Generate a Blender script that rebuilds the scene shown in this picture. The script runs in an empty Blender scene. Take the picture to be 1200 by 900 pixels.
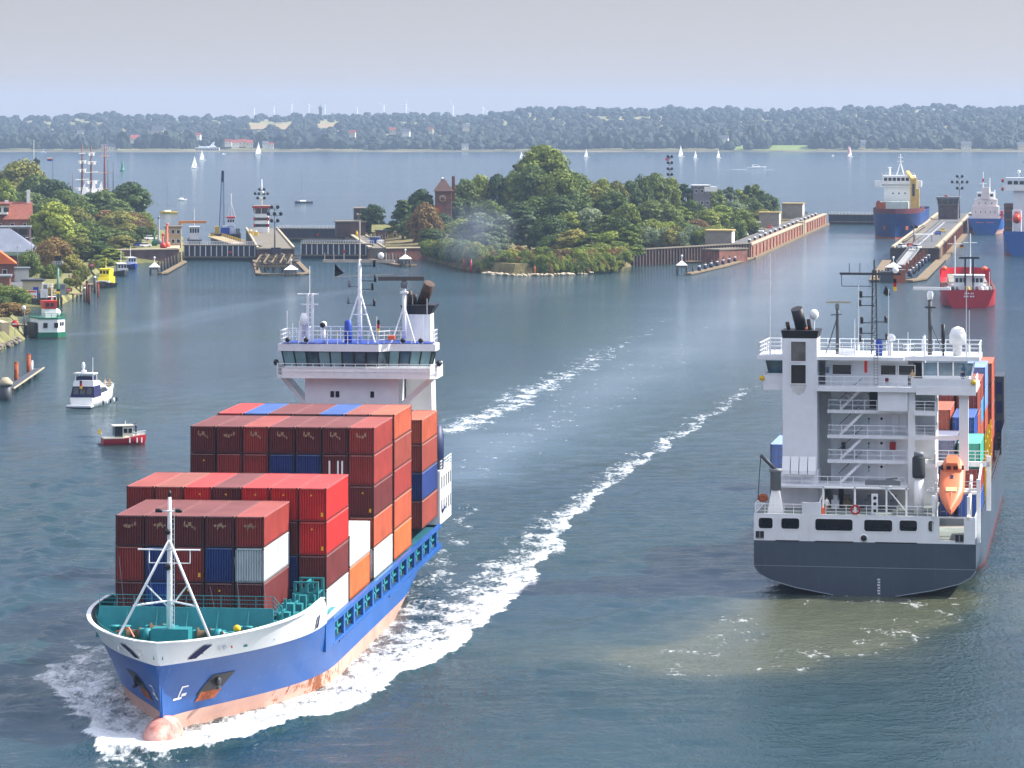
import bpy, bmesh, math, random
import numpy as np
from mathutils import Vector, Matrix

# ------------------------------------------------------------------ camera, world, sun
F = 4100.0            # focal length in photo pixels (photo 1200 x 900)
H = 48.2              # camera height over the canal: a person on the high bridge
HZ = 140.0            # horizon row of the photo
S = bpy.context.scene
COL = S.collection
cam = bpy.data.cameras.new('camera'); camo = bpy.data.objects.new('camera', cam); COL.objects.link(camo)
cam.sensor_width = 36.0; cam.lens = F / 1200 * 36.0
cam.shift_y = -(450 - HZ) / 1200
cam.clip_start = 1.0; cam.clip_end = 40000
camo.location = (0, 0, H); camo.rotation_euler = (math.radians(90), 0, 0)
S.camera = camo

SUN_AZ = math.radians(13)     # from +X (right) towards +Y (away)
SUN_EL = math.radians(43)
sx, sy, sz = math.cos(SUN_EL)*math.cos(SUN_AZ), math.cos(SUN_EL)*math.sin(SUN_AZ), math.sin(SUN_EL)
world = bpy.data.worlds.new('World'); S.world = world; world.use_nodes = True
nt = world.node_tree
bg = nt.nodes['Background']; bg.inputs['Strength'].default_value = 0.15
sky = nt.nodes.new('ShaderNodeTexSky'); sky.sky_type = 'NISHITA'; sky.sun_disc = False
sky.sun_elevation = SUN_EL; sky.sun_rotation = math.atan2(sx, sy)
sky.altitude = 0; sky.air_density = 1.0; sky.dust_density = 0.15; sky.ozone_density = 6.0
hs = nt.nodes.new('ShaderNodeHueSaturation'); hs.inputs['Saturation'].default_value = 0.4; nt.links.new(sky.outputs[0], hs.inputs['Color'])
tn = nt.nodes.new('ShaderNodeMix'); tn.data_type = 'RGBA'; tn.blend_type = 'MULTIPLY'; tn.inputs[0].default_value = 1.0; tn.inputs[7].default_value = (1.06, .99, .94, 1)   # warm tint so the sky's fill light on shaded white is less blue
nt.links.new(hs.outputs[0], tn.inputs[6])
# added sky grading: low sky dimmed and blued, bright upper sky fills the shade
tcw = nt.nodes.new('ShaderNodeTexCoord'); spw = nt.nodes.new('ShaderNodeSeparateXYZ'); nt.links.new(tcw.outputs['Generated'], spw.inputs[0])
rw = nt.nodes.new('ShaderNodeValToRGB')
for k_, (p_, c_) in enumerate([(0.0, (.212, .204, .216)), (.045, (.186, .183, .205)), (.085, (.155, .175, .228)), (.17, (.056, .104, .19)), (.33, (.18, .25, .34)), (.46, (.64, .66, .68)), (.6, (1, 1, 1))]):
    e_ = rw.color_ramp.elements[k_] if k_ < 2 else rw.color_ramp.elements.new(p_)
    e_.position = p_; e_.color = c_ + (1,)
nt.links.new(spw.outputs[2], rw.inputs[0])
t2 = nt.nodes.new('ShaderNodeMix'); t2.data_type = 'RGBA'; t2.blend_type = 'MULTIPLY'; t2.inputs[0].default_value = 1.0; nt.links.new(tn.outputs[2], t2.inputs[6]); nt.links.new(rw.outputs[0], t2.inputs[7]); nt.links.new(t2.outputs[2], bg.inputs[0])
sl = bpy.data.lights.new('sun', 'SUN'); sl.energy = 2.35; sl.angle = math.radians(0.55); sl.color = (1.0, 0.95, 0.87)
so = bpy.data.objects.new('sun', sl); COL.objects.link(so)
so.rotation_euler = Vector((sx, sy, sz)).to_track_quat('Z', 'Y').to_euler()
so.location = (200, 100, 300)
S.view_settings.view_transform = 'Standard'; S.view_settings.look = 'None'
S.view_settings.exposure = 1.8; S.view_settings.gamma = 1.0; S.view_settings.use_curve_mapping = False
S.cycles.max_bounces = 5; S.cycles.diffuse_bounces = 2; S.cycles.glossy_bounces = 3; S.cycles.transmission_bounces = 2
S.cycles.volume_bounces = 0; S.cycles.transparent_max_bounces = 6
S.cycles.caustics_reflective = False; S.cycles.caustics_refractive = False
S.cycles.use_denoising = True; S.cycles.use_adaptive_sampling = True; S.cycles.adaptive_threshold = 0.015

# ------------------------------------------------------------------ helpers
rnd = random.Random(7)
def G(px, py, z=0.0):
    Y = F*(H - z)/(py - HZ); return ((px - 600)*Y/F, Y)
def A(px, py, Y):
    return ((px - 600)*Y/F, Y, H - (py - HZ)*Y/F)

def lin(c):
    r = []
    for v in c[:3]:
        v = v/255.0; r.append(v/12.92 if v <= 0.04045 else ((v + 0.055)/1.055)**2.4)
    return (r[0], r[1], r[2], 1.0)

MATS = {}
def mat(name, rgb, rough=0.55, var=0.18, scale=0.5, metal=0.0, streak=0.0, streak_rgb=(90, 50, 30), bump=0.0, bscale=6.0, spec=0.4, rgb2=None, seed=0.0):
    """procedural painted/stone/wood surface: noise-varied colour, optional vertical streaks of dirt or rust, optional bump"""
    if name in MATS: return MATS[name]
    m = bpy.data.materials.new(name); m.use_nodes = True; t = m.node_tree; N = t.nodes; L = t.links
    b = N['Principled BSDF']; b.inputs['Roughness'].default_value = rough; b.inputs['Metallic'].default_value = metal
    b.inputs['Specular IOR Level'].default_value = spec
    c = lin(rgb)
    tc = N.new('ShaderNodeTexCoord'); oi = N.new('ShaderNodeObjectInfo')
    ad = N.new('ShaderNodeVectorMath'); ad.operation = 'ADD'; L.new(tc.outputs['Object'], ad.inputs[0])
    mu = N.new('ShaderNodeVectorMath'); mu.operation = 'SCALE'; mu.inputs['Scale'].default_value = 1.0
    cm = N.new('ShaderNodeCombineXYZ'); ml = N.new('ShaderNodeMath'); ml.operation = 'MULTIPLY'; ml.inputs[1].default_value = 57.0
    L.new(oi.outputs['Random'], ml.inputs[0]); L.new(ml.outputs[0], cm.inputs[0]); L.new(ml.outputs[0], cm.inputs[1]); L.new(cm.outputs[0], ad.inputs[1])
    n1 = N.new('ShaderNodeTexNoise'); n1.inputs['Scale'].default_value = scale; n1.inputs['Detail'].default_value = 5; n1.inputs['Roughness'].default_value = 0.65
    L.new(ad.outputs[0], n1.inputs['Vector'])
    rp = N.new('ShaderNodeValToRGB')
    c2 = lin(rgb2) if rgb2 else c
    lo = tuple(x*(1-var) for x in c[:3]) + (1,); hi = tuple(min(1, x*(1+var)) for x in c2[:3]) + (1,)
    rp.color_ramp.elements[0].position = 0.3; rp.color_ramp.elements[0].color = lo
    rp.color_ramp.elements[1].position = 0.7; rp.color_ramp.elements[1].color = hi
    L.new(n1.outputs['Fac'], rp.inputs[0]); out = rp.outputs[0]
    if streak > 0:
        mp = N.new('ShaderNodeMapping'); mp.inputs['Scale'].default_value = (1.6, 1.6, 0.16); L.new(ad.outputs[0], mp.inputs['Vector'])
        n2 = N.new('ShaderNodeTexNoise'); n2.inputs['Scale'].default_value = 1.5; n2.inputs['Detail'].default_value = 7; n2.inputs['Roughness'].default_value = 0.7
        L.new(mp.outputs[0], n2.inputs['Vector'])
        r2 = N.new('ShaderNodeValToRGB'); r2.color_ramp.elements[0].position = 0.56; r2.color_ramp.elements[1].position = 0.74
        r2.color_ramp.elements[0].color = (0, 0, 0, 1); r2.color_ramp.elements[1].color = (streak, streak, streak, 1)
        L.new(n2.outputs['Fac'], r2.inputs[0])
        mx = N.new('ShaderNodeMix'); mx.data_type = 'RGBA'; mx.inputs[7].default_value = lin(streak_rgb)
        L.new(r2.outputs[0], mx.inputs[0]); L.new(out, mx.inputs[6]); out = mx.outputs[2]
    L.new(out, b.inputs['Base Color'])
    if bump > 0:
        n3 = N.new('ShaderNodeTexNoise'); n3.inputs['Scale'].default_value = bscale; n3.inputs['Detail'].default_value = 4
        L.new(tc.outputs['Object'], n3.inputs['Vector'])
        bp = N.new('ShaderNodeBump'); bp.inputs['Strength'].default_value = bump; bp.inputs['Distance'].default_value = 0.3
        L.new(n3.outputs['Fac'], bp.inputs['Height']); L.new(bp.outputs[0], b.inputs['Normal'])
    MATS[name] = m; return m

def mat_brick(name, a, bcol, mortar, sc=1.0, bw=0.5, rh=0.25):
    if name in MATS: return MATS[name]
    m = bpy.data.materials.new(name); m.use_nodes = True; t = m.node_tree; N = t.nodes; L = t.links
    b = N['Principled BSDF']; b.inputs['Roughness'].default_value = 0.85
    tc = N.new('ShaderNodeTexCoord'); sp = N.new('ShaderNodeSeparateXYZ'); L.new(tc.outputs['Object'], sp.inputs[0])
    ad = N.new('ShaderNodeMath'); ad.operation = 'ADD'; L.new(sp.outputs[0], ad.inputs[0]); L.new(sp.outputs[1], ad.inputs[1])
    cb = N.new('ShaderNodeCombineXYZ'); L.new(ad.outputs[0], cb.inputs[0]); L.new(sp.outputs[2], cb.inputs[1])
    br = N.new('ShaderNodeTexBrick'); br.inputs['Scale'].default_value = sc; br.inputs['Color1'].default_value = lin(a); br.inputs['Color2'].default_value = lin(bcol)
    br.inputs['Mortar'].default_value = lin(mortar); br.inputs['Brick Width'].default_value = bw; br.inputs['Row Height'].default_value = rh; br.inputs['Mortar Size'].default_value = 0.02
    L.new(cb.outputs[0], br.inputs['Vector'])
    n = N.new('ShaderNodeTexNoise'); n.inputs['Scale'].default_value = 0.35; n.inputs['Detail'].default_value = 6; L.new(tc.outputs['Object'], n.inputs['Vector'])
    r = N.new('ShaderNodeValToRGB'); r.color_ramp.elements[0].position = .3; r.color_ramp.elements[0].color = (.45, .42, .4, 1); r.color_ramp.elements[1].position = .7; r.color_ramp.elements[1].color = (1.15, 1.1, 1.1, 1)
    L.new(n.outputs['Fac'], r.inputs[0])
    mx = N.new('ShaderNodeMix'); mx.data_type = 'RGBA'; mx.blend_type = 'MULTIPLY'; mx.inputs[0].default_value = 1
    L.new(br.outputs['Color'], mx.inputs[6]); L.new(r.outputs[0], mx.inputs[7]); L.new(mx.outputs[2], b.inputs['Base Color'])
    MATS[name] = m; return m

class MB:
    """collects boxes, bars, tubes, prisms and lofts; build() links them as ONE mesh object"""
    def __init__(s): s.v = []; s.f = []; s.sm = []
    def add(s, vs, fs, smooth=False):
        o = len(s.v); s.v += [tuple(v) for v in vs]; s.f += [tuple(i+o for i in f) for f in fs]; s.sm += [smooth]*len(fs); return s
    def box(s, cx, cy, cz, lx, ly, lz, rz=0.0, taper=1.0, tx=None):
        """centre, full sizes; taper scales the top"""
        c, n = math.cos(rz), math.sin(rz); vs = []
        for dz, k in ((-.5, 1.0), (.5, taper)):
            for dx, dy in ((-.5, -.5), (.5, -.5), (.5, .5), (-.5, .5)):
                x, y = dx*lx*k, dy*ly*k; vs.append((cx + x*c - y*n, cy + x*n + y*c, cz + dz*lz))
        return s.add(vs, [(3, 2, 1, 0), (4, 5, 6, 7), (0, 1, 5, 4), (1, 2, 6, 5), (2, 3, 7, 6), (3, 0, 4, 7)])
    def b2(s, x0, x1, y0, y1, z0, z1): return s.box((x0+x1)/2, (y0+y1)/2, (z0+z1)/2, abs(x1-x0), abs(y1-y0), abs(z1-z0))
    def bar(s, p, q, r, n=6, r2=None, cap=True):
        p, q = Vector(p), Vector(q); d = q - p
        if d.length < 1e-6: return s
        d.normalize(); u = d.orthogonal().normalized(); w = d.cross(u); r2 = r if r2 is None else r2; vs = []
        for c, rr in ((p, r), (q, r2)):
            for i in range(n):
                a = 2*math.pi*i/n; vs.append(c + u*math.cos(a)*rr + w*math.sin(a)*rr)
        fs = [(i, (i+1) % n, n+(i+1) % n, n+i) for i in range(n)]
        s.add(vs, fs, n > 6)
        if cap: o = len(s.v) - 2*n; s.f += [tuple(o+i for i in range(n))[::-1], tuple(o+n+i for i in range(n))]; s.sm += [False, False]
        return s
    def path(s, pts, r, n=5):
        for a, b in zip(pts[:-1], pts[1:]): s.bar(a, b, r, n)
        return s
    def beam(s, p, q, w, h):
        """rectangular beam between two points"""
        p, q = Vector(p), Vector(q); d = (q-p).normalized(); up = Vector((0, 0, 1))
        if abs(d.z) > .98: up = Vector((0, 1, 0))
        u = d.cross(up).normalized(); w2 = u.cross(d); vs = []
        for c in (p, q):
            for a, b in ((-1, -1), (1, -1), (1, 1), (-1, 1)): vs.append(c + u*(a*w/2) + w2*(b*h/2))
        return s.add(vs, [(3, 2, 1, 0), (4, 5, 6, 7), (0, 1, 5, 4), (1, 2, 6, 5), (2, 3, 7, 6), (3, 0, 4, 7)])
    def prism(s, pts, z0, z1):
        """polygon in plan (counter-clockwise) extruded"""
        n = len(pts); vs = [(x, y, z0) for x, y in pts] + [(x, y, z1) for x, y in pts]
        return s.add(vs, [tuple(range(n))[::-1], tuple(range(n, 2*n))] + [(i, (i+1) % n, n+(i+1) % n, n+i) for i in range(n)])
    def prismx(s, pts, x0, x1):
        """polygon in the y-z plane extruded along x"""
        n = len(pts); vs = [(x0, y, z) for y, z in pts] + [(x1, y, z) for y, z in pts]
        return s.add(vs, [tuple(range(n))[::-1], tuple(range(n, 2*n))] + [(i, (i+1) % n, n+(i+1) % n, n+i) for i in range(n)])
    def prismy(s, pts, y0, y1):
        """polygon in the x-z plane extruded along y"""
        n = len(pts); vs = [(x, y0, z) for x, z in pts] + [(x, y1, z) for x, z in pts]
        return s.add(vs, [tuple(range(n)), tuple(range(n, 2*n))[::-1]] + [(i, n+i, n+(i+1) % n, (i+1) % n) for i in range(n)])
    def lathe(s, prof, c=(0, 0, 0), n=12, ax='z', smooth=True):
        vs = []; m = len(prof)
        for r, h in prof:
            for i in range(n):
                a = 2*math.pi*i/n; x, y = r*math.cos(a), r*math.sin(a)
                p = (x, y, h) if ax == 'z' else ((x, h, y) if ax == 'y' else (h, x, y))
                vs.append((c[0]+p[0], c[1]+p[1], c[2]+p[2]))
        fs = [(j*n+i, j*n+(i+1) % n, (j+1)*n+(i+1) % n, (j+1)*n+i) for j in range(m-1) for i in range(n)]
        fs += [tuple(range(n))[::-1], tuple((m-1)*n+i for i in range(n))]
        return s.add(vs, fs, smooth)
    def ell(s, c, rx, ry, rz, n=12, m=8, z0=-1.0):
        prof = []
        for j in range(m+1):
            t = -math.pi/2 + math.pi*j/m; h = max(math.sin(t), z0); prof.append((math.sqrt(max(0.0001, 1-h*h)), h))
        b = MB().lathe(prof, (0, 0, 0), n)
        return s.add([(c[0]+v[0]*rx, c[1]+v[1]*ry, c[2]+v[2]*rz) for v in b.v], b.f, True)
    def rail(s, pts, h=1.0, r=0.03, step=1.6, n=3, close=False):
        pts = [Vector(p) for p in pts]
        if close: pts = pts + [pts[0]]
        for a, b in zip(pts[:-1], pts[1:]):
            k = max(1, round((b-a).length/step))
            for i in range(k+1):
                p = a.lerp(b, i/k); s.bar(p, p + Vector((0, 0, h)), r*1.15, 4, cap=False)
            for j in range(1, n+1):
                z = Vector((0, 0, h*j/n)); s.bar(a+z, b+z, r*(1.2 if j == n else .8), 4, cap=False)
        return s
    def grid(s, rows, smooth=True, flip=False):
        """rows of equal length points -> quad surface"""
        m, n = len(rows), len(rows[0]); vs = [p for r in rows for p in r]; fs = []
        for j in range(m-1):
            for i in range(n-1):
                f = (j*n+i, j*n+i+1, (j+1)*n+i+1, (j+1)*n+i); fs.append(f[::-1] if flip else f)
        return s.add(vs, fs, smooth)
    def mesh(s, name, m=None):
        me = bpy.data.meshes.new(name); me.from_pydata(s.v, [], s.f)
        me.polygons.foreach_set('use_smooth', s.sm); me.update()
        if m: me.materials.append(m)
        return me
    def build(s, name, m, parent=None):
        o = bpy.data.objects.new(name, s.mesh(name, m)); COL.objects.link(o)
        if parent: o.parent = parent
        return o

def corr(n, w, d):
    """trapezoid corrugation along 0..w, depth d inward; list of (pos, depth)"""
    p = w/n; r = []
    for i in range(n): r += [(i*p+p*.06, 0), (i*p+p*.36, 0), (i*p+p*.54, d), (i*p+p*.84, d)]
    return [(0, 0)] + r + [(w, 0)]
def tag(o, label=None, cat=None, group=None, kind=None):
    if label: o['label'] = label
    if cat: o['category'] = cat
    if group: o['group'] = group
    if kind: o['kind'] = kind
    return o
def thing(name, label, cat, loc=(0, 0, 0), rz=0.0, group=None, scale=1.0):
    o = bpy.data.objects.new(name, None); COL.objects.link(o); o.empty_display_size = 1
    o.location = loc; o.rotation_euler = (0, 0, rz); o.scale = (scale,)*3
    return tag(o, label, cat, group)
def dup(root, loc, rz=0.0, label=None, group=None, scale=None):
    r = root.copy(); COL.objects.link(r); r.location = loc; r.rotation_euler = (0, 0, rz)
    if scale: r.scale = (scale,)*3 if not isinstance(scale, tuple) else scale
    if label: r['label'] = label
    if group: r['group'] = group
    for ch in list(root.children):
        c = ch.copy(); COL.objects.link(c); c.parent = r
        for g in list(ch.children):
            d = g.copy(); COL.objects.link(d); d.parent = c
    return r
def npmesh(name, V, Fq, m=None, smooth=False, attrs=None):
    """numpy vertices (n,3) and faces (m,k)"""
    me = bpy.data.meshes.new(name); n = len(V); k = Fq.shape[1]; nf = len(Fq)
    me.vertices.add(n); me.vertices.foreach_set('co', np.ascontiguousarray(V, dtype=np.float32).ravel())
    me.loops.add(nf*k); me.loops.foreach_set('vertex_index', np.ascontiguousarray(Fq, dtype=np.int32).ravel())
    me.polygons.add(nf); me.polygons.foreach_set('loop_start', np.arange(0, nf*k, k, dtype=np.int32))
    me.polygons.foreach_set('loop_total', np.full(nf, k, dtype=np.int32))
    me.polygons.foreach_set('use_smooth', np.full(nf, smooth, dtype=bool))
    me.update(calc_edges=True)
    for an, av in (attrs or {}).items():
        at = me.attributes.new(an, 'FLOAT', 'POINT'); at.data.foreach_set('value', np.ascontiguousarray(av, dtype=np.float32))
    if m: me.materials.append(m)
    return me
def npobj(name, me, parent=None):
    o = bpy.data.objects.new(name, me); COL.objects.link(o)
    if parent: o.parent = parent
    return o

WHITE = mat('white_paint', (242, 242, 240), .45, .06, .4, streak=.10, streak_rgb=(150, 130, 110))
WHITE2 = mat('white_rail_paint', (240, 241, 241), .5, .04, .6)
BLACK = mat('black_paint', (28, 27, 28), .5, .2, 1)
SOOT = mat('sooty_metal', (44, 36, 32), .6, .4, 1.2, rgb2=(80, 58, 45))
GLASS = mat('dark_window_glass', (22, 30, 36), .08, .3, .6, spec=.8)
GREY = mat('grey_steel', (120, 124, 128), .5, .12, .6)
DGREY = mat('dark_grey_steel', (62, 66, 72), .5, .15, .6)
TEAL = mat('teal_deck_paint', (42, 134, 140), .55, .15, .8, streak=.2, streak_rgb=(60, 50, 40))
RUST = mat('rust', (140, 62, 30), .8, .4, 2.0, rgb2=(170, 90, 50))
CONC = mat('weathered_concrete', (116, 108, 94), .9, .25, .25, streak=.35, streak_rgb=(80, 74, 62), bump=.2)
WOOD = mat('weathered_timber', (124, 106, 80), .85, .3, .5, streak=.3, streak_rgb=(70, 55, 40))
DWOOD = mat('dark_wet_timber', (70, 60, 52), .8, .35, .8)
ASPH = mat('asphalt', (96, 96, 98), .9, .12, .15)
REDP = mat('red_paint', (190, 30, 28), .45, .15, .6)
ORANGE = mat('orange_plastic', (232, 104, 58), .4, .12, .6)
YELLOW = mat('yellow_paint', (232, 190, 30), .5, .12, .6)
BLUEP = mat('blue_paint', (30, 66, 160), .45, .15, .5)
NAVY = mat('navy_canvas', (28, 32, 78), .8, .15, 1)
BRICK = mat_brick('red_brick', (140, 74, 56), (116, 62, 50), (150, 130, 115), 1.0)
DBRICK = mat_brick('dark_brick', (92, 60, 52), (78, 54, 48), (100, 90, 82), 1.0)
ROOFT = mat('clay_roof_tiles', (140, 82, 66), .85, .2, .8, bump=.3, bscale=12)
# ------------------------------------------------------------------ water
def lines(lo, hi, d, out_lo, out_hi, g):
    a = list(np.arange(lo, hi + d*.5, d)); s = d; x = a[-1]
    while x < out_hi: s *= g; x += s; a.append(x)
    s = d; x = lo; pre = []
    while x > out_lo: s *= g; x -= s; pre.append(x)
    return np.array(pre[::-1] + a)
XL = lines(-72, 78, .42, -9000, 9000, 1.05)
YL = lines(246, 430, .42, 100, 14000, 1.012)
GX, GY = np.meshgrid(XL, YL)
def poly_d(pts, X, Y):
    """distance to a polyline, signed side (+ = left of travel) and 0..1 place along it"""
    best = np.full(X.shape, 1e9); side = np.zeros(X.shape); tt = np.zeros(X.shape); n = len(pts)-1
    for i in range(n):
        ax, ay = pts[i]; bx, by = pts[i+1]; dx, dy = bx-ax, by-ay; l2 = dx*dx+dy*dy
        t = np.clip(((X-ax)*dx+(Y-ay)*dy)/l2, 0, 1); ex, ey = X-ax-t*dx, Y-ay-t*dy; d = np.hypot(ex, ey)
        k = d < best; best = np.where(k, d, best); side = np.where(k, np.sign(dx*ey-dy*ex), side); tt = np.where(k, (i+t)/n, tt)
    return best, side, tt
def GP(l): return [G(*p) for p in l]
rs = np.random.RandomState(3)
def vnoise(X, Y, sc, seed=0):
    """smooth value noise"""
    r = np.random.RandomState(seed); T = r.rand(256, 256); x, y = X/sc, Y/sc
    x0, y0 = np.floor(x).astype(int), np.floor(y).astype(int); fx, fy = x-x0, y-y0; fx = fx*fx*(3-2*fx); fy = fy*fy*(3-2*fy)
    g = lambda a, b: T[a % 256, b % 256]
    return (g(x0, y0)*(1-fx)+g(x0+1, y0)*fx)*(1-fy)+(g(x0, y0+1)*(1-fx)+g(x0+1, y0+1)*fx)*fy
def fbm(X, Y, sc, seed=0, o=4):
    return sum(vnoise(X, Y, sc/2**i, seed+i)/2**(i+1) for i in range(o))/(1-.5**o)
wX = GX + (fbm(GX, GY, 7, 11)-.5)*7; wY = GY + (fbm(GX, GY, 9, 21)-.5)*12
foam = np.zeros(GX.shape); mud = np.zeros(GX.shape); calm = np.zeros(GX.shape); lift = np.zeros(GX.shape)
def edge_foam(pts, widths, peak, outer=.8, warp=1.0, sgn=1):
    """foam that is dense at a front (pts) and thins out behind it, to the left of travel when sgn=1"""
    X = GX + (wX-GX)*warp; Y = GY + (wY-GY)*warp
    d, s, t = poly_d(pts, X, Y); s = s*sgn; w = np.interp(t, np.linspace(0, 1, len(widths)), widths); p = np.interp(t, np.linspace(0, 1, len(peak)), peak)
    return np.where(s > 0, np.exp(-(d/w)**1.3), np.exp(-(d/outer)**2))*p
# port bow wave of the blue ship, then its long wake lines back to the lock
front = GP([(104, 867), (140, 879), (190, 884), (240, 879), (300, 866), (380, 839), (440, 812), (500, 776), (560, 742), (600, 703), (640, 652), (660, 622), (690, 590), (730, 556), (780, 524), (835, 488), (885, 452), (900, 442)])
w = edge_foam(front, [3, 4, 5, 6, 8, 10, 12, 13, 13, 12, 9, 7, 5.5, 5, 5, 5, 5, 5], [1, 1.05, 1.1, 1.05, 1.0, .94, .88, .84, .82, .78, .74, .7, .68, .66, .64, .58, .5, .0], .5, .55)
foam = np.maximum(foam, w); lift = np.maximum(lift, edge_foam(front[:10], [1.6]*3+[2.2]*7, [.5, .8, .9, .8, .6, .5, .4, .3, .2, .1], .8, .5))
lf = GP([(104, 867), (98, 858), (66, 838), (60, 818), (72, 795), (98, 765)])
d, s, t = poly_d(lf, wX, wY)
foam = np.maximum(foam, np.where(s < 0, np.exp(-(d/11)**2), np.exp(-(d/.7)**2))*np.interp(t, [0, .35, .7, 1], [.95, .84, .76, .6]))
lift = np.maximum(lift, np.exp(-(poly_d(lf[:4], wX, wY)[0]/1.4)**2)*.45)
hullside = GP([(215, 868), (300, 846), (380, 812), (424, 764), (470, 718), (497, 690), (520, 640), (545, 590)])
d, s, t = poly_d(hullside, wX, wY)
foam = np.maximum(foam, np.exp(-(d/3.2)**2)*np.interp(t, [0, .2, .4, .6, 1], [.95, .8, .62, .56, .42]))
second = GP([(527, 506), (560, 491), (600, 473), (640, 452), (680, 432), (720, 408), (760, 388), (830, 350)])
foam = np.maximum(foam, edge_foam(second, [9]*8, [.62, .6, .58, .56, .5, .44, .36, .2], 6, .7))
# smooth pale belt of the wake between the two lines
belt = GP([(545, 560), (600, 520), (680, 470), (770, 425), (860, 370), (930, 325), (990, 296), (1010, 275)])
d, s, t = poly_d(belt, wX, wY); calm = np.maximum(calm, np.exp(-(d/np.interp(t, [0, .4, .8, 1], [10, 22, 34, 20]))**2))
foam = np.maximum(foam, calm*.38*np.interp(t, [0, .6, 1], [1, .8, .2]))
# turbid propeller water behind the grey ship
edge = GP([(1140, 690), (1150, 712), (1120, 740), (1085, 762), (1000, 772), (965, 790), (880, 789), (800, 789), (735, 778), (690, 772), (720, 758), (800, 745), (850, 720), (885, 702)])
Wx = GX + (fbm(GX, GY, 14, 31)-.5)*9; Wy = GY + (fbm(GX, GY, 14, 41)-.5)*12
def inside(poly, X, Y):
    r = np.zeros(X.shape, bool); j = len(poly)-1
    for i in range(len(poly)):
        (xi, yi), (xj, yj) = poly[i], poly[j]
        r ^= ((yi > Y) != (yj > Y)) & (X < (xj-xi)*(Y-yi)/(yj-yi+1e-9)+xi); j = i
    return r
ins = inside(edge, Wx, Wy); d = poly_d(edge + [edge[0]], Wx, Wy)[0]
mud = np.where(ins, 1-.6*np.exp(-d/2.5), .4*np.exp(-d/4.0))*(.25+1.0*fbm(Wx, Wy, 8, 55))
mud = np.clip(mud*1.7, 0, 1); mud = np.maximum(mud, np.exp(-(poly_d(GP([(1140, 680), (1230, 700), (1260, 740)]), Wx, Wy)[0]/5)**2)*.45)
rim = GP([(690, 772), (735, 780), (800, 790), (880, 789), (965, 781), (1000, 770), (1050, 763), (1085, 755), (1080, 742), (1045, 737), (1050, 728)])
d = poly_d(rim, Wx, Wy)[0]
foam = np.maximum(foam, np.exp(-(d/.6)**2)*.5)
foam = np.maximum(foam, np.where(ins, .38, 0)*(fbm(GX, GY*.6, 7, 77) > .5))
# faint ferry and motor-boat tracks, pale slicks
for l, w_, k in (([(80, 392), (150, 388), (260, 362), (420, 340)], 5, .4), ([(120, 375), (200, 385), (330, 352)], 3, .3), ([(130, 475), (165, 478)], 1.2, .5), ([(118, 522), (60, 528)], 1.2, .35),
                 ([(560, 352), (690, 338), (800, 326)], 14, .2), ([(868, 199), (905, 199)], 14, .9), ([(850, 199), (890, 198)], 20, .8), ([(1166, 361), (1240, 362)], 6, .3)):
    d = poly_d(GP(l), GX, GY)[0]; calm = np.maximum(calm, np.exp(-(d/w_)**2)*k)
foam = np.maximum(foam, np.exp(-(poly_d(GP([(866, 199), (900, 199)]), GX, GY)[0]/14)**2)*.75)
# long low swell plus bow waves as real height
Z = np.zeros(GX.shape); fade = np.clip((700-GY)/300, 0, 1)*np.clip((200-np.abs(GX))/80, 0, 1)
for i in range(34):
    lam = 1.4*1.055**i; a = math.radians(-62 + rs.normal(0, 34)); k = 2*math.pi/lam
    Z += .0021*lam*np.sin(k*(GX*math.cos(a)+GY*math.sin(a)) + rs.rand()*6.28)*(1 if lam > 2.2 else .6)
Z *= fade*(1-.6*calm)
Z += lift*(.45+.6*fbm(GX, GY, 2.4, 91))
for c, A0 in (([(0, 700), (60, 640), (130, 590)], .4), ([(0, 660), (60, 600), (130, 560)], .35), ([(0, 745), (50, 690), (120, 640)], .4), ([(0, 620), (80, 560), (150, 530)], .3), ([(0, 790), (40, 770), (90, 720), (130, 690)], .35), ([(620, 770), (700, 735), (790, 705), (880, 690)], .25), ([(560, 800), (640, 780), (700, 770)], .2), ([(0, 850), (30, 830), (62, 800), (100, 760)], .3)):
    d, s, t = poly_d(GP(c), wX, GY); Z += A0*np.exp(-(d/1.6)**2)*np.sin(np.pi*t)
m = bpy.data.materials.new('canal_water'); m.use_nodes = True; t = m.node_tree; N = t.nodes; L = t.links
b = N['Principled BSDF']; b.inputs['IOR'].default_value = 1.33; b.inputs['Specular IOR Level'].default_value = .4
tc = N.new('ShaderNodeTexCoord')
def at(n):
    x = N.new('ShaderNodeAttribute'); x.attribute_name = n; return x.outputs['Fac']
def noise(scale, detail=4, vec=None, rough=.6, sc=None, rot=0):
    n = N.new('ShaderNodeTexNoise'); n.inputs['Scale'].default_value = scale; n.inputs['Detail'].default_value = detail; n.inputs['Roughness'].default_value = rough
    v = vec or tc.outputs['Object']
    if sc:
        mp = N.new('ShaderNodeMapping'); mp.inputs['Scale'].default_value = sc; mp.inputs['Rotation'].default_value = (0, 0, rot); L.new(v, mp.inputs[0]); v = mp.outputs[0]
    L.new(v, n.inputs['Vector']); return n.outputs['Fac']
def math_(op, a, c=None, clamp=False):
    x = N.new('ShaderNodeMath'); x.operation = op; x.use_clamp = clamp
    for i, q in enumerate((a, c)):
        if q is None: continue
        if isinstance(q, (int, float)): x.inputs[i].default_value = q
        else: L.new(q, x.inputs[i])
    return x.outputs[0]
def ramp(fac, p0, p1, c0=(0, 0, 0, 1), c1=(1, 1, 1, 1)):
    r = N.new('ShaderNodeValToRGB'); r.color_ramp.elements[0].position = p0; r.color_ramp.elements[1].position = p1
    r.color_ramp.elements[0].color = c0; r.color_ramp.elements[1].color = c1; L.new(fac, r.inputs[0]); return r.outputs[0]
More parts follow.
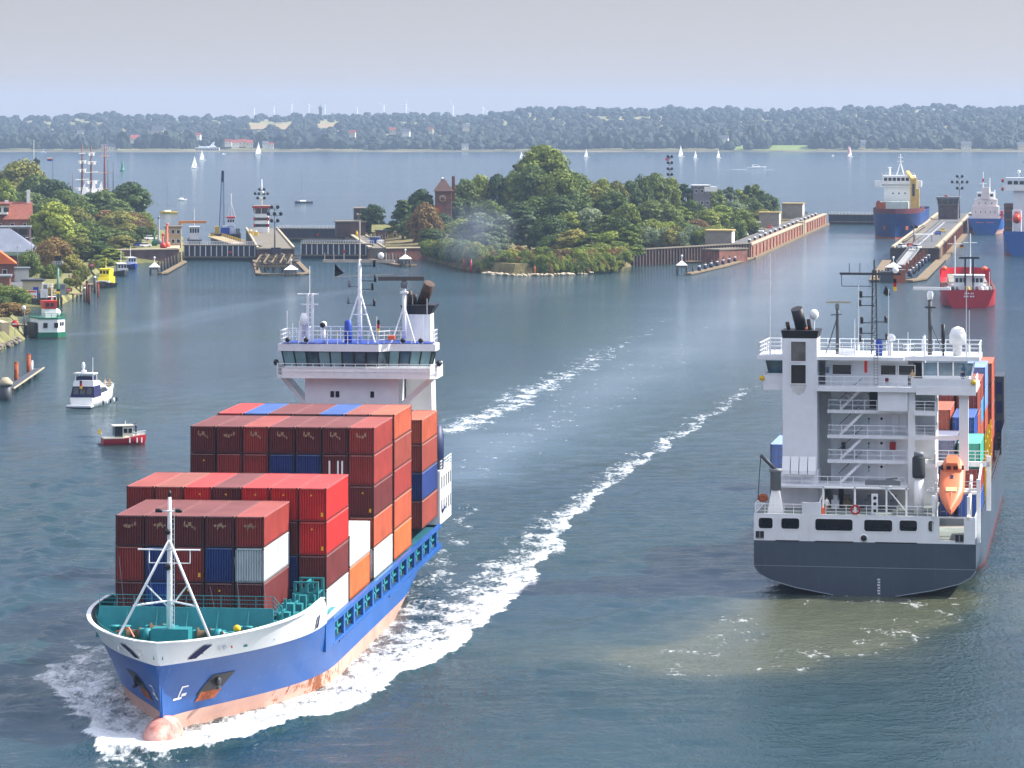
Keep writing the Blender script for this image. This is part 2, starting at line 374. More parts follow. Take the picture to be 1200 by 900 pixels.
def mixc(f, a, c):
    x = N.new('ShaderNodeMix'); x.data_type = 'RGBA'
    for i, q in ((0, f), (6, a), (7, c)):
        if isinstance(q, tuple): x.inputs[i].default_value = q
        elif isinstance(q, float): x.inputs[i].default_value = q
        else: L.new(q, x.inputs[i])
    return x.outputs[2]
base = mixc(ramp(noise(.012, 3), .35, .7), (.005, .030, .042, 1), (.010, .044, .042, 1))
base = mixc(math_('MULTIPLY', at('calm'), .85, True), base, (.10, .15, .18, 1))
base = mixc(math_('MULTIPLY', at('mud'), .85, True), base, (.098, .106, .064, 1))
fn = math_('ADD', math_('MULTIPLY', noise(.5, 6, sc=(1.0, .36, 1), rot=math.radians(12)), 1.1), math_('MULTIPLY', noise(2.1, 4, sc=(1.0, .4, 1)), .75))
thr = math_('SUBTRACT', math_('ADD', at('foam'), fn), 1.4)
fm = ramp(thr, -.04, .34)
col = mixc(fm, base, (.80, .83, .84, 1)); L.new(col, b.inputs['Base Color'])
L.new(mixc(fm, (.09, .09, .09, 1), (.8, .8, .8, 1)), b.inputs['Roughness'])
# ripples at several sizes; the far water's ripples are stretched by wind streaks
st = math_('ADD', .35, math_('MULTIPLY', ramp(noise(.016, 5, sc=(.3, 1, 1)), .32, .7), 1.05))
st = math_('MULTIPLY', st, math_('SUBTRACT', 1.0, math_('MULTIPLY', at('calm'), .86)))
h = math_('ADD', math_('ADD', math_('MULTIPLY', noise(.42, 5, sc=(1.15, .8, 1), rot=math.radians(18)), .34), math_('MULTIPLY', noise(1.25, 4, sc=(1.3, .72, 1), rot=math.radians(-12)), .62)), math_('MULTIPLY', noise(3.4, 3, sc=(1, .8, 1)), .14))
h = math_('ADD', h, math_('MULTIPLY', fm, .35))
bp = N.new('ShaderNodeBump'); bp.inputs['Distance'].default_value = 1.0; L.new(math_('MULTIPLY', st, .7), bp.inputs['Strength']); L.new(h, bp.inputs['Height']); L.new(bp.outputs[0], b.inputs['Normal'])
WATER_BUMP = bp
ny, nx = GX.shape; idx = np.arange(ny*nx).reshape(ny, nx)
Fq = np.stack([idx[:-1, :-1], idx[:-1, 1:], idx[1:, 1:], idx[1:, :-1]], -1).reshape(-1, 4)
me = npmesh('water', np.stack([GX, GY, Z], -1).reshape(-1, 3), Fq, m, True, {'foam': foam.ravel(), 'mud': mud.ravel(), 'calm': calm.ravel()})
tag(npobj('water', me), kind='structure')

# ------------------------------------------------------------------ haze: the summer air between the bridge and the far shore
hz = bpy.data.materials.new('summer_haze'); hz.use_nodes = True; t = hz.node_tree; t.nodes.remove(t.nodes['Principled BSDF'])
pv = t.nodes.new('ShaderNodeVolumePrincipled'); pv.inputs['Density'].default_value = 0.00007; pv.inputs['Color'].default_value = (.53, .70, .96, 1); pv.inputs['Anisotropy'].default_value = 0.0
t.links.new(pv.outputs[0], t.nodes['Material Output'].inputs['Volume'])
tag(MB().b2(-8000, 8000, -400, 13500, -3, 150).build('haze', hz), kind='stuff')
# ------------------------------------------------------------------ land
GRASS = mat('grass_ground', (92, 108, 52), .95, .3, .08, rgb2=(124, 122, 70), bump=.4, bscale=1.5)
SAND = mat('pale_shore_sand', (186, 168, 132), .95, .15, .2)
EARTH = mat('shore_earth', (120, 106, 80), .95, .3, .15)
def ground_sheet(name, pts, z, slope=3.0, m=GRASS, zb=-.8):
    """flat ground with a sloping bank down into the water; pts counter-clockwise"""
    n = len(pts); b = MB(); inn = []
    for i in range(n):
        p, q, r = Vector(pts[i-1]), Vector(pts[i]), Vector(pts[(i+1) % n])
        a, c = (q-p).normalized(), (r-q).normalized(); nn = Vector((-(a.y+c.y), a.x+c.x))
        nn = nn.normalized() if nn.length > 1e-4 else Vector((-a.y, a.x)); k = min(1.6, 1/max(.5, nn.dot(Vector((-c.y, c.x)))))
        inn.append(q + nn*slope*k)
    vs = [(p[0], p[1], zb) for p in pts] + [(p.x, p.y, z) for p in inn]
    b.add(vs, [tuple(range(n, 2*n))] + [(i, (i+1) % n, n+(i+1) % n, n+i) for i in range(n)])
    return tag(b.build(name, m), kind='structure')
def hill(name, cx, cy, rx, ry, h, z0, m=GRASS, n=14, p=1.0, na=40):
    rows = [[(cx+rx*d/n*math.cos(2*math.pi*a/na), cy+ry*d/n*math.sin(2*math.pi*a/na), z0+h*(.5+.5*math.cos(math.pi*d/n))**p - .02) for a in range(na+1)] for d in range(n+1)]
    return tag(MB().grid(rows, flip=True).build(name, m), kind='structure')
LB = [(-110, 1181), (-133, 1424), (-150, 1460), (-200, 1720), (-270, 2050), (-420, 2150), (-800, 2150), (-800, 430), (-150, 640)] + GP([(-25, 425), (0, 412), (22, 404), (34, 397), (30, 386), (24, 372), (33, 359.5), (72, 358.5), (84, 353), (95, 346), (101, 338), (104, 330), (112, 323), (125, 317), (137, 312), (140, 309)])
ground_sheet('left_bank_ground', LB, 2.7, 3.5, mat('bank_grass', (92, 100, 54), .95, .35, .12, rgb2=(130, 124, 80), bump=.6, bscale=2.0))
hill('left_bank_hill', -264, 1420, 84, 400, 11, 2.7, p=.8)
IS = GP([(497, 303.5), (530, 313), (562, 320), (600, 322.5), (642, 322), (700, 320), (728, 315), (744, 311.5)]) + [(76.5, 1212), (82.8, 1214), (144, 1607), (140, 1690), (60, 1720), (-20, 1600), (-60, 1480), (-67.5, 1390), (-48.5, 1197)]
BRUSH = mat('rough_bank', (74, 76, 44), .95, .4, .25, rgb2=(126, 112, 72), bump=.8, bscale=2.0)
ground_sheet('island_ground', IS, 3.4, 2.5, BRUSH)
hill('island_mound', 8, 1330, 70, 130, 8, 3.35, BRUSH)
# stony foreshore of the island
b = MB(); sr = random.Random(5)
for (x0, y0), (x1, y1) in zip(GP([(566, 321), (600, 323.5), (642, 323), (690, 321)]), GP([(600, 323.5), (642, 323), (690, 321), (722, 317)])):
    for k in range(45):
        t = sr.random(); s_ = sr.uniform(.25, .8); b.ell((x0+(x1-x0)*t, y0+(y1-y0)*t+sr.uniform(-1.5, 2), sr.uniform(-.1, .5)), s_*1.4, s_, s_*.6, 5, 3)
tag(b.build('shore_stones', mat('pale_shore_stone', (190, 176, 150), .9, .25, .6)), kind='stuff')

# ------------------------------------------------------------------ trees
def foliage(name, a, c, d):
    m = bpy.data.materials.new(name); m.use_nodes = True; t = m.node_tree; N = t.nodes; L = t.links; b = N['Principled BSDF']
    b.inputs['Roughness'].default_value = .6; b.inputs['Specular IOR Level'].default_value = .25
    tc = N.new('ShaderNodeTexCoord'); oi = N.new('ShaderNodeObjectInfo')
    n = N.new('ShaderNodeTexNoise'); n.inputs['Scale'].default_value = .55; n.inputs['Detail'].default_value = 5; n.inputs['Roughness'].default_value = .75
    L.new(tc.outputs['Object'], n.inputs['Vector'])
    ad = N.new('ShaderNodeMath'); ad.operation = 'MULTIPLY_ADD'; ad.inputs[1].default_value = .34; L.new(oi.outputs['Random'], ad.inputs[0])
    s = N.new('ShaderNodeMath'); s.operation = 'SUBTRACT'; s.inputs[1].default_value = .17; L.new(n.outputs['Fac'], s.inputs[0]); L.new(s.outputs[0], ad.inputs[2])
    r = N.new('ShaderNodeValToRGB'); r.color_ramp.elements[0].position = .3; r.color_ramp.elements[0].color = lin(a); r.color_ramp.elements[1].position = .72; r.color_ramp.elements[1].color = lin(d)
    e = r.color_ramp.elements.new(.5); e.color = lin(c)
    L.new(ad.outputs[0], r.inputs[0]); L.new(r.outputs[0], b.inputs['Base Color'])
    tr = N.new('ShaderNodeBsdfTranslucent'); L.new(r.outputs[0], tr.inputs[0]); mx = N.new('ShaderNodeMixShader'); mx.inputs[0].default_value = .22
    L.new(b.outputs[0], mx.inputs[1]); L.new(tr.outputs[0], mx.inputs[2]); L.new(mx.outputs[0], N['Material Output'].inputs['Surface'])
    return m
FOL = {'green': foliage('green_leaves', (66, 86, 34), (102, 120, 46), (146, 154, 64)),
       'dark': foliage('dark_leaves', (52, 74, 38), (80, 102, 46), (116, 130, 60)),
       'olive': foliage('olive_leaves', (92, 98, 42), (130, 130, 56), (164, 154, 74)),
       'yellow': foliage('yellow_green_leaves', (92, 112, 42), (128, 144, 52), (164, 172, 70)),
       'russet': foliage('russet_leaves', (100, 80, 48), (128, 104, 58), (152, 124, 70)),
       'silver': foliage('grey_green_leaves', (88, 104, 76), (116, 132, 94), (146, 158, 116))}
BARK = mat('tree_bark', (82, 68, 54), .9, .3, 2.0)
def make_tree(seed, shape):
    """unit-size tree: crown about 10 m wide, 12 m tall; returns (crown mesh, trunk mesh)"""
    r = np.random.RandomState(seed); rr = random.Random(seed)
    wid, top, bot = {'round': (5, 12, 1.2), 'tall': (3.2, 13, .8), 'broad': (6, 10.5, 1.0), 'bush': (4.6, 5.0, .2), 'cone': (3.6, 13, .5)}[shape]
    lobes = []
    nl = {'round': 24, 'tall': 20, 'broad': 28, 'bush': 14, 'cone': 24}[shape]
    for i in range(nl):
        u = (i+.5)/nl; z = bot + (top-bot)*(.1+.82*u); 
        if shape == 'cone': R = wid*(1-u)*.85+.35
        elif shape == 'tall': R = wid*math.sin(math.pi*min(1, .2+.75*u))**.7*.75
        else: R = wid*math.sqrt(max(.02, 1-((u-.38)/.68)**2))*.72
        a = i*2.39996 + rr.uniform(-.5, .5); q = R*rr.uniform(.55, 1.0) if i < nl-2 else R*.3
        s = (wid*.36)*rr.uniform(.7, 1.15)*(1-.35*u if shape in ('cone', 'tall') else 1)
        lobes.append((q*math.cos(a), q*math.sin(a), z, s, s*rr.uniform(.7, .95)))
    P, Nn = [], []
    for (x, y, z, s, sz_) in lobes:
        n = int(190*(s/1.8)**1.5)+60; d = r.normal(size=(n, 3)); d /= np.linalg.norm(d, axis=1)[:, None]; d[:, 2] = np.abs(d[:, 2])*np.where(r.rand(n) < .8, 1, -1)
        rad = r.uniform(.62, 1.24, n)[:, None]; P.append(np.array([x, y, z]) + d*rad*np.array([s, s, sz_])); Nn.append(d)
    P = np.concatenate(P); Nn = np.concatenate(Nn); n = len(P)
    Nn = Nn + r.normal(scale=.45, size=(n, 3)); Nn /= np.linalg.norm(Nn, axis=1)[:, None]
    u = np.cross(Nn, r.normal(size=(n, 3))); u /= np.linalg.norm(u, axis=1)[:, None]; v = np.cross(Nn, u)
    s = r.uniform(.2, .46, n)[:, None]*(.8 if shape == 'bush' else 1.0); lv = s*r.uniform(.6, 1, n)[:, None]
    V = np.stack([P-u*s, P-v*lv+Nn*s*.25, P+u*s, P+v*lv+Nn*s*.25], 1).reshape(-1, 3); Fq = np.arange(n*4).reshape(-1, 4)
    # dense inner clumps so that the crown is not see-through everywhere
    bm = bmesh.new(); bmesh.ops.create_icosphere(bm, subdivisions=2, radius=1); bv = np.array([x.co[:] for x in bm.verts]); bf = np.array([[x.index for x in f.verts] for f in bm.faces]); bm.free()
    iv, jf = [], []
    for (x, y, z, q, sz_) in lobes:
        k = len(iv)*len(bv); iv.append(np.array([x, y, z]) + bv*np.array([q, q, sz_])*.7*r.uniform(.8, 1.12, (len(bv), 1))); jf.append(np.concatenate([bf, bf[:, 2:3]], 1)+k)
    iv = np.concatenate(iv); jf = np.concatenate(jf)
    tri = jf[:, :3] + len(V)
    me = bpy.data.meshes.new('crown'); allv = np.concatenate([V, iv])
    nf = len(Fq)+len(tri); me.vertices.add(len(allv)); me.vertices.foreach_set('co', allv.astype(np.float32).ravel())
    li = np.concatenate([Fq.ravel(), tri.ravel()]).astype(np.int32); me.loops.add(len(li)); me.loops.foreach_set('vertex_index', li)
    tot = np.concatenate([np.full(len(Fq), 4), np.full(len(tri), 3)]).astype(np.int32); st_ = np.concatenate([[0], np.cumsum(tot)[:-1]]).astype(np.int32)
    me.polygons.add(nf); me.polygons.foreach_set('loop_start', st_); me.polygons.foreach_set('loop_total', tot); me.update(calc_edges=True)
    me.materials.append(FOL['green'])
    tb = MB(); h = bot+(top-bot)*.45; tb.bar((0, 0, -.6), (0, 0, h*.55), .34, 8, .26); tb.bar((0, 0, h*.55), (.15, .1, h), .26, 8, .12)
    for k in range(6):
        l = lobes[rr.randrange(nl)]; tb.bar((0, 0, h*rr.uniform(.45, .9)), (l[0]*.8, l[1]*.8, l[2]-.3), .13, 5, .04)
    return me, tb.mesh('trunk', BARK), 2*wid, top
PROTO = {}
for k, shp in enumerate(['round', 'round', 'broad', 'broad', 'tall', 'tall', 'cone', 'bush', 'bush']):
    PROTO.setdefault(shp, []).append(make_tree(100+k, shp))
TN = {'round': 'broadleaf_tree', 'broad': 'broadleaf_tree', 'tall': 'poplar_tree', 'cone': 'conifer_tree', 'bush': 'bush'}
def tree(x, y, z, w, h, shape, colour, label, group=None, name=None):
    cm, tm, pw, ph = rnd.choice(PROTO[shape])
    r = thing(name or TN[shape], label, 'bush' if shape == 'bush' else 'tree', (x, y, z), rnd.uniform(0, 6.28), group)
    r.scale = (w/pw, w/pw, h/ph)
    c = npobj('crown', cm, r); c.material_slots[0].link = 'OBJECT'; c.material_slots[0].material = FOL[colour]
    npobj('trunk', tm, r); return r
def hz_at(x, y):
    z = 3.3
    d = math.hypot((x-8)/70, (y-1330)/130)
    if d < 1: z += 8*(.5+.5*math.cos(math.pi*d))
    return z
def lz_at(x, y):
    z = 2.6; d = math.hypot((x+264)/84, (y-1420)/400)
    if d < 1: z += 11*(.5+.5*math.cos(math.pi*d))**.8
    return z
def tree_px(px, ytop, wpx, Y, shape, colour, label, group=None, zf=hz_at):
    x = (px-600)*Y/F; z = zf(x, Y); zt = H-(ytop-HZ)*Y/F
    return tree(x, Y, z-.2, wpx*Y/F*1.3, max(2, zt-z+.2), shape, colour, label, group)
# island trees that can be told apart
CN = {'green': 'mid green', 'dark': 'dark green', 'olive': 'olive green', 'yellow': 'yellow green', 'russet': 'russet brown', 'silver': 'pale grey green'}
SN = {'round': 'round-crowned', 'broad': 'broad', 'tall': 'slender', 'cone': 'pointed', 'bush': 'low'}
for a in [(637, 173, 58, 1335, 'round', 'green', 'tallest round-crowned tree rising above the middle of the island'),
          (437, 241, 27, 1330, 'round', 'dark', 'small dark tree standing alone beside the old lock at the island edge'),
          (472, 233, 30, 1285, 'cone', 'dark', 'pointed dark tree nearest the old lock on the grass'),
          (493, 224, 30, 1330, 'round', 'dark', 'dark tree just left of the square brick tower'),
          (499, 243, 36, 1240, 'broad', 'russet', 'brownish tree in front of the square brick tower'),
          (560, 252, 42, 1165, 'round', 'silver', 'pale tree in the bluish smoke at the left of the island shore'),
          (768, 205, 34, 1430, 'round', 'dark', 'dark round tree under the signal mast on the island'),
          (886, 214, 20, 1560, 'tall', 'green', 'slender tree towards the far right end of the island'),
          (898, 228, 24, 1540, 'round', 'dark', 'dark tree at the right end of the wood beside the lock wall'),
          (738, 262, 30, 1130, 'tall', 'yellow', 'bright yellow green tree at the right tip of the front shore')]:
    tree_px(*a)
fill = [  # px, top, width, Y, shape, colour
 (545, 212, 30, 1390, 'round', 'dark'), (562, 207, 28, 1400, 'round', 'green'), (583, 206, 28, 1400, 'round', 'dark'), (603, 206, 30, 1400, 'broad', 'green'),
 (528, 228, 30, 1370, 'round', 'dark'), (515, 252, 30, 1300, 'broad', 'dark'), (625, 200, 44, 1320, 'broad', 'dark'), (655, 203, 44, 1310, 'broad', 'green'),
 (675, 204, 38, 1330, 'round', 'dark'), (690, 216, 32, 1350, 'broad', 'olive'), (705, 212, 26, 1380, 'round', 'green'), (722, 214, 28, 1390, 'round', 'olive'),
 (738, 214, 30, 1400, 'round', 'dark'), (753, 212, 26, 1420, 'broad', 'green'), (785, 211, 26, 1440, 'round', 'green'), (800, 213, 26, 1460, 'tall', 'dark'),
 (815, 224, 22, 1470, 'broad', 'green'), (828, 224, 26, 1480, 'round', 'dark'), (842, 220, 22, 1500, 'tall', 'green'), (855, 217, 22, 1510, 'tall', 'silver'), (866, 220, 22, 1520, 'tall', 'green'),
 (876, 216, 20, 1540, 'cone', 'dark'), (893, 222, 18, 1550, 'tall', 'green'), (905, 238, 18, 1550, 'bush', 'green'), (880, 235, 26, 1470, 'broad', 'green'), (860, 236, 28, 1450, 'round', 'silver'),
 (486, 252, 30, 1260, 'round', 'dark'), (507, 268, 30, 1215, 'round', 'green'), (524, 280, 32, 1180, 'round', 'olive'), (540, 258, 32, 1210, 'round', 'green'),
 (575, 240, 36, 1250, 'broad', 'green'), (592, 250, 34, 1210, 'tall', 'silver'), (608, 238, 40, 1260, 'round', 'dark'), (630, 232, 44, 1270, 'round', 'green'),
 (655, 230, 40, 1270, 'round', 'dark'), (678, 228, 36, 1290, 'broad', 'dark'), (700, 222, 38, 1300, 'round', 'olive'), (718, 226, 36, 1290, 'round', 'green'),
 (735, 240, 30, 1240, 'round', 'green'), (620, 250, 36, 1205, 'tall', 'silver'), (643, 256, 42, 1185, 'broad', 'dark'), (668, 250, 40, 1200, 'round', 'green'),
 (690, 246, 40, 1200, 'round', 'silver'), (712, 250, 36, 1185, 'tall', 'green'), (727, 256, 30, 1170, 'round', 'green'), (545, 282, 34, 1140, 'round', 'dark'),
 (568, 276, 34, 1135, 'broad', 'silver'), (582, 262, 30, 1160, 'tall', 'silver'), (652, 276, 40, 1145, 'broad', 'dark'), (672, 270, 36, 1140, 'round', 'olive'), (694, 272, 38, 1135, 'tall', 'yellow'),
 (716, 272, 36, 1130, 'round', 'yellow'), (706, 288, 34, 1122, 'bush', 'green'), (684, 292, 34, 1120, 'bush', 'yellow'), (660, 294, 30, 1120, 'bush', 'olive'), (728, 284, 30, 1125, 'round', 'green'),
 (765, 236, 34, 1330, 'round', 'dark'), (782, 242, 30, 1330, 'broad', 'green'), (797, 240, 28, 1360, 'tall', 'yellow'), (812, 238, 30, 1380, 'broad', 'green'), (830, 246, 28, 1350, 'round', 'green'), (845, 242, 34, 1360, 'round', 'yellow'),
 (868, 248, 30, 1360, 'broad', 'green'), (895, 246, 26, 1450, 'round', 'olive'), (762, 262, 34, 1250, 'bush', 'green'), (780, 264, 34, 1255, 'bush', 'yellow'), (800, 262, 32, 1270, 'broad', 'green'), (818, 258, 28, 1300, 'round', 'russet'), (838, 266, 30, 1280, 'broad', 'green'),
 (770, 276, 34, 1228, 'bush', 'silver'), (792, 274, 34, 1230, 'bush', 'silver'), (814, 274, 30, 1232, 'bush', 'silver'), (834, 276, 26, 1235, 'bush', 'olive'), (752, 272, 26, 1232, 'bush', 'green'), (855, 270, 22, 1260, 'tall', 'green'), (862, 262, 26, 1300, 'bush', 'green'), (884, 262, 22, 1360, 'tall', 'green')]
for k in range(170):
    px = 562+k*.93; x, Y = G(px, 322.6-abs(px-640)*.035, 0); dy = rnd.choice([.4, 1.2, 2.2, 3.0]); c = rnd.choice(['yellow', 'green', 'olive', 'dark', 'russet', 'green']); tree(x, Y+dy+.8, -.3+dy*.9, rnd.uniform(2.4, 4.2), rnd.uniform(1.6, 3.4), 'bush', c, f'{CN[c]} scrub growing on the stony bank at the island front', 'scrub on the island bank')
for (px, yt, w, Y, shp, c) in fill:
    row = 'back' if Y > 1340 else ('middle' if Y > 1200 else 'front')
    part_ = 'left' if px < 590 else ('central' if px < 745 else 'right')
    tree_px(px, yt, w, Y, shp, c, f"{SN[shp]} {CN[c]} {'bush' if shp == 'bush' else 'tree'} in the {row} rows of the {part_} island wood", 'trees of the wooded island')
for k in range(70):
    px = 560 + k*2.5 + rnd.uniform(-3, 3); Y = rnd.uniform(1098, 1116); c = rnd.choice(['yellow', 'green', 'olive', 'olive', 'russet'])
    tree((px-600)*Y/F, Y+4, 1.0 if Y < 1104 else (2.2 if Y < 1108 else 3.0), rnd.uniform(4, 7), rnd.uniform(2.2, 4.2), 'bush', c, f'low {CN[c]} shoreline bush just above the stones of the island front', 'shoreline bushes of the island')
for k, (px, py) in enumerate([(500+i*4.2, 306+i*.95) for i in range(15)] + [(722+i*2.2, 314.5-i*.3) for i in range(8)]):
    x, Y = G(px, py); c = rnd.choice(['green', 'dark', 'olive']); tree(x, Y+6.5, 2.0, rnd.uniform(6, 9), rnd.uniform(4, 6.5), 'bush', c, f'{CN[c]} bush overhanging the water at the {"left" if px < 600 else "right"} of the island front', 'waterside bushes of the island')
for k in range(22):
    px = 748+k*4.2; Y = 1222+rnd.uniform(0, 10); c = rnd.choice(['silver', 'green', 'olive', 'silver']); tree((px-600)*Y/F, Y, 3.3, rnd.uniform(7, 9), rnd.uniform(4.5, 6.5), 'bush', c, f'{CN[c]} bush standing directly behind the dark sheet pile wall', 'bushes behind the sheet pile wall')
for k in range(34):
    px, py = [(62, 345), (78, 341), (88, 336), (95, 331), (100, 326), (106, 320), (118, 314)][k % 7]; x, Y = G(px+rnd.uniform(-6, 4), py+rnd.uniform(-3, 4), 2.5); c = rnd.choice(['olive', 'green', 'olive', 'russet']); tree(x-1.5, Y, 2.3, rnd.uniform(2, 4), rnd.uniform(1, 2.2), 'bush', c, f'low {CN[c]} scrub on the grassy left bank above the jetties', 'scrub on the left bank')
# left bank trees
for a in [(152, 216, 46, 1480, 'round', 'dark', 'dark round tree at the right end of the left bank wood'),
          (62, 240, 46, 1180, 'round', 'yellow', 'bright green tree beside the brick house on the left bank'),
          (24, 194, 62, 1560, 'broad', 'olive', 'large olive tree topping the hill on the left bank'),
          (4, 212, 26, 1420, 'round', 'yellow', 'yellow green tree at the left edge of the picture'),
          (62, 282, 40, 1040, 'broad', 'russet', 'reddish brown tree behind the light tower on the left bank'),
          (35, 299, 26, 1010, 'bush', 'dark', 'round dark bush on the lawn behind the red car'),
          (8, 337, 44, 850, 'broad', 'green', 'green tree at the left edge above the ferry landing'),
          (10, 357, 44, 810, 'bush', 'russet', 'brownish bush beside the ferry landing'),
          (170, 260, 20, 1390, 'bush', 'dark', 'low dark bush beside the parked cars on the quay')]:
    tree_px(*a, zf=lz_at)
lfill = [(60, 212, 46, 1500, 'round', 'dark'), (82, 226, 44, 1460, 'round', 'dark'), (42, 206, 40, 1540, 'round', 'green'), (10, 222, 40, 1480, 'round', 'dark'), (34, 226, 44, 1440, 'round', 'dark'), (60, 236, 40, 1400, 'broad', 'dark'),
 (104, 228, 28, 1470, 'round', 'dark'), (122, 224, 34, 1470, 'round', 'dark'), (138, 236, 36, 1440, 'round', 'dark'), (98, 240, 42, 1350, 'broad', 'green'), (122, 248, 40, 1350, 'round', 'russet'), (140, 250, 40, 1340, 'broad', 'olive'),
 (155, 250, 30, 1360, 'round', 'russet'), (88, 246, 38, 1300, 'broad', 'olive'), (82, 262, 42, 1200, 'round', 'green'), (106, 262, 42, 1230, 'broad', 'green'), (128, 268, 40, 1230, 'round', 'dark'), (142, 276, 30, 1200, 'round', 'olive'),
 (90, 280, 40, 1120, 'broad', 'olive'), (112, 284, 40, 1120, 'round', 'dark'), (130, 290, 30, 1110, 'tall', 'yellow'), (76, 298, 34, 1040, 'broad', 'olive'), (60, 312, 24, 1000, 'bush', 'green'), (122, 304, 24, 1085, 'bush', 'green'), (2, 240, 30, 1380, 'round', 'dark'), (70, 225, 36, 1420, 'round', 'green'),
 (50, 256, 34, 1230, 'round', 'green'), (160, 262, 24, 1330, 'bush', 'russet'), (168, 250, 24, 1390, 'round', 'green'), (176, 262, 16, 1360, 'bush', 'olive'), (165, 266, 20, 1300, 'round', 'dark'), (150, 262, 26, 1300, 'round', 'olive'), (154, 274, 18, 1240, 'bush', 'green'), (14, 236, 30, 1400, 'round', 'green'), (16, 345, 26, 842, 'bush', 'green'), (2, 350, 26, 838, 'bush', 'dark'), (-12, 330, 40, 860, 'round', 'dark'), (-30, 240, 60, 1350, 'round', 'dark'), (-40, 300, 60, 1000, 'round', 'green')]
for (px, yt, w, Y, shp, c) in lfill:
    row = 'back' if Y > 1400 else ('middle' if Y > 1180 else 'front')
    tree_px(px, yt, w, Y, shp, c, f"{SN[shp]} {CN[c]} {'bush' if shp == 'bush' else 'tree'} in the {row} rows of the left bank wood", 'trees of the left bank', lz_at)

# ------------------------------------------------------------------ far shore: hills with one continuous wood
def ridge_px(px):
    return np.interp(px, [-200, 0, 60, 120, 240, 330, 400, 450, 520, 560, 610, 680, 750, 850, 900, 960, 1000, 1100, 1200, 1400], [131, 132, 131, 127, 131, 130, 129, 127, 128, 131, 122, 121, 121, 120, 123, 121, 119, 118, 120, 120])
def far_z(x, y):
    """ground height of the far shore"""
    px = 600 + x*F/y; top = H - (ridge_px(px)+3.5-HZ)*7900/F - 14
    t = np.clip((y-5230)/2700, 0, 1); s = t*t*(3-2*t)
    roll = (fbm(x+9000, y, 700, 5)-.5)*26*np.clip((y-5300)/500, 0, 1)*np.clip((7900-y)/800, 0, 1)
    return 1.5 + np.maximum(0, (top-1.5)*(.35*t+.65*s) + roll)
xs = np.linspace(-2600, 2600, 131); ys = np.concatenate([[5185, 5200, 5215], np.linspace(5260, 8200, 50), [9500, 11500]])
X_, Y_ = np.meshgrid(xs, ys); Z_ = far_z(X_, Y_); Z_[0] = -1; Z_[1] = .8; Z_[-2] = np.minimum(Z_[-2], 30); Z_[-1] = -2
Y_[:3] += ((fbm(X_[:3]+5000, X_[:3]*0, 260, 9)-.5)*70); idx = np.arange(X_.size).reshape(X_.shape)
Fq = np.stack([idx[:-1, :-1], idx[:-1, 1:], idx[1:, 1:], idx[1:, :-1]], -1).reshape(-1, 4)
tag(npobj('far_hills', npmesh('far_hills', np.stack([X_, Y_, Z_], -1).reshape(-1, 3), Fq, mat('far_meadow', (96, 104, 58), .95, .2, .01, rgb2=(150, 140, 90)), True)), kind='structure')
b = MB(); rows = [[(x, 5196 + (float(fbm(np.array([x+5000.]), np.array([0.]), 260, 9)[0])-.5)*70 + dy, z) for x in np.linspace(-1900, 1900, 160)] for dy, z in ((-9, -.6), (-3, .9), (14, 2.2))]
tag(b.grid(rows).build('far_beach', mat('far_beach_ground', (66, 72, 56), .95, .4, .012, rgb2=(112, 106, 86))), kind='structure')
bm = bmesh.new(); bmesh.ops.create_icosphere(bm, subdivisions=3, radius=1); bmesh.ops.delete(bm, geom=[v for v in bm.verts if v.co.z < -.35], context='VERTS')
bm.verts.index_update(); bv = np.array([x.co[:] for x in bm.verts]); bf = np.array([[x.index for x in f.verts] for f in bm.faces]); bm.free()
r = np.random.RandomState(21); var = []
for k in range(8):
    d = fbm(bv[:, 0]*2.2+k*7+20, bv[:, 1]*2.2+bv[:, 2]*1.7+20, 1.0, 40+k, 3); var.append(bv*(.62+.72*d[:, None])*(1+r.normal(0, .035, (len(bv), 1))))
RR = mat('bright_red_roof', (152, 72, 56), .8, .12, .3); GR = mat('grey_slate_roof', (96, 98, 104), .8, .12, .3)
WALL = (228, 224, 214); CRE = (206, 196, 172)
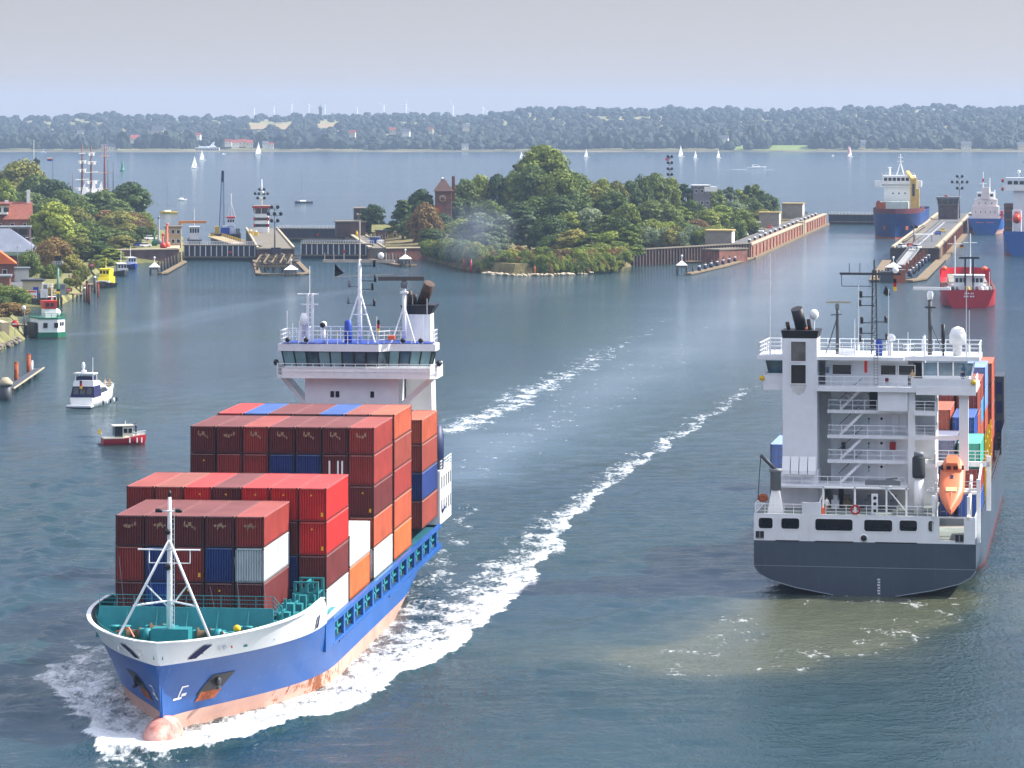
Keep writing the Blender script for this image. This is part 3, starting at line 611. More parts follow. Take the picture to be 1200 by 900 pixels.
HOUSES = [
  (94, 157, 9, WALL, GR, 'white house alone in the trees at the far left of the other shore', 5600), (158, 164, 14, CRE, RR, 'large red-roofed house on the slope across the fjord', 5420), (131, 174, 13, WALL, GR, 'white house by the water across the fjord', 5240),
  (122, 173, 8, CRE, GR, 'small cream house beside the white waterside house', 5245), (186, 155, 20, CRE, GR, 'long pale building high on the slope across the fjord', 5650), (232, 160, 9, WALL, RR, 'white house left of the waterfront village', 5500),
  (268, 168, 10, WALL, RR, 'leftmost house of the red-roofed waterfront row', 5262), (276, 169, 10, WALL, RR, 'second house of the red-roofed waterfront row', 5256), (284, 168, 11, CRE, RR, 'third house of the red-roofed waterfront row', 5266), (292, 169, 11, CRE, RR, 'widest house of the red-roofed waterfront row', 5258),
  (311, 170, 9, WALL, GR, 'white gabled house at the right end of the waterfront village', 5258), (318, 171, 7, WALL, RR, 'small white house at the right end of the waterfront village', 5252), (413, 157, 10, CRE, RR, 'red-roofed house among trees at mid slope', 5550), (476, 156, 12, WALL, GR, 'white villa in the trees above the shore', 5520),
  (460, 154, 10, CRE, RR, 'red-roofed house just left of the white villa', 5580), (505, 153, 7, CRE, RR, 'small red-roofed house right of the white villa', 5620), (546, 150, 12, CRE, GR, 'long low cream house high on the slope', 5750), (545, 173, 10, WALL, GR, 'low white house on the beach in the middle', 5215),
  (849, 164, 12, WALL, GR, 'white house with gables above the far shore lawn', 5270), (873, 162, 7, CRE, RR, 'small red-roofed house beside the far shore lawn', 5300), (1012, 169, 10, WALL, GR, 'white house near the spinnaker boat', 5260), (1132, 172, 15, WALL, GR, 'white arched pavilion by the water at the right', 5240), (1197, 172, 12, CRE, GR, 'cream waterfront house at the right edge', 5240), (55, 178.5, 6, WALL, GR, 'small white hut on the far beach at the left', 5195)]
FIELDS = [(288, 343, 146, 150), (372, 396, 145, 148)]
pos = []
for yy, dx, jit in [(5235, 15, 8), (5250, 16, 10), (5268, 16, 10), (5290, 18, 12), (5320, 20, 14)]:
    pos += [(x+r.normal(0, 4), yy+r.uniform(-jit, jit)+(float(fbm(np.array([x+5000.]), np.array([0.]), 260, 9)[0])-.5)*70, r.uniform(.75, 1.25)) for x in np.arange(-1250, 1250, dx)]
y = 5345
while y < 8150:
    d = 22 + (y-5345)*.008; pos += [(x+r.uniform(-.5, .5)*d, y+r.uniform(-.5, .5)*d, r.uniform(.6, 1.4)) for x in np.arange(-y*.235, y*.235, d)]; y += d*1.25
pos = np.array(pos); zz = far_z(pos[:, 0], pos[:, 1]); ppx = 600+pos[:, 0]*F/pos[:, 1]; ppy = HZ+(H-zz)*F/pos[:, 1]
keep = np.ones(len(pos), bool)
for x0, x1, y0, y1 in FIELDS: keep &= ~((ppx > x0) & (ppx < x1) & (ppy > y0-1) & (ppy < y1+8) & (pos[:, 1] > 5800))
clear = fbm(pos[:, 0]+4000, pos[:, 1], 130, 66) ; keep &= ~((clear > .68) & (pos[:, 1] > 5350))
keep &= ~((np.abs(ppx-925) < 26) & (pos[:, 1] < 5262)) & ~((ppx > 262) & (ppx < 325) & (pos[:, 1] < 5310) & (r.rand(len(pos)) < .75)) & ~((ppx > 228) & (ppx < 262) & (pos[:, 1] < 5300))
for hx, hy, hw, _, _, _, hY in HOUSES: keep &= ~((np.abs(ppx-hx) < hw*F/hY/2+5) & (pos[:, 1] < hY+8) & (ppy-16*F/pos[:, 1]*pos[:, 2] < hy+1))
pos, zz = pos[keep], zz[keep]; kw = .7+.6*fbm(pos[:, 0]+7000, pos[:, 1], 70, 23); kh = .55+1.5*fbm(pos[:, 0]+3000, pos[:, 1]*.2, 90, 17); VV, FF = [], []
for i, (p, z) in enumerate(zip(pos, zz)):
    w = 8.4*p[2]*(1.2 if p[1] < 5330 else (.85 if p[1] > 6800 else 1.0))*kw[i]; hh = w*r.uniform(.7, 1.1); a = r.rand()*6.28; c, s = math.cos(a), math.sin(a); q = var[i % 8]
    if p[1] < 5330: hh *= kh[i]
    VV.append(np.stack([p[0]+(q[:, 0]*c-q[:, 1]*s)*w, p[1]+(q[:, 0]*s+q[:, 1]*c)*w, z+hh*.55+q[:, 2]*hh], 1)); FF.append(bf+i*len(bv))
fm_ = foliage('far_wood_leaves', (28, 44, 32), (46, 66, 42), (80, 96, 58)); nn = [n for n in fm_.node_tree.nodes if n.type == 'TEX_NOISE'][0]; nn.inputs['Scale'].default_value = .05; nn.inputs['Detail'].default_value = 8
tag(npobj('far_wood', npmesh('far_wood', np.concatenate(VV), np.concatenate(FF), fm_, False)), kind='stuff')
for x0, x1, y0, y1 in FIELDS:
    Yf = 6700; xs_ = np.linspace((x0-600)*Yf/F, (x1-600)*Yf/F, 8); rows = [[(x*(Yf+dy)/Yf, Yf+dy, H-(yy-HZ)*(Yf+dy)/F + .3*math.sin(x*.05)) for x in xs_] for dy, yy in ((-60, y1+1.5), (0, (y0+y1)/2), (90, y0))]
    tag(MB().grid(rows).build('stubble_field', mat('stubble', (150, 128, 92), .95, .1, .02)), kind='structure')
# houses of the villages across the fjord
def far_house(px, py, w, rgbw, roofm, label, Y=5300, h=5.0, group='houses across the fjord'):
    x, _, z = A(px, py, Y); t_ = thing('far_house', label, 'house', (x, Y, z-h*.5), rnd.uniform(-.3, .3), group); d = w*.7
    MB().b2(-w/2, w/2, -d/2, d/2, -3, h).build('wall', mat('far_wall_%d' % sum(rgbw), rgbw, .8, .08), t_)
    MB().prismx([(-d/2-.4, h), (d/2+.4, h), (0, h+d*.55)], -w/2-.4, w/2+.4).build('roof', roofm, t_)
    k = max(2, int(w/4))
    for i in range(k): MB().box(-w/2+(i+.5)*w/k, -d/2-.03, h*.55, 1.2, .08, 1.5).build('window', GLASS, t_)
for px, py, w, wl, rf, lb, Y in HOUSES:
    far_house(px, py, w, wl, rf, lb, Y)
# white pavilion with wing roof on the far quay
x, y, z = A(243, 174, 5215); t_ = thing('waterfront_hall', 'long white hall with a bright slanting roof on the far quay', 'hall', (x, y, 1.2), 0)
MB().b2(-18, 18, -6, 6, 0, 4.5).build('wall', mat('hall_wall', (216, 222, 216), .7, .08), t_); MB().b2(-18.6, 18.6, -6.6, 6.6, 4.5, 5.0).b2(-12, 2, -5, 5, 5.0, 7.2).build('roof', WHITE, t_)
MB().prismy([(2, 5.6), (8, 13), (11, 14), (10, 9), (14, 5.8)], -1.2, 1.2).build('sail_roof', WHITE, t_)
[MB().box(-16+k*3.2, -6.04, 2.3, 2.2, .08, 1.8).build('window', GLASS, t_) for k in range(11)]
# lawn on the far shore
rows = [[((px-600)*Yl/F, Yl, zl) for px in np.linspace(842, 958, 12)] for Yl, zl in ((5215, 2.4), (5240, 5.5), (5262, 9.5))]
tag(MB().grid(rows).build('far_lawn', mat('far_lawn_grass', (112, 128, 62), .95, .15, .02)), kind='structure')
# wind turbines beyond the ridge
def turbine(px, yt, label):
    yt += 2.5
    Y = 12500; x, _, z = A(px, yt, Y); z0 = 1; t_ = thing('wind_turbine', label, 'wind turbine', (x, Y, z0), rnd.uniform(-.4, .4), 'wind turbines on the horizon'); h = z-z0
    MB().lathe([(2.2, 0), (1.1, h)], n=10).build('tower', WHITE, t_); MB().b2(-1.2, 1.2, -6, 4, h, h+2.6).build('nacelle', WHITE, t_); a0 = rnd.uniform(0, 2)
    for k in range(3):
        a = a0+k*2.094; b_ = MB(); b_.beam((0, -6.6, h+1.8), (math.sin(a)*25, -6.6, h+1.8+math.cos(a)*25), 1.5, .5); b_.build('blade', WHITE, t_)
for px, yt, o in [(298, 123, 'leftmost'), (321, 121, 'second from the left'), (342, 120.5, 'third from the left'), (362, 120.5, 'just left of the dark tower'), (381, 120, 'just right of the dark tower'), (419, 123, 'sixth from the left'), (450, 122, 'seventh from the left'), (476, 120.5, 'eighth from the left'), (531, 121, 'second from the right'), (566, 124, 'rightmost')]:
    turbine(px, yt, f'white wind turbine on the horizon, {o} of the row')
x, y, z = A(375.5, 124, 9000); t_ = thing('dark_tower', 'dark slim tower between two wind turbines on the horizon', 'tower', (x, y, 14)); MB().lathe([(4.5, 0), (4.0, z-14-10), (5.5, z-14-9), (5.5, z-14-4), (2, z-14)], n=10).build('shaft', DGREY, t_); MB().bar((0, 0, z-14), (0, 0, z-8), .5).build('aerial', DGREY, t_)
# ------------------------------------------------------------------ locks, quays and buildings
def quad_prism(b, a, c, w0, w1, z0, z1):
    """block along the line a->c with width w0 to its left and w1 to its right"""
    a, c = Vector(a), Vector(c); d = (c-a).normalized(); n = Vector((-d.y, d.x)); p = [a-n*w1, c-n*w1, c+n*w0, a+n*w0]; b.prism([(q.x, q.y) for q in p], z0, z1); return b
STEELW = mat('rusty_sheet_piling', (58, 44, 42), .85, .3, .15, streak=.5, streak_rgb=(170, 160, 150), rgb2=(72, 54, 48))
PALEC = mat('pale_concrete_coping', (178, 164, 138), .9, .2, .3, streak=.2, streak_rgb=(120, 108, 90))
DARKG = mat('dark_gate_steel', (48, 54, 66), .6, .25, .3, streak=.3, streak_rgb=(110, 100, 90))
def lamp_mast(x, y, z0, zt, label, rows=((0, 2), (-2.4, 3), (-4.6, 2)), name='floodlight_mast', sp=1.9, pink=False):
    t_ = thing(name, label, 'light mast', (x, y, z0)); h = zt-z0; b = MB(); b.lathe([(.3, 0), (.16, h)], n=8); b.build('pole', GREY, t_)
    for dz, k in rows:
        MB().bar((-(k-1)*sp/2-.2, 0, h+dz-.6), ((k-1)*sp/2+.2, 0, h+dz-.6), .1, 5).build('cross_arm', GREY, t_)
        for i in range(k): MB().lathe([(.25, .35), (.62, -.1), (.66, -.3), (.5, -.35)], ((i-(k-1)/2)*sp, -.2, h+dz), 10, 'y').build('floodlight', BLACK, t_)
    if pink: MB().box(-1.2, 0, h-1.2, 1.4, .2, 1.2).build('pink_signal', mat('pink_signal_cloth', (226, 80, 120), .7, .1), t_)
    return t_
def gate(label, a, c, zt, th=5.0, posts=True, z0=-.5):
    a, c = Vector(a+(0,)), Vector(c+(0,)); L_ = (c-a).length; d = (c-a).normalized(); t_ = thing('lock_gate', label, 'lock gate', a, math.atan2(d.y, d.x))
    MB().b2(0, L_, .6, th-.6, z0, zt-1.2).build('gate_body', DARKG, t_); MB().b2(-.4, L_+.4, .1, th-.1, zt-1.2, zt-.85).b2(0, L_, -.4, .5, .9, 1.4).build('walkway', CONC, t_)
    for i in range(int(L_/1.9)+1): MB().b2(i*1.9-.12, i*1.9+.12, .1, .55, 1.4, zt-1.2).build('gate_rib', WHITE2 if posts else DARKG, t_)
    b = MB(); b.rail([(0, .3, zt-.85), (L_, .3, zt-.85)], 1.05, .05, 1.6, 2).rail([(0, th-.4, zt-.85), (L_, th-.4, zt-.85)], 1.05, .05, 1.6, 2); b.build('railing', WHITE2, t_)
    MB().lathe([(.55, 0), (.55, .25)], (L_*.62, -.5, 2.6), 10, 'y').build('red_signal', REDP, t_)
    return t_
def piles(b, pts, z1, r=.28): 
    for x, y in pts: b.bar((x, y, -1.5), (x, y, z1), r, 7)
def box_thing(name, label, cat, cx, cy, z0, lx, ly, h, wm, rz=0, roof=None, rm=None, wins=0, over=.4, group=None, storeys=1, doors=True, ridge='x'):
    t_ = thing(name, label, cat, (cx, cy, z0), rz, group); MB().b2(-lx/2, lx/2, -ly/2, ly/2, -.5, h).build('wall', wm, t_)
    if roof == 'flat': MB().b2(-lx/2-over, lx/2+over, -ly/2-over, ly/2+over, h, h+.45).build('roof', rm, t_)
    elif roof == 'gable':
        rh = (ly if ridge == 'x' else lx)*.42; b = MB()
        if ridge == 'x': b.prismx([(-ly/2-over, h-.1), (ly/2+over, h-.1), (0, h+rh)], -lx/2-over, lx/2+over)
        else: b.prismy([(-lx/2-over, h-.1), (lx/2+over, h-.1), (0, h+rh)], -ly/2-over, ly/2+over)
        b.build('roof', rm, t_)
    elif roof == 'hip':
        rh = min(lx, ly)*.45; o = over; q = max(0, lx/2-ly/2); b = MB(); b.add([(-lx/2-o, -ly/2-o, h), (lx/2+o, -ly/2-o, h), (lx/2+o, ly/2+o, h), (-lx/2-o, ly/2+o, h), (-q, 0, h+rh), (q+.01, 0, h+rh)], [(0, 1, 5, 4), (1, 2, 5), (2, 3, 4, 5), (3, 0, 4), (3, 2, 1, 0)]); b.build('roof', rm, t_)
    for st in range(storeys):
        for i in range(wins):
            x = -lx/2+(i+.5)*lx/wins; z = h/storeys*(st+.55); w_ = MB().b2(x-.55, x+.55, -ly/2-.04, -ly/2+.02, z-.65, z+.65).build('window', GLASS, t_); b = MB(); b.path([(x-.6, -ly/2-.06, z-.7), (x+.6, -ly/2-.06, z-.7), (x+.6, -ly/2-.06, z+.7), (x-.6, -ly/2-.06, z+.7), (x-.6, -ly/2-.06, z-.7)], .07, 4); b.build('frame', WHITE2, w_)
    return t_

# --- old lock: central pier with its timber guide work
t_ = thing('lock_pier', 'narrow concrete pier between the two old lock chambers, carrying the red and white tower', 'pier', (0, 0, 0))
P0, P1 = (-79.8, 1183), (-100.2, 1400)
quad_prism(MB(), P0, P1, 6.2, 6.2, -1, 4.2).build('pier_wall', DBRICK, t_)
b = MB(); quad_prism(b, (P0[0]+.02, P0[1]-.3), P1, 6.5, 6.5, 4.2, 4.62); b.build('pier_deck', CONC, t_)
for sd in (-1, 1):
    b = MB(); d = (Vector(P1)-Vector(P0)).normalized(); n = Vector((-d.y, d.x)); a = Vector(P0)+n*sd*6.1; c = Vector(P1)+n*sd*6.1; b.beam((a.x, a.y, 4.85), (c.x, c.y, 4.85), .7, .5); b.build('coping', PALEC, t_)
b = MB(); b.b2(-81.4, -78.2, 1181.9, 1183.3, -1, 4.9); b.build('fender_column', mat('dark_slate_column', (70, 62, 72), .8, .2), t_)
t_ = thing('gangway', 'pale sloping gangway on the left side of the old lock pier', 'gangway', (-101, 1240, 4.7), .35); MB().add([(-2.6, -16, 0), (2.6, -16, 0), (2.6, 16, 1.6), (-2.6, 16, 1.6), (-2.6, -16, -.4), (2.6, -16, -.4), (2.6, 16, 1.2), (-2.6, 16, 1.2)], [(0, 1, 2, 3), (4, 7, 6, 5), (0, 4, 5, 1), (1, 5, 6, 2), (2, 6, 7, 3), (3, 7, 4, 0)]).build('ramp', PALEC, t_); MB().rail([(-2.5, -16, 0), (-2.5, 16, 1.6)], 1, .06, 3).rail([(2.5, -16, 0), (2.5, 16, 1.6)], 1, .06, 3).build('railing', YELLOW, t_)
def trestle(label, walk, pile_pts, z=2.6, hut=None, wz=.7, ww=1.6):
    t_ = thing('timber_fender', label, 'timber fender', (walk[0][0][0], walk[0][0][1], 0)); ox, oy = walk[0][0]; sh = lambda p: (p[0]-ox, p[1]-oy)
    for line in walk:
        for p, q in zip(line[:-1], line[1:]):
            b = MB(); quad_prism(b, sh(p), sh(q), ww/2, ww/2, wz-.45, wz); b.build('walkway', WOOD, t_)
    for x, y in pile_pts: MB().bar((x-ox, y-oy, -1.2), (x-ox, y-oy, z+rnd.uniform(-.2, .3)), .34, 7).build('pile', DWOOD, t_)
    return t_
pp = [(-84+i*2.6+rnd.uniform(-.3, .3)+(1183-y)*.045, y) for y in (1172, 1150, 1128, 1106) for i in range(5)]
tt_ = trestle('broad timber guide work with pale walkways in front of the old lock pier', [[(-87.5, 1190), (-78.5, 1082), (-75, 1079)], [(-73, 1184), (-63.5, 1090), (-67, 1079)], [(-77, 1078), (-65, 1078)]], pp, 2.9)
for y in (1172, 1150, 1128, 1106, 1088): b = MB(); xo = (1183-y)*.045; b.b2(-84.5+xo+87.5, -71.5+xo+87.5, y-1190-.25, y-1190+.25, 2.3, 2.75); b.build('cross_beam', WOOD, tt_)
for k in range(44):
    yy_ = rnd.uniform(1092, 1174); xo = (1183-yy_)*.045; x_ = rnd.uniform(-85, -72.5)+xo+87.5; b = MB()
    if k % 2: b.box(x_, yy_-1190, 3.1, .7, .7, .5)
    else: b.box(x_, yy_-1190, 2.6, rnd.uniform(2, 4), .35, .35)
    b.build('timber_cap' if k % 2 else 'cross_beam', PALEC if k % 4 == 1 else (WOOD if k % 3 else DWOOD), tt_)
for i in range(5): b = MB(); b.beam((-84+i*2.6+87.5, 1172-1190, 2.95), (-81+i*2.6+87.5, 1104-1190, 2.95), .4, .35); b.build('cross_beam', WOOD, tt_)
def hut(label, x, y, z0, w=2.6, blue=False):
    t_ = thing('lamp_hut', label, 'hut', (x, y, 0)); b = MB(); piles(b, [(-w*.4, -w*.4), (w*.4, -w*.4), (w*.4, w*.4), (-w*.4, w*.4)], z0, .22); b.build('legs', DWOOD, t_)
    MB().b2(-w*.4, w*.4, -w*.4, w*.4, z0-.8, z0).build('base', GREY, t_); MB().add([(-w/2, -w/2, z0), (w/2, -w/2, z0), (w/2, w/2, z0), (-w/2, w/2, z0), (0, 0, z0+1.5), (.01, 0, z0+1.5)], [(0, 1, 4), (1, 2, 4), (2, 3, 4), (3, 0, 4), (3, 2, 1, 0)]).build('roof', WHITE, t_); MB().bar((0, 0, z0+1.3), (0, 0, z0+2.8), .1).ell((0, 0, z0+2.9), .35, .35, .35, 8, 6).build('lamp', WHITE2, t_)
hut('white pyramid-roofed lamp hut at the tip of the old lock guide work', *G(341, 323), 1.9, 4.2)
gate('dark lock gate of the left old chamber with white railing', (-112.5, 1199), (-86.4, 1196), 6.1)
gate('near lock gate of the right old chamber with white uprights', (-73.2, 1213), (-48.6, 1210), 6.1)
gate('far lock gate of the right old chamber behind the tower', (-93, 1384), (-66.6, 1380), 6.1, posts=False)
# control tower
x, y = -96.8, 1354; t_ = thing('control_tower', 'red and white banded lock control tower with flared glass top', 'control tower', (x, y, 4.6))
REDB = mat('red_band_paint', (176, 40, 44), .6, .1)
MB().b2(-2.6, 2.6, -2.6, 2.6, 0, 7.2).build('shaft', WHITE, t_)
for z in (2.1, 4.6): MB().b2(-2.66, 2.66, -2.66, 2.66, z, z+1.1).build('window_band', GLASS, t_); [MB().b2(sx_*2.7-.35, sx_*2.7+.35, -2.75, -2.0, z-.1, z+1.2).build('red_panel', REDB, t_) for sx_ in (-1, 1)]
MB().box(0, 0, 8.3, 5.4, 5.4, 2.1, taper=1.2).build('gallery_window', GLASS, t_); MB().b2(-3.5, 3.5, -3.5, 3.5, 9.4, 10.1).build('red_fascia', REDB, t_); MB().b2(-3.3, 3.3, -3.3, 3.3, 10.1, 10.35).build('roof', PALEC, t_)
for x_ in (-1.6, 0, 1.6): MB().beam((x_*1.5, -2.75, 7.3), (x_*1.7, -3.25, 9.35), .18, .1).build('window_pillar', WHITE2, t_)
b = MB(); b.lathe([(.3, 10.3), (.12, 20.5)], n=8); mp = b.build('mast', WHITE2, t_)
for z, xs_ in ((16.6, (-.9, .9)), (14.9, (-2.6, -1.1, .8, 2.3)), (13.2, (-1.6, 1.0))):
    for x_ in xs_: MB().lathe([(.2, .3), (.55, -.1), (.58, -.3)], (x_, -.2, z), 10, 'y').bar((0, 0, z-.4), (x_, 0, z-.4), .08, 4).build('floodlight', BLACK, mp)
MB().ell((.3, -.4, 15.4), .6, .6, .6, 10, 6).ell((-.6, -.3, 13.3), .6, .5, .45, 10, 6).build('radar_dome', WHITE, mp)
lamp_mast(-80.5, 1187, 4.6, 18.5, 'floodlight mast standing in front of the red and white tower', ((0, 2), (-2.3, 3), (-4.6, 2)), sp=2.1)
for px, py, c, lb in ((311, 272, REDP, 'small red and white machine at the foot of the control tower'), (294, 275, YELLOW, 'yellow winch cover on the old lock pier'), (300, 276, YELLOW, 'second yellow winch cover nearer the tower')):
    x, y = G(px, py, 4.6); t_ = thing('deck_machine', lb, 'machine', (x, y, 4.62)); MB().b2(-.8, .8, -.6, .6, 0, 1.3).build('housing', c, t_); MB().lathe([(.5, 1.3), (.3, 1.8)], n=8).build('cap', WHITE2, t_)
# right wall of the old lock with brick machine houses
t_ = thing('lock_wall', 'concrete wall along the right side of the old lock', 'wall', (0, 0, 0)); b = MB(); quad_prism(b, (-48.4, 1194), (-67.4, 1395), 0, 5.5, -1, 4.3); b.build('wall', CONC, t_); b = MB(); quad_prism(b, (-48.6, 1193.6), (-67.6, 1395), .3, .9, 4.3, 4.75); b.build('coping', PALEC, t_); b = MB(); quad_prism(b, (-43.6, 1194), (-62.4, 1395), 0, .5, 4.3, 4.7); b.build('kerb', PALEC, t_)
box_thing('machine_house', 'dark brick machine house beside the far gate of the old lock', 'machine house', -61.5, 1330, 4.3, 11, 14, 5.0, DBRICK, .09, 'flat', CONC, 0)
box_thing('machine_house', 'small concrete cabin on the old lock wall behind the machine house', 'machine house', -60, 1420, 3.5, 5, 6, 6.0, CONC, .09, 'flat', PALEC, 0)
box_thing('rail_pillar', 'tall brick pillar at the fjord end of the old lock wall', 'pillar', -64, 1465, 3.0, 4.4, 5, 8.0, DBRICK, .1, 'flat', PALEC, 0)
x0, y0 = G(430, 303); 
t_ = thing('brick_quay_wall', 'reddish brick quay wall on the island right of the old lock', 'wall', (0, 0, 0)); b = MB(); quad_prism(b, (-48.2, 1196), G(500, 304), 2.5, 0, -1, 3.9); b.build('wall', BRICK, t_); b = MB(); quad_prism(b, (-48.2, 1195.7), (G(500, 304)[0], G(500, 304)[1]-.3), 3.0, 0, 3.9, 4.2); b.build('coping', PALEC, t_)
trestle('dark timber fender beside the brick quay right of the old lock', [[(-52, 1196), G(432, 305), G(468, 312.5), G(487, 312)]], [G(438+i*4.2, 305.5+i*.55+rnd.uniform(-.3, .3)) for i in range(11)], 3.0)
hut('white-topped lamp hut at the end of the fender right of the old lock', *G(475, 312.5), 2.6, 4.0)
# left quay wall of the old lock and its fender
t_ = thing('brick_quay_wall', 'brown brick quay wall on the left bank beside the old lock', 'wall', (0, 0, 0)); b = MB(); quad_prism(b, G(139, 308.5), (-112.4, 1180), 4, 0, -1, 4.3); quad_prism(b, (-112.4, 1180), (-135, 1424), 4, 0, -1, 4.3); b.build('wall', mat_brick('brown_brick', (112, 78, 68), (98, 70, 62), (120, 104, 96)), t_); b = MB(); p = G(139, 308.5); quad_prism(b, (p[0], p[1]-.3), (-112.1, 1179.7), 4.3, 0, 4.3, 4.65); quad_prism(b, (-112.1, 1179.7), (-134.7, 1424), 4.3, 0, 4.3, 4.65); b.build('coping', PALEC, t_)
trestle('timber fender with dark round piles at the left corner of the old lock', [[(-111, 1178), G(216, 308.5), G(193, 321.5), G(187, 322)]], [G(186+i*3.6, 319-i*1.6) for i in range(9)], 3.4)
hut('white lamp hut on dark piles at the left fender tip', *G(181, 321.5), 2.3, 3.2)
box_thing('lock_building', 'beige flat-roofed building on the left quay of the old lock', 'building', (203-600)*1215/F, 1215, 4.3, 5.5, 9, 6.5, mat('beige_render', (176, 152, 118), .85, .15, .3), .08, 'flat', CONC, 3, storeys=2)
for px, py, c, lb, h_ in ((181, 288, mat('green_buoy', (24, 110, 74), .5, .1), 'green navigation buoy stored on the left quay', 5), (191, 291, REDP, 'red navigation buoy stored on the left quay, left of the beige building', 4.2), (196, 290, ORANGE, 'orange navigation buoy stored beside the beige building', 7.5), (186, 286, GREY, 'grey lattice mast standing among the stored buoys', 9)):
    x, y = G(px, py, 4.5); t_ = thing('navigation_buoy' if 'buoy' in lb else 'lattice_mast', lb, 'buoy' if 'buoy' in lb else 'mast', (x, y, 4.5)); MB().lathe([(.9, 0), (1.1, .8), (.9, 1.6), (.35, 1.9), (.28, h_)], n=10).build('body', c, t_); MB().ell((0, 0, h_+.4), .5, .5, .5, 8, 6).build('topmark', c, t_)
def car(x, y, z, rz, paint, label, group=None):
    t_ = thing('parked_car', label, 'car', (x, y, z), rz, group); b = MB(); b.prismy([(-2.1, .35), (2.1, .35), (2.15, .85), (1.2, .98), (-1.9, 1.0), (-2.15, .8)], -.85, .85); b.build('body', paint, t_)
    b = MB(); b.prismy([(1.05, .97), (.45, 1.48), (-1.2, 1.5), (-1.85, .97)], -.74, .74); b.build('cabin', GLASS, t_); b = MB(); b.b2(-1.25, .5, -.72, .72, 1.49, 1.55); b.build('roof', paint, t_)
    for sx_ in (-1.35, 1.35):
        for sy_ in (-.8, .8): w_ = MB().lathe([(.33, -.11), (.33, .11)], (sx_, sy_, .33), 12, 'y').build('wheel', BLACK, t_); MB().lathe([(.18, -.13), (.18, .13)], (sx_, sy_, .33), 8, 'y').build('rim', GREY, w_)
    for sy_ in (-.6, .6): MB().b2(2.1, 2.18, sy_-.18, sy_+.18, .62, .78).build('headlight', WHITE2, t_)
for k, (px, py, c, lb) in enumerate(((153, 289, WHITE, 'white car parked on the quay beside the wood'), (163, 289.5, BLUEP, 'dark blue car parked on the quay between two white cars'), (170, 289.5, WHITE, 'white car parked on the quay next to the stored buoys'), (176, 281, WHITE, 'white car parked further back by the low bush'))): car(*G(px, py, 4.4), 4.35, .3+.1*k, c, lb)
car(*G(20, 328, 2.75), 2.74, .1, REDP, 'red car driving on the bank road at the left')
rows = [[(x, y, 2.735) for x, y in (G(-40, yy, 2.7), G(0, yy, 2.7), G(30, yy, 2.7), G(48, yy, 2.7))] for yy in (336, 331, 326)]
tag(MB().grid(rows, False).build('bank_road', ASPH), kind='structure')
# houses on the left bank
b0 = box_thing('brick_house', 'large brick house with red tiled roof and white dormer windows on the left bank', 'house', (-14-600)*1225/F, 1225, 4, 30, 14, 9.5, BRICK, .12, 'gable', ROOFT, 7, storeys=2)
MB().b2(-11, 7, -9.2, -3, 11.2, 14.2).build('dormer', WHITE, b0); MB().b2(-11.8, 7.8, -10, -2.5, 14.2, 15.0).build('dormer_roof', ROOFT, b0); [MB().b2(-10+k*2.6, -8.2+k*2.6, -9.28, -9.15, 12, 13.6).build('dormer_window', GLASS, b0) for k in range(7)]
for x_ in (14, 6.5): MB().b2(x_-.6, x_+.6, -4.5 if x_ < 10 else -.6, -3.3 if x_ < 10 else .6, 12, 19.5 if x_ > 10 else 16).build('chimney', WHITE, b0)
b0 = box_thing('brick_house', 'dark building wrapped in scaffolding below the brick house', 'house', (-12-600)*1140/F, 1140, 4, 26, 12, 9, mat('dark_clinker', (70, 58, 60), .85, .2), .1, 'flat', GREY, 0)
b = MB()
for k in range(9): b.bar((-13+k*3.2, -7.4, 0), (-13+k*3.2, -7.4, 10.5), .09, 4)
for z in (2.2, 4.4, 6.6, 8.8): b.bar((-13, -7.4, z), (13, -7.4, z), .08, 4)
b.build('scaffolding', GREY, b0)
for z in (2.2, 4.4, 6.6, 8.8): MB().b2(-13, 13, -7.3, -6.3, z-.15, z-.05).build('scaffold_deck', WOOD, b0)
b0 = box_thing('brick_hall', 'brick hall with grey hipped glass roof and green eaves on the left bank', 'hall', (-6-600)*1055/F, 1055, 3, 24, 15, 5.6, BRICK, .1, 'hip', mat('grey_sheet_roof', (120, 126, 140), .5, .15, .3), 3, storeys=1, over=1.6); MB().b2(-13.7, 13.7, -9.2, 9.2, 4.5, 5.55).build('eaves', mat('green_fascia', (142, 164, 142), .7, .1), b0)
b0 = box_thing('brick_house', 'small house with bright orange gable roof at the left edge', 'house', (-5-600)*985/F, 985, 2.7, 10, 13, 5.2, BRICK, .15, 'gable', mat('orange_tiles', (222, 110, 56), .8, .12, .4), 2, ridge='y', over=.8); b = MB(); b.b2(5.2, 9.2, -6, -1, -.3, 3.6); b.build('porch', mat('pale_render', (200, 196, 186), .8, .1), b0); MB().b2(4.9, 9.6, -6.5, -.5, 3.6, 4.0).build('porch_roof', GREY, b0)
box_thing('brick_house', 'low brick shed at the left edge beside the road', 'shed', G(-2, 338, 2.8)[0]-.5, 938, 2.7, 8, 9, 3.4, BRICK, .1, 'flat', GREY, 1)
b0 = box_thing('kiosk', 'low grey kiosk with dark roof above the small cove', 'kiosk', (39-600)*930/F, 930, 2.7, 5.2, 4, 2.6, mat('kiosk_wall', (190, 178, 156), .8, .1), 0, 'flat', DGREY, 0)
def board(name, label, px, py, w, h_, z0, m, stripes=(), rz=0):
    x, y = G(px, py, 2.75); t_ = thing(name, label, 'sign', (x, y, 2.7), rz); b = MB(); [b.bar((sx_*w*.35, .05, 0), (sx_*w*.35, .05, z0+h_*.8), .07, 5) for sx_ in (-1, 1)]; b.build('posts', GREY, t_); MB().b2(-w/2, w/2, -.06, .06, z0, z0+h_).build('panel', m, t_)
    for x0, x1, za, zb_, mm_ in stripes: MB().b2(x0*w/2, x1*w/2, -.09, -.062, z0+za*h_, z0+zb_*h_).build('stripe', mm_, t_)
    return t_
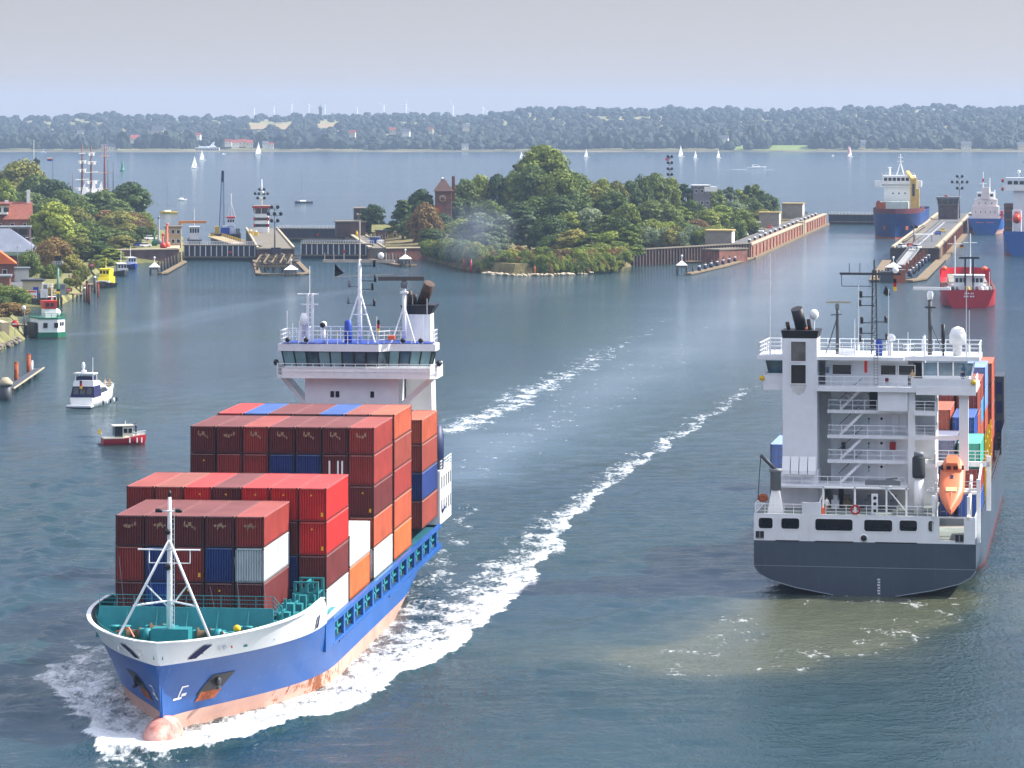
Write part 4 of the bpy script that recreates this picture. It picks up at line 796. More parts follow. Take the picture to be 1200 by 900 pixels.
ORB = mat('sign_orange', (226, 92, 54), .6, .05)
t_ = board('sign_board', 'wide orange and white striped sign board on the cove shore', 37, 352, 2.6, 2.0, .6, WHITE2, ((-.96, .96, .72, .95, ORB), (-.96, .96, .1, .35, ORB)))
board('sign_board', 'blue panel standing behind the striped sign board', 42, 350.5, 1.4, 2.6, .5, BLUEP)
t_ = board('sign_board', 'white board with a red diagonal bar on the cove shore', 51.5, 351, 1.8, 2.2, .5, WHITE2); b = MB(); b.beam((-.6, -.08, 2.4), (.6, -.08, .8), .25, .03); b.build('stripe', ORB, t_)
board('notice_board', 'grey notice cabinet right of the tall light tower', 73.5, 346, 1.7, 2.9, .1, mat('cabinet_grey', (158, 168, 158), .6, .1), ((-.7, .7, .5, .9, GREY),)); board('notice_board', 'white framed cabinet behind the diagonal sign', 53, 344, 1.9, 2.6, .1, WHITE2, ((-.5, .5, .4, .85, GREY),))
x, y = G(68, 349, 2.7); t_ = thing('light_tower', 'tall green pole with a platform and black signal panel on the left bank', 'light tower', (x, y, 2.7)); MB().lathe([(.34, 0), (.26, 8.6)], n=8).build('pole', mat('pale_green_pole', (120, 160, 146), .6, .1), t_); MB().b2(-1.2, 1.2, -.7, .7, 8.5, 8.65).build('platform', GREY, t_); MB().rail([(-1.2, -.7, 8.65), (1.2, -.7, 8.65), (1.2, .7, 8.65)], .7, .04, .6, 2).build('railing', WHITE2, t_); MB().b2(-.8, .8, -.12, .12, 8.9, 10.7).build('signal_panel', BLACK, t_)
for px, py, zt, lb in ((37, 318, 13, 'thin lamp post on the lawn behind the red car'), (30, 312, 12, 'lamp post beside the brick hall'), (20.5, 322, 11.5, 'pale green flag pole in front of the orange-roofed house')):
    x, y = G(px, py, 3); t_ = thing('lamp_post', lb, 'lamp post', (x, y, 2.8)); MB().lathe([(.14, 0), (.09, zt-3)], n=6).build('pole', GREY, t_); MB().box(.4, 0, zt-2.9, 1.0, .3, .2).build('lamp', WHITE2, t_)
# cove quay, jetties, piles on the left bank
b = MB(); a_, c_ = G(34, 359), G(72, 358.3); t_ = thing('timber_quay', 'low timber quay on posts in the small cove', 'quay', (0, 0, 0)); quad_prism(b, a_, c_, 2.5, .4, 2.2, 2.75); b.build('deck', WOOD, t_)
for i in range(11): p = Vector(a_).lerp(Vector(c_), i/10); MB().b2(p.x-.3, p.x+.3, p.y-.5, p.y, -1, 2.2).build('post', DWOOD, t_)
def jetty(label, a, c, w, z, n_p=4, r=.2, m=DWOOD, deckm=WOOD, name='jetty', rail=False):
    t_ = thing(name, label, 'jetty', (0, 0, 0)); b = MB(); quad_prism(b, a, c, w/2, w/2, z-.3, z); b.build('deck', deckm, t_)
    for i in range(n_p):
        p = Vector(a).lerp(Vector(c), (i+.3)/n_p); MB().bar((p.x, p.y, -1.5), (p.x, p.y, z-.3), r, 7).build('pile', m, t_)
    if rail: b = MB(); b.rail([(a[0], a[1]-w/2, z), (c[0], c[1]-w/2, z)], 1, .05, 2, 2); b.build('railing', GREY, t_)
    return t_
jetty('dark mooring jetty with piles near the yellow tug', G(88, 343), G(111, 341), 2.2, 2.2, 5); jetty('short jetty with white-capped piles below the tug', G(84, 353), G(103, 352), 2.0, 2.0, 4); jetty('ferry landing bridge on dark piles', G(8, 392.5), G(47, 393), 2.6, 2.4, 4, .3, rail=True)
DRUST = mat('dark_rust_pile', (92, 54, 44), .85, .3, 1)
for px, py, zt, m_, lb, r_ in ((102, 354, 5.2, DRUST, 'tallest rust brown pile of the cluster below the yellow tug', .35), (104.5, 356, 4.6, DRUST, 'right pile of the rust brown cluster below the yellow tug', .35), (99, 353.5, 3.4, DWOOD, 'dark pile left of the rust brown cluster', .3), (115, 348, 3.6, mat('red_brown_pile', (140, 60, 44), .8, .2, 1), 'single red brown pole in the water under the yellow tug', .3), (111, 343.5, 4.2, DWOOD, 'dark pile at the end of the mooring jetty by the tug', .35)):
    x, y = G(px, py); t_ = thing('mooring_pile', lb, 'pile', (x, y, 0)); MB().lathe([(r_, -1.5), (r_, zt)], n=8).build('shaft', m_, t_); MB().lathe([(r_*1.1, zt), (r_*1.1, zt+.35), (.05, zt+.5)], n=8).build('cap', WHITE2 if m_ is DWOOD else m_, t_)
x, y = G(28.5, 394); t_ = thing('lamp_post', 'white lamp on a dark post beside the ferry landing', 'lamp post', (x, y, 0)); MB().lathe([(.2, -1.5), (.14, 6.2)], n=8).build('post', DGREY, t_); MB().ell((-.1, 0, 6.3), .45, .35, .55, 8, 6).build('lamp', WHITE, t_); MB().lathe([(.8, 3.2), (.9, 4.5), (.4, 5.6)], (.3, .3, 0), 8).build('hanging_bush', FOL['green'], t_) if False else None
x, y = G(17.5, 394, 2.4); t_ = thing('round_sign', 'round red and white sign at the ferry landing', 'sign', (x, y, 2.4)); MB().bar((0, 0, 0), (0, 0, 3.0), .07).build('post', GREY, t_); MB().lathe([(.75, -.05), (.75, .05)], (0, -.1, 2.6), 16, 'y').build('disc', REDP, t_); MB().b2(-.5, .5, -.19, -.155, 2.45, 2.75).build('bar', WHITE2, t_)
for px, py, lb in ((81, 346, 'small red and white bar sign on the shore by the short jetty'), (108, 316, 'small red sign on the shore behind the yellow tug')): 
    x, y = G(px, py, 2.6); t_ = thing('shore_sign', lb, 'sign', (x, y, 2.5)); MB().bar((0, 0, 0), (0, 0, 1.5), .07).build('post', GREY, t_); MB().b2(-.8, .8, -.1, .0, 1.1, 1.9).build('panel', REDP, t_); MB().b2(-.5, .5, -.13, -.102, 1.4, 1.6).build('bar', WHITE2, t_)
b = MB(); a_, c_ = (G(-8, 398)[0], G(-8, 398)[1]), G(6.5, 403); t_ = thing('concrete_wall', 'pale concrete wall at the left edge above the rocks', 'wall', (0, 0, 0)); quad_prism(b, a_, c_, .8, .8, 1, 4.6); b.build('wall', PALEC, t_)
b = MB(); 
for k in range(60): px = rnd.uniform(-6, 22); p = G(px, 409-px*.42+rnd.uniform(-2.5, 2.5)); s_ = rnd.uniform(.3, .75); b.ell((p[0], p[1], rnd.uniform(0, 1.0)), s_*1.3, s_, s_*.8, 6, 4)
tag(b.build('shore_rocks', mat('shore_rock', (120, 112, 100), .9, .3, 1)), kind='stuff')
a_, c_ = G(13, 459), G(45, 437)
t_ = jetty('dark floating walkway running out between rust brown piles at the left', G(10, 461), G(45.5, 437), 1.7, .9, 5, .22, deckm=DGREY); b = MB(); p = Vector(a_); quad_prism(b, (G(10, 462)[0]+.9, G(10, 462)[1]), (G(46, 437)[0]+.9, G(46, 437)[1]), .12, .12, .9, 1.1); b.build('kerb', PALEC, t_)
for px, py, zt, r_, m_, lb in ((19, 449, 3.7, .42, RUST, 'left rust brown pile beside the dark floating walkway'), (33.5, 440, 3.9, .42, RUST, 'right rust brown pile beside the dark floating walkway'), (37.5, 437, 2.2, .22, WHITE2, 'thin white post beside the floating walkway')):
    x, y = G(px, py); t_ = thing('mooring_pile', lb, 'pile', (x, y, 0)); MB().lathe([(r_, -1.5), (r_, zt)], n=10).build('shaft', m_, t_); MB().lathe([(r_*1.05, zt), (r_*1.05, zt+.15)], n=10).build('cap', m_, t_)
x, y = G(6.5, 469); t_ = thing('dolphin', 'thick dark dolphin with pale stone cap at the lower left', 'dolphin', (x, y, 0)); MB().lathe([(1.05, -1.5), (1.05, 2.6)], n=14).build('shaft', DGREY, t_); MB().lathe([(1.25, 2.6), (1.25, 3.1), (.5, 3.9)], n=14).build('cap', PALEC, t_)
for px, py, lb in ((544, 318, 'left red stake in the water at the island tip'), (552, 319.5, 'right red stake in the water at the island tip'), (626.5, 323, 'brown stake standing before the island stones')):
    x, y = G(px, py); t_ = thing('stake', lb, 'stake', (x, y, 0)); MB().lathe([(.3, -1), (.26, 3.0 if px > 600 else 4.2)], n=7).build('shaft', RUST if px > 600 else REDP, t_); MB().lathe([(.3, 3 if px > 600 else 4.2), (.05, 3.4 if px > 600 else 4.7)], n=7).build('tip', DGREY, t_)

# --- island buildings
x = (519.5-600)*1330/F; t_ = thing('brick_tower', 'square red brick tower with pyramid roof rising from the island trees', 'tower', (x, 1330, 9)); MB().b2(-3.1, 3.1, -3.1, 3.1, -6, 12.2).build('wall', mat_brick('tower_brick', (128, 80, 66), (112, 70, 58), (130, 112, 100)), t_); MB().add([(-3.8, -3.8, 12), (3.8, -3.8, 12), (3.8, 3.8, 12), (-3.8, 3.8, 12), (-.5, 0, 16.6), (.5, 0, 16.6)], [(0, 1, 5, 4), (1, 2, 5), (2, 3, 4, 5), (3, 0, 4), (3, 2, 1, 0)]).build('roof', mat('brown_tiles', (96, 72, 66), .85, .2, .8), t_)
MB().b2(3.2, 4.4, 1, 2.2, 8, 17.6).build('chimney', BRICK, t_); MB().lathe([(1.35, -.08), (1.35, 0)], (-.2, -3.12, 9.2), 16, 'y').build('pale_roundel', PALEC, t_); MB().lathe([(.8, -.04), (.8, 0)], (-.2, -3.21, 9.2), 12, 'y').build('dark_roundel', BRICK, t_); MB().b2(-2.6, -1.2, -3.16, -3.05, 3.0, 6.0).build('red_door', REDP, t_); MB().ell((-.4, 0, 16.8), .5, .5, .4, 8, 6).build('white_finial', WHITE, t_)
lamp_mast((604.5-600)*1400/F, 1400, 5, 29.5, 'dark signal mast left of the tallest island tree', ((0, 2), (-2.3, 2), (-4.6, 2), (-7, 2)), sp=1.7)
lamp_mast((785-600)*1500/F, 1500, 5, 32.3, 'signal mast with a pink marker above the island trees', ((0, 2), (-2.6, 2), (-5.2, 2), (-7.6, 2)), sp=1.6, pink=True)
lamp_mast((804-600)*1440/F, 1440, 5, 17, 'small floodlight pole among the island trees', ((0, 2),), sp=1.3)
b0 = box_thing('signal_house', 'grey flat-roofed house with white upper floor above the island trees', 'house', (821-600)*1460/F, 1460, 6, 7, 7, 14.5, mat('grey_plaster', (120, 116, 122), .8, .15), .1, 'flat', WHITE, 3, storeys=3); MB().b2(1, 6.5, -4, 2, 12.2, 14.2).build('white_bay', WHITE, b0)
b0 = box_thing('garden_shed', 'brown shed on the lawn right of the old lock', 'shed', G(441, 290, 3.5)[0], 1262, 3.4, 3.5, 3, 4.5, mat('brown_boards', (112, 84, 62), .9, .2), 0, 'flat', DGREY, 1); box_thing('kiosk', 'small blue cabin near the old lock wall', 'kiosk', G(437, 288, 4)[0], 1240, 3.4, 3.4, 3, 2.9, BLUEP, 0, 'flat', GREY, 0)
box_thing('garden_house', 'low yellowish hut under the trees right of the old lock', 'hut', G(452, 280, 4)[0], 1300, 3.6, 10, 6, 3.0, mat('ochre_boards', (150, 132, 70), .9, .2), 0, 'gable', mat('mossy_roof', (130, 128, 80), .9, .2), 3)
t_ = thing('parked_van', 'white van on the lawn right of the blue cabin', 'van', (*G(446, 288, 3.5), 3.45), 1.4); MB().prismy([(-2.4, .4), (2.4, .4), (2.4, 1.2), (1.6, 2.1), (-2.4, 2.1)], -.95, .95).build('body', WHITE, t_); MB().prismy([(1.6, 1.3), (2.2, 1.3), (1.6, 2.0)], -.96, .96).build('windscreen', GLASS, t_); [MB().lathe([(.38, -.12), (.38, .12)], (sx_, sy_, .38), 10, 'y').build('wheel', BLACK, t_) for sx_ in (-1.5, 1.5) for sy_ in (-.9, .9)]
x, y = G(402, 295, 4.6); 
for px, py, lb in ((418, 277, 'left yellow post on the old lock wall'), (421, 279, 'right yellow post on the old lock wall')): x, y = G(px, py, 4.6); t_ = thing('bollard', lb, 'bollard', (x, y, 4.6)); MB().lathe([(.35, 0), (.35, 1.8)], n=8).build('post', YELLOW, t_); MB().lathe([(.45, 1.8), (.1, 2.1)], n=8).build('cap', YELLOW, t_)

# --- new lock: island side
a_, c_ = (82.8, 1211), (144.6, 1609); d = (Vector(c_)-Vector(a_)).normalized(); nL = Vector((-d.y, d.x)); LW = math.atan2(d.y, d.x)
DULLR = mat('dull_rust', (112, 70, 54), .85, .3, .6); NAVR = mat('dark_navy_rubber', (34, 44, 74), .7, .2)
NB = mat_brick('lock_brick', (176, 112, 82), (156, 94, 70), (170, 150, 130))
t_ = thing('lock_wall', 'long reddish brick lock wall with pale coping along the right side of the island', 'wall', (a_[0], a_[1], 0), LW); Lw = 402
MB().b2(0, 245, 0, 3, -1, 4.6).b2(262, Lw, 0, 3, -1, 4.6).build('wall', NB, t_); MB().b2(-.4, 246, -.3, 1.6, 4.6, 5.0).b2(261, Lw, -.3, 1.6, 4.6, 5.0).build('coping', PALEC, t_); MB().b2(0, Lw, -1.6, 0, -.4, .45).build('timber_berm', WOOD, t_)
for k in range(26): 
    if not 240 < k*15.2 < 262: MB().b2(4+k*15.2, 5.4+k*15.2, -.3, 0, -.4, 4.2).build('fender_post', DULLR if k % 3 else DBRICK, t_)
for xa in (247, 256): MB().b2(xa, xa+4.5, -.5, 4, -1, 5.6).build('gate_recess_pillar', PALEC, t_)
MB().b2(0, Lw, 3, 9, 2, 4.75).build('quay_slab', CONC, t_); 
b = MB(); p0 = Vector(a_)+nL*3.4; tag(quad_prism(b, (a_[0]+nL.x*3.6, a_[1]+nL.y*3.6), (c_[0]+nL.x*3.6, c_[1]+nL.y*3.6), 4.6, 0, 4.752, 4.772).build('quay_road', ASPH), kind='structure')
for k in range(16):
    p = Vector(a_)+d*(18+k*23)+nL*2.3; t_ = thing('bollard', 'white-topped mooring bollard in the row along the island lock wall', 'bollard', (p.x, p.y, 4.98), 0, 'bollards along the island lock wall'); MB().lathe([(.45, 0), (.4, .9)], n=8).build('post', BLACK, t_); MB().lathe([(.62, .9), (.62, 1.2), (.1, 1.3)], n=8).build('cap', WHITE, t_)
t_ = thing('sheet_pile_wall', 'dark rust stained sheet pile wall at the right of the island front', 'wall', (0, 0, 0)); b = MB(); s_, e_ = G(742, 312), (82.8, 1211); pts = corr(40, 1.0, 1.0); L2 = Vector(e_)-Vector(s_)
lo = [(s_[0]+L2.x*t, s_[1]+L2.y*t+q*.7, -1) for t, q in pts]; b.grid([lo, [(x, y, 5.2) for x, y, _ in lo]], False); b.build('piling', STEELW, t_); b = MB(); quad_prism(b, (s_[0], s_[1]+.2), (e_[0], e_[1]+.2), 2.2, .3, 5.2, 5.55); b.build('coping', CONC, t_)
t_ = thing('brick_pier_head', 'brick pier head at the corner of the island lock wall', 'wall', (0, 0, 0)); b = MB(); p, q = G(843, 309), G(876, 307); quad_prism(b, p, q, 7, 0, -1, 4.4); b.build('wall', BRICK, t_); b = MB(); quad_prism(b, (p[0], p[1]-.3), (q[0]+.3, q[1]-.3), 7.4, 0, 4.4, 4.8); b.build('coping', CONC, t_)
for px, py, lx, ly, h_, lb in ((862, 288, 12, 9, 5.0, 'grey concrete bunker with white end wall at the island corner'), (918, 266, 9, 8, 5.6, 'grey concrete bunker beside the island lock wall, half way along'), (944, 255, 12, 9, 6.0, 'far grey bunker at the end of the island lock wall')):
    x, y = G(px, py, 4.7); x += nL.x*5; y += nL.y*5
    b0 = box_thing('bunker', lb, 'bunker', x, y+6, 4.6, ly, lx, h_, mat('bunker_concrete', (150, 140, 128), .9, .15), LW-math.pi/2, 'flat', mat('dry_grass_roof', (164, 144, 92), .95, .2), 0); MB().b2(ly/2-.02, ly/2+.12, -lx*.45, lx*.4, 1.0, h_-.2).build('white_end', WHITE, b0)
for px, py, c, lb in ((880, 277, WHITE, 'white car parked beside the near bunker on the lock wall'), (908, 268, REDP, 'red car parked half way along the lock wall'), (898, 273, WHITE, 'white van-like car parked by the trees near the lock wall'), (950, 252, GREY, 'grey car at the far end of the lock wall')): x, y = G(px, py, 4.7); car(x+nL.x*2, y, 4.76, LW, c, lb)
box_thing('lock_shed', 'dark low shed among the trees beside the lock wall', 'shed', G(886, 276, 4)[0]-3, 1370, 3.5, 14, 6, 4.2, mat('dark_boards', (64, 60, 62), .9, .2), LW-1.5, 'flat', mat('pale_sheet_roof', (170, 164, 158), .6, .1), 3)
t_ = trestle('long timber fender with red posts and blue rollers leading to the island lock wall', [[G(880, 303.5), G(848, 313), G(806, 322.5)]], [G(812+i*7.2, 320.5-i*1.9) for i in range(9)], 2.6, wz=.6, ww=2.2)
for i in range(8): x, y = G(816+i*7, 319.5-i*1.85); o_ = t_.location; MB().lathe([(.55, .6), (.55, 1.7)], (x-o_.x+.9, y-o_.y, 0), 10).build('roller', NAVR, t_); MB().lathe([(.5, 1.9), (.45, 2.2)], (x-o_.x+.9, y-o_.y, 0), 10).build('roller_cap', WHITE, t_)
t_ = thing('floating_timber', 'flat timber raft under the dark sheet pile wall', 'raft', (*G(800, 308), 0)); MB().b2(-13, 13, -1.5, 1.5, -.2, .6).build('deck', mat('dry_timber', (176, 148, 112), .9, .2, .5), t_); MB().b2(-13, 13, -1.7, -1.5, -.2, .45).build('edge', DWOOD, t_)
hut('white box lamp hut on dark legs at the tip of the right timber fender', *G(799, 322), 3.0, 3.6)
gate('far dark gate closing the left chamber of the new lock', (146, 1612), (186.5, 1600), 5.4, 6, posts=False)
# --- new lock: middle pier
a2, c2 = (136.9, 1189), (205.5, 1625); d2 = (Vector(c2)-Vector(a2)).normalized(); MP = math.atan2(d2.y, d2.x); L2_ = 440
t_ = thing('lock_pier', 'long pier between the two new lock chambers with dark road and pale edges', 'pier', (a2[0], a2[1], 0), MP)
MB().b2(0, L2_, -8, 8, -1, 4.2).build('pier_wall', mat_brick('pier_brick', (140, 104, 84), (120, 88, 72), (150, 134, 116)), t_); MB().b2(-.3, L2_, -8.2, 8.2, 4.2, 4.6).build('pier_deck', CONC, t_)
for sd in (-1, 1): MB().b2(0, L2_, sd*8.0, sd*6.9, 4.6, 5.1).build('coping', PALEC, t_)
MB().b2(-.9, .3, -8.3, -4.5, -1, 4.4).b2(-.9, .3, 2.4, 8.3, -1, 4.4).build('pier_head', STEELW, t_)
for k in range(5): MB().b2(1.5+k*4, 2.5+k*4, -8.7, -7.9, -.5, 4.4).build('fender_post', PALEC, t_)
MB().b2(0, L2_*.62, -10.5, -8.1, -.4, .6).build('timber_berm', WOOD, t_)
for k in range(22): MB().b2(20+k*12, 22.2+k*12, -8.5, -8.0, .2, 4.2).build('fender_post', RUST if k % 2 else DBRICK, t_)
b = MB(); b.b2(8, L2_-10, -5.6, 1.2, 4.602, 4.63); o = b.build('pier_road', ASPH); o.location = (a2[0], a2[1], 0); o.rotation_euler = (0, 0, MP); tag(o, kind='structure')
b = MB(); [b.b2(20+k*7, 23+k*7, -.4, .1, 4.634, 4.64) for k in range(40)]; o = b.build('road_dashes', WHITE2); o.location = (a2[0], a2[1], 0); o.rotation_euler = (0, 0, MP); tag(o, kind='structure')
MM = Matrix.Translation((a2[0], a2[1], 0)) @ Matrix.Rotation(MP, 4, 'Z')
for k in range(24):
    p = MM @ Vector((14+k*13, 1.6, 4.62)); t_ = thing('bollard', 'white striped barrier post in the row along the middle pier road', 'bollard', p, 0, 'barrier posts on the middle pier'); MB().b2(-.35, .35, -.3, .3, 0, .75).build('base', WHITE, t_); MB().b2(-.3, .3, -.28, .28, .75, 1.0).build('top', REDP if k < 4 else GREY, t_)
for k in range(14):
    p = MM @ Vector((40+k*14, 5.6, 4.62)); t_ = thing('bollard', 'pale mooring bollard in the row on the left side of the middle pier', 'bollard', p, 0, 'mooring bollards on the middle pier'); MB().lathe([(.5, 0), (.4, .7)], n=8).build('post', GREY, t_); MB().lathe([(.75, .7), (.75, 1.0), (.1, 1.15)], n=8).build('cap', PALEC, t_)
t_ = thing('gangway', 'grey sloping gangway from the middle pier down to its guide work', 'gangway', MM @ Vector((0, 2.4-2.5, 0)), MP); MB().add([(1, -1.7, 4.7), (1, 1.7, 4.7), (-62, 3.5, 1.4), (-62, .1, 1.4), (1, -1.7, 4.3), (1, 1.7, 4.3), (-62, 3.5, 1.0), (-62, .1, 1.0)], [(0, 1, 2, 3), (4, 7, 6, 5), (0, 4, 5, 1), (1, 5, 6, 2), (2, 6, 7, 3), (3, 7, 4, 0)]).build('ramp', mat('grey_ramp', (150, 150, 148), .8, .1), t_); MB().rail([(1, -1.7, 4.7), (-62, .1, 1.4)], 1.0, .06, 5, 2).rail([(1, 1.7, 4.7), (-62, 3.5, 1.4)], 1.0, .06, 5, 2).build('railing', GREY, t_)
tt_ = trestle('large timber guide work with red posts and blue rollers before the middle pier', [[(127, 1185), G(1024, 330.5)], [(147.5, 1200), G(1080, 328.5), G(1064, 331)]], [G(1068+i*4.4, 324.5-i*4.0) for i in range(7)]+[G(1030+i*4, 329-i*.6) for i in range(4)], 3.2, wz=.7, ww=3.0)
for i in range(9): x, y = G(1066+i*3.7, 326-i*3.1); o_ = tt_.location; MB().lathe([(.6, .5), (.6, 2.1)], (x-o_.x, y-o_.y, 0), 10).build('roller', NAVR, tt_); MB().lathe([(.5, 2.3), (.45, 2.6)], (x-o_.x, y-o_.y, 0), 10).build('roller_cap', WHITE2, tt_); MB().b2(x-o_.x-1.9, x-o_.x-1.2, y-o_.y+2, y-o_.y+2.8, .5, 3.9).build('red_post', RUST, tt_)
MB().b2(-3, 14, -36, 2, -.4, .45).build('platform', DWOOD, tt_) if False else None
x, y = G(1054, 331); t_ = thing('fender_block', 'rust orange steel block at the tip of the middle pier guide work', 'fender', (x, y, 0)); MB().b2(-1.8, 1.8, 0, 4, -.8, 3.4).build('block', mat('rust_orange', (168, 84, 48), .85, .25, .6), t_); MB().b2(-1.9, 1.9, -.1, 4.1, 3.4, 3.7).build('cap', CONC, t_); MB().b2(-5.5, -1.85, .3, 4, -.8, 3.2).build('dark_side', DGREY, t_)
hut('white pyramid lamp hut on the middle pier guide work', *G(1047, 326), 3.4, 4.6)
x, y = 190.8, 1530; t_ = thing('control_tower', 'brick control tower with flared dark glass top on the middle pier', 'control tower', (x, y, 4.6), MP-1.57); MB().b2(-4.2, 4.2, -4.2, 4.2, 0, 6.2).build('wall', DBRICK, t_); MB().box(0, 0, 7.9, 8.8, 8.8, 2.6, taper=1.12).build('gallery_window', GLASS, t_); MB().b2(-5.2, 5.2, -5.2, 5.2, 9.2, 9.9).build('roof', GREY, t_); MB().b2(-4.6, 4.6, -4.6, 4.6, 6.2, 6.6).build('band', CONC, t_); [MB().b2(x_-.6, x_+.6, -4.26, -4.15, z, z+1.1).build('window', GLASS, t_) for x_ in (-2.6, 0, 2.6) for z in (1.4, 3.8)]
[MB().beam((x_, -4.5, 6.7), (x_*1.12, -4.98, 9.2), .2, .12).build('window_pillar', GREY, t_) for x_ in (-4.3, -2.2, 0, 2.2, 4.3)]; MB().lathe([(.9, 9.9), (.9, 10.6)], (-.8, 0, 0), 10).build('roof_dome', mat('red_dome', (160, 80, 64), .7, .1), t_)
lamp_mast(197, 1540, 4.6, 23.2, 'floodlight mast beside the brick control tower on the middle pier', ((0, 2), (-2.5, 4), (-5.2, 2)), sp=2.2)
lamp_mast((1071-600)*1230/F, 1230, 4.6, 10.5, 'low floodlight pole near the front of the middle pier', ((0, 2),), sp=1.5)
x, y = G(1082, 283, 4.6); t_ = thing('bus_shelter', 'flat pale shelter roof on posts on the middle pier', 'shelter', (x, y, 4.6), MP-1.57); MB().b2(-3.4, 3.4, -2, 2, 2.4, 2.65).build('roof', WHITE, t_); [MB().bar((sx_*3, sy_*1.6, 0), (sx_*3, sy_*1.6, 2.4), .1).build('post', GREY, t_) for sx_ in (-1, 1) for sy_ in (-1, 1)]
for k, (px, py, c, lb) in enumerate(((1105, 272, YELLOW, 'yellow truck-like vehicle on the middle pier'), (1099, 275, BLUEP, 'blue car on the middle pier'), (1066, 290, REDP, 'red car near the front of the middle pier'), (1056, 290.5, WHITE, 'white car at the front left of the middle pier'), (1073, 291.5, WHITE, 'white car beside the gangway top on the middle pier'))): car(*G(px, py, 4.7), 4.64, MP+.2*k, c, lb)
# ------------------------------------------------------------------ containers
def cont_body(Lc, h, door=False):
    w = 2.37; b = MB(); z0, z1 = .16, h-.08
    def wall(p0, dx, nrm, ln, n, d):
        c = corr(n, ln, d); lo = [(p0[0]+dx[0]*t-nrm[0]*q, p0[1]+dx[1]*t-nrm[1]*q, z0) for t, q in c]; hi = [(x, y, z1) for x, y, _ in lo]
        b.grid([lo, hi], smooth=False)
    e = .05
    if door: b.add([(-w/2+.1, .06, z0), (w/2-.1, .06, z0), (w/2-.1, .06, z1), (-w/2+.1, .06, z1)], [(0, 1, 2, 3)])
    else: wall((-w/2+.12, .045), (1, 0), (0, -1), w-.24, 10, .15)
    wall((w/2-.12, Lc-.045), (-1, 0), (0, 1), w-.24, 10, .15)
    wall((w/2-.03, .12), (0, 1), (1, 0), Lc-.24, round((Lc-.24)/.28), .036)
    wall((-w/2+.03, Lc-.12), (0, -1), (-1, 0), Lc-.24, round((Lc-.24)/.28), .036)
    b.b2(-w/2+.06, w/2-.06, .06, Lc-.06, .10, .14)
    return b.mesh('container_body')
def cont_frame(Lc, h):
    w = 2.37; b = MB(); q = .12
    for sx_ in (-1, 1):
        for y in (0, Lc-q): b.b2(sx_*w/2, sx_*(w/2-q), y, y+q, .12, h-.10)
        b.b2(sx_*(w/2-.002), sx_*(w/2-.07), q, Lc-q, .02, .17)
    for y in (.004, Lc-.084): b.b2(-w/2+q, w/2-q, y, y+.08, .02, .16)
    return b.mesh('frame')
def cont_rails(Lc, h):
    w = 2.37; b = MB(); q = .12
    for sx_ in (-1, 1): b.b2(sx_*(w/2-.002), sx_*(w/2-.09), q, Lc-q, h-.13, h-.003)
    for y in (.004, Lc-.094): b.b2(-w/2+q, w/2-q, y, y+.09, h-.11, h-.003)
    return b.mesh('top_rails')
def cont_cast(Lc, h):
    w = 2.37; b = MB()
    for sx_ in (-1, 1):
        for y in (-.012, Lc-.148):
            for z in (0, h-.112): b.b2(sx_*(w/2+.012), sx_*(w/2-.15), y, y+.16, z, z+.118)
    return b.mesh('corner_castings')
def cont_roof(Lc, h):
    w = 2.37; b = MB(); rows = [[(-w/2+.075, .09+y, h-.02-q), (w/2-.075, .09+y, h-.02-q)] for y, q in corr(round((Lc-.18)/.42), Lc-.18, .02)]
    return b.grid(rows, smooth=False).mesh('roof')
def cont_rods(Lc, h):
    b = MB()
    for x in (-.78, -.32, .32, .78): b.bar((x, .025, .2), (x, .025, h-.14), .022, 6)
    for x in (-1.0, -.1, .1, 1.0):
        for z in (.5, h*.5, h-.5): b.b2(x-.09, x+.09, .02, .055, z-.04, z+.04)
    return b.mesh('lock_rods')
CMESH = {}
def cmesh(Lc, h, door):
    k = (Lc, h, door)
    if k not in CMESH: CMESH[k] = (cont_body(Lc, h, door), cont_frame(Lc, h), cont_cast(Lc, h), cont_rods(Lc, h) if door else None, cont_roof(Lc, h), cont_rails(Lc, h))
    return CMESH[k]
CC = {'maroon': (104, 40, 38), 'brown': (146, 66, 52), 'rust red': (150, 54, 46), 'bright red': (196, 40, 36), 'orange brown': (178, 84, 56), 'orange': (214, 104, 54), 'navy blue': (36, 56, 116), 'blue': (40, 76, 150),
      'pale grey': (190, 194, 196), 'white': (224, 224, 218), 'light blue': (124, 152, 212), 'cyan blue': (72, 148, 196), 'sea green': (74, 172, 148), 'grey blue': (110, 112, 136), 'faded red': (172, 72, 64)}
CM = {}
for k, c in CC.items():
    m_ = mat('container_' + k.replace(' ', '_'), c, .6, .13, .35, streak=.22, streak_rgb=tuple(int(v*.55+20) for v in c), rgb2=tuple(min(255, int(v*1.06+4)) for v in c)); CM[k] = m_
CF = {k: mat('container_frame_' + k.replace(' ', '_'), tuple(int(v*.66) for v in c), .6, .2, 1.5, streak=.3, streak_rgb=(96, 66, 48)) for k, c in CC.items()}  # posts darker than the body: shade of the gaps is put into the colour
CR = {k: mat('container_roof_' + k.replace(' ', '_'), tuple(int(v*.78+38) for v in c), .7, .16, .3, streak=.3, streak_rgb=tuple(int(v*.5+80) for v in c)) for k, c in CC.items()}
CT = {k: mat('container_rail_' + k.replace(' ', '_'), tuple(int(v*.72+58) for v in c), .7, .2, 1.5, streak=.2, streak_rgb=(110, 80, 60)) for k, c in CC.items()}  # top rails paler than the body: their sunlit edge is painted in
CASTM = mat('worn_corner_casting', (70, 50, 42), .7, .3, 3)
FADED = mat('faded_logo_paint', (158, 124, 98), .8, .3, 3); STICK = mat('yellow_sticker', (236, 178, 30), .6, .1, 2); RODM = mat('galvanised_rod', (150, 140, 136), .5, .2, 2)
LOGO = []
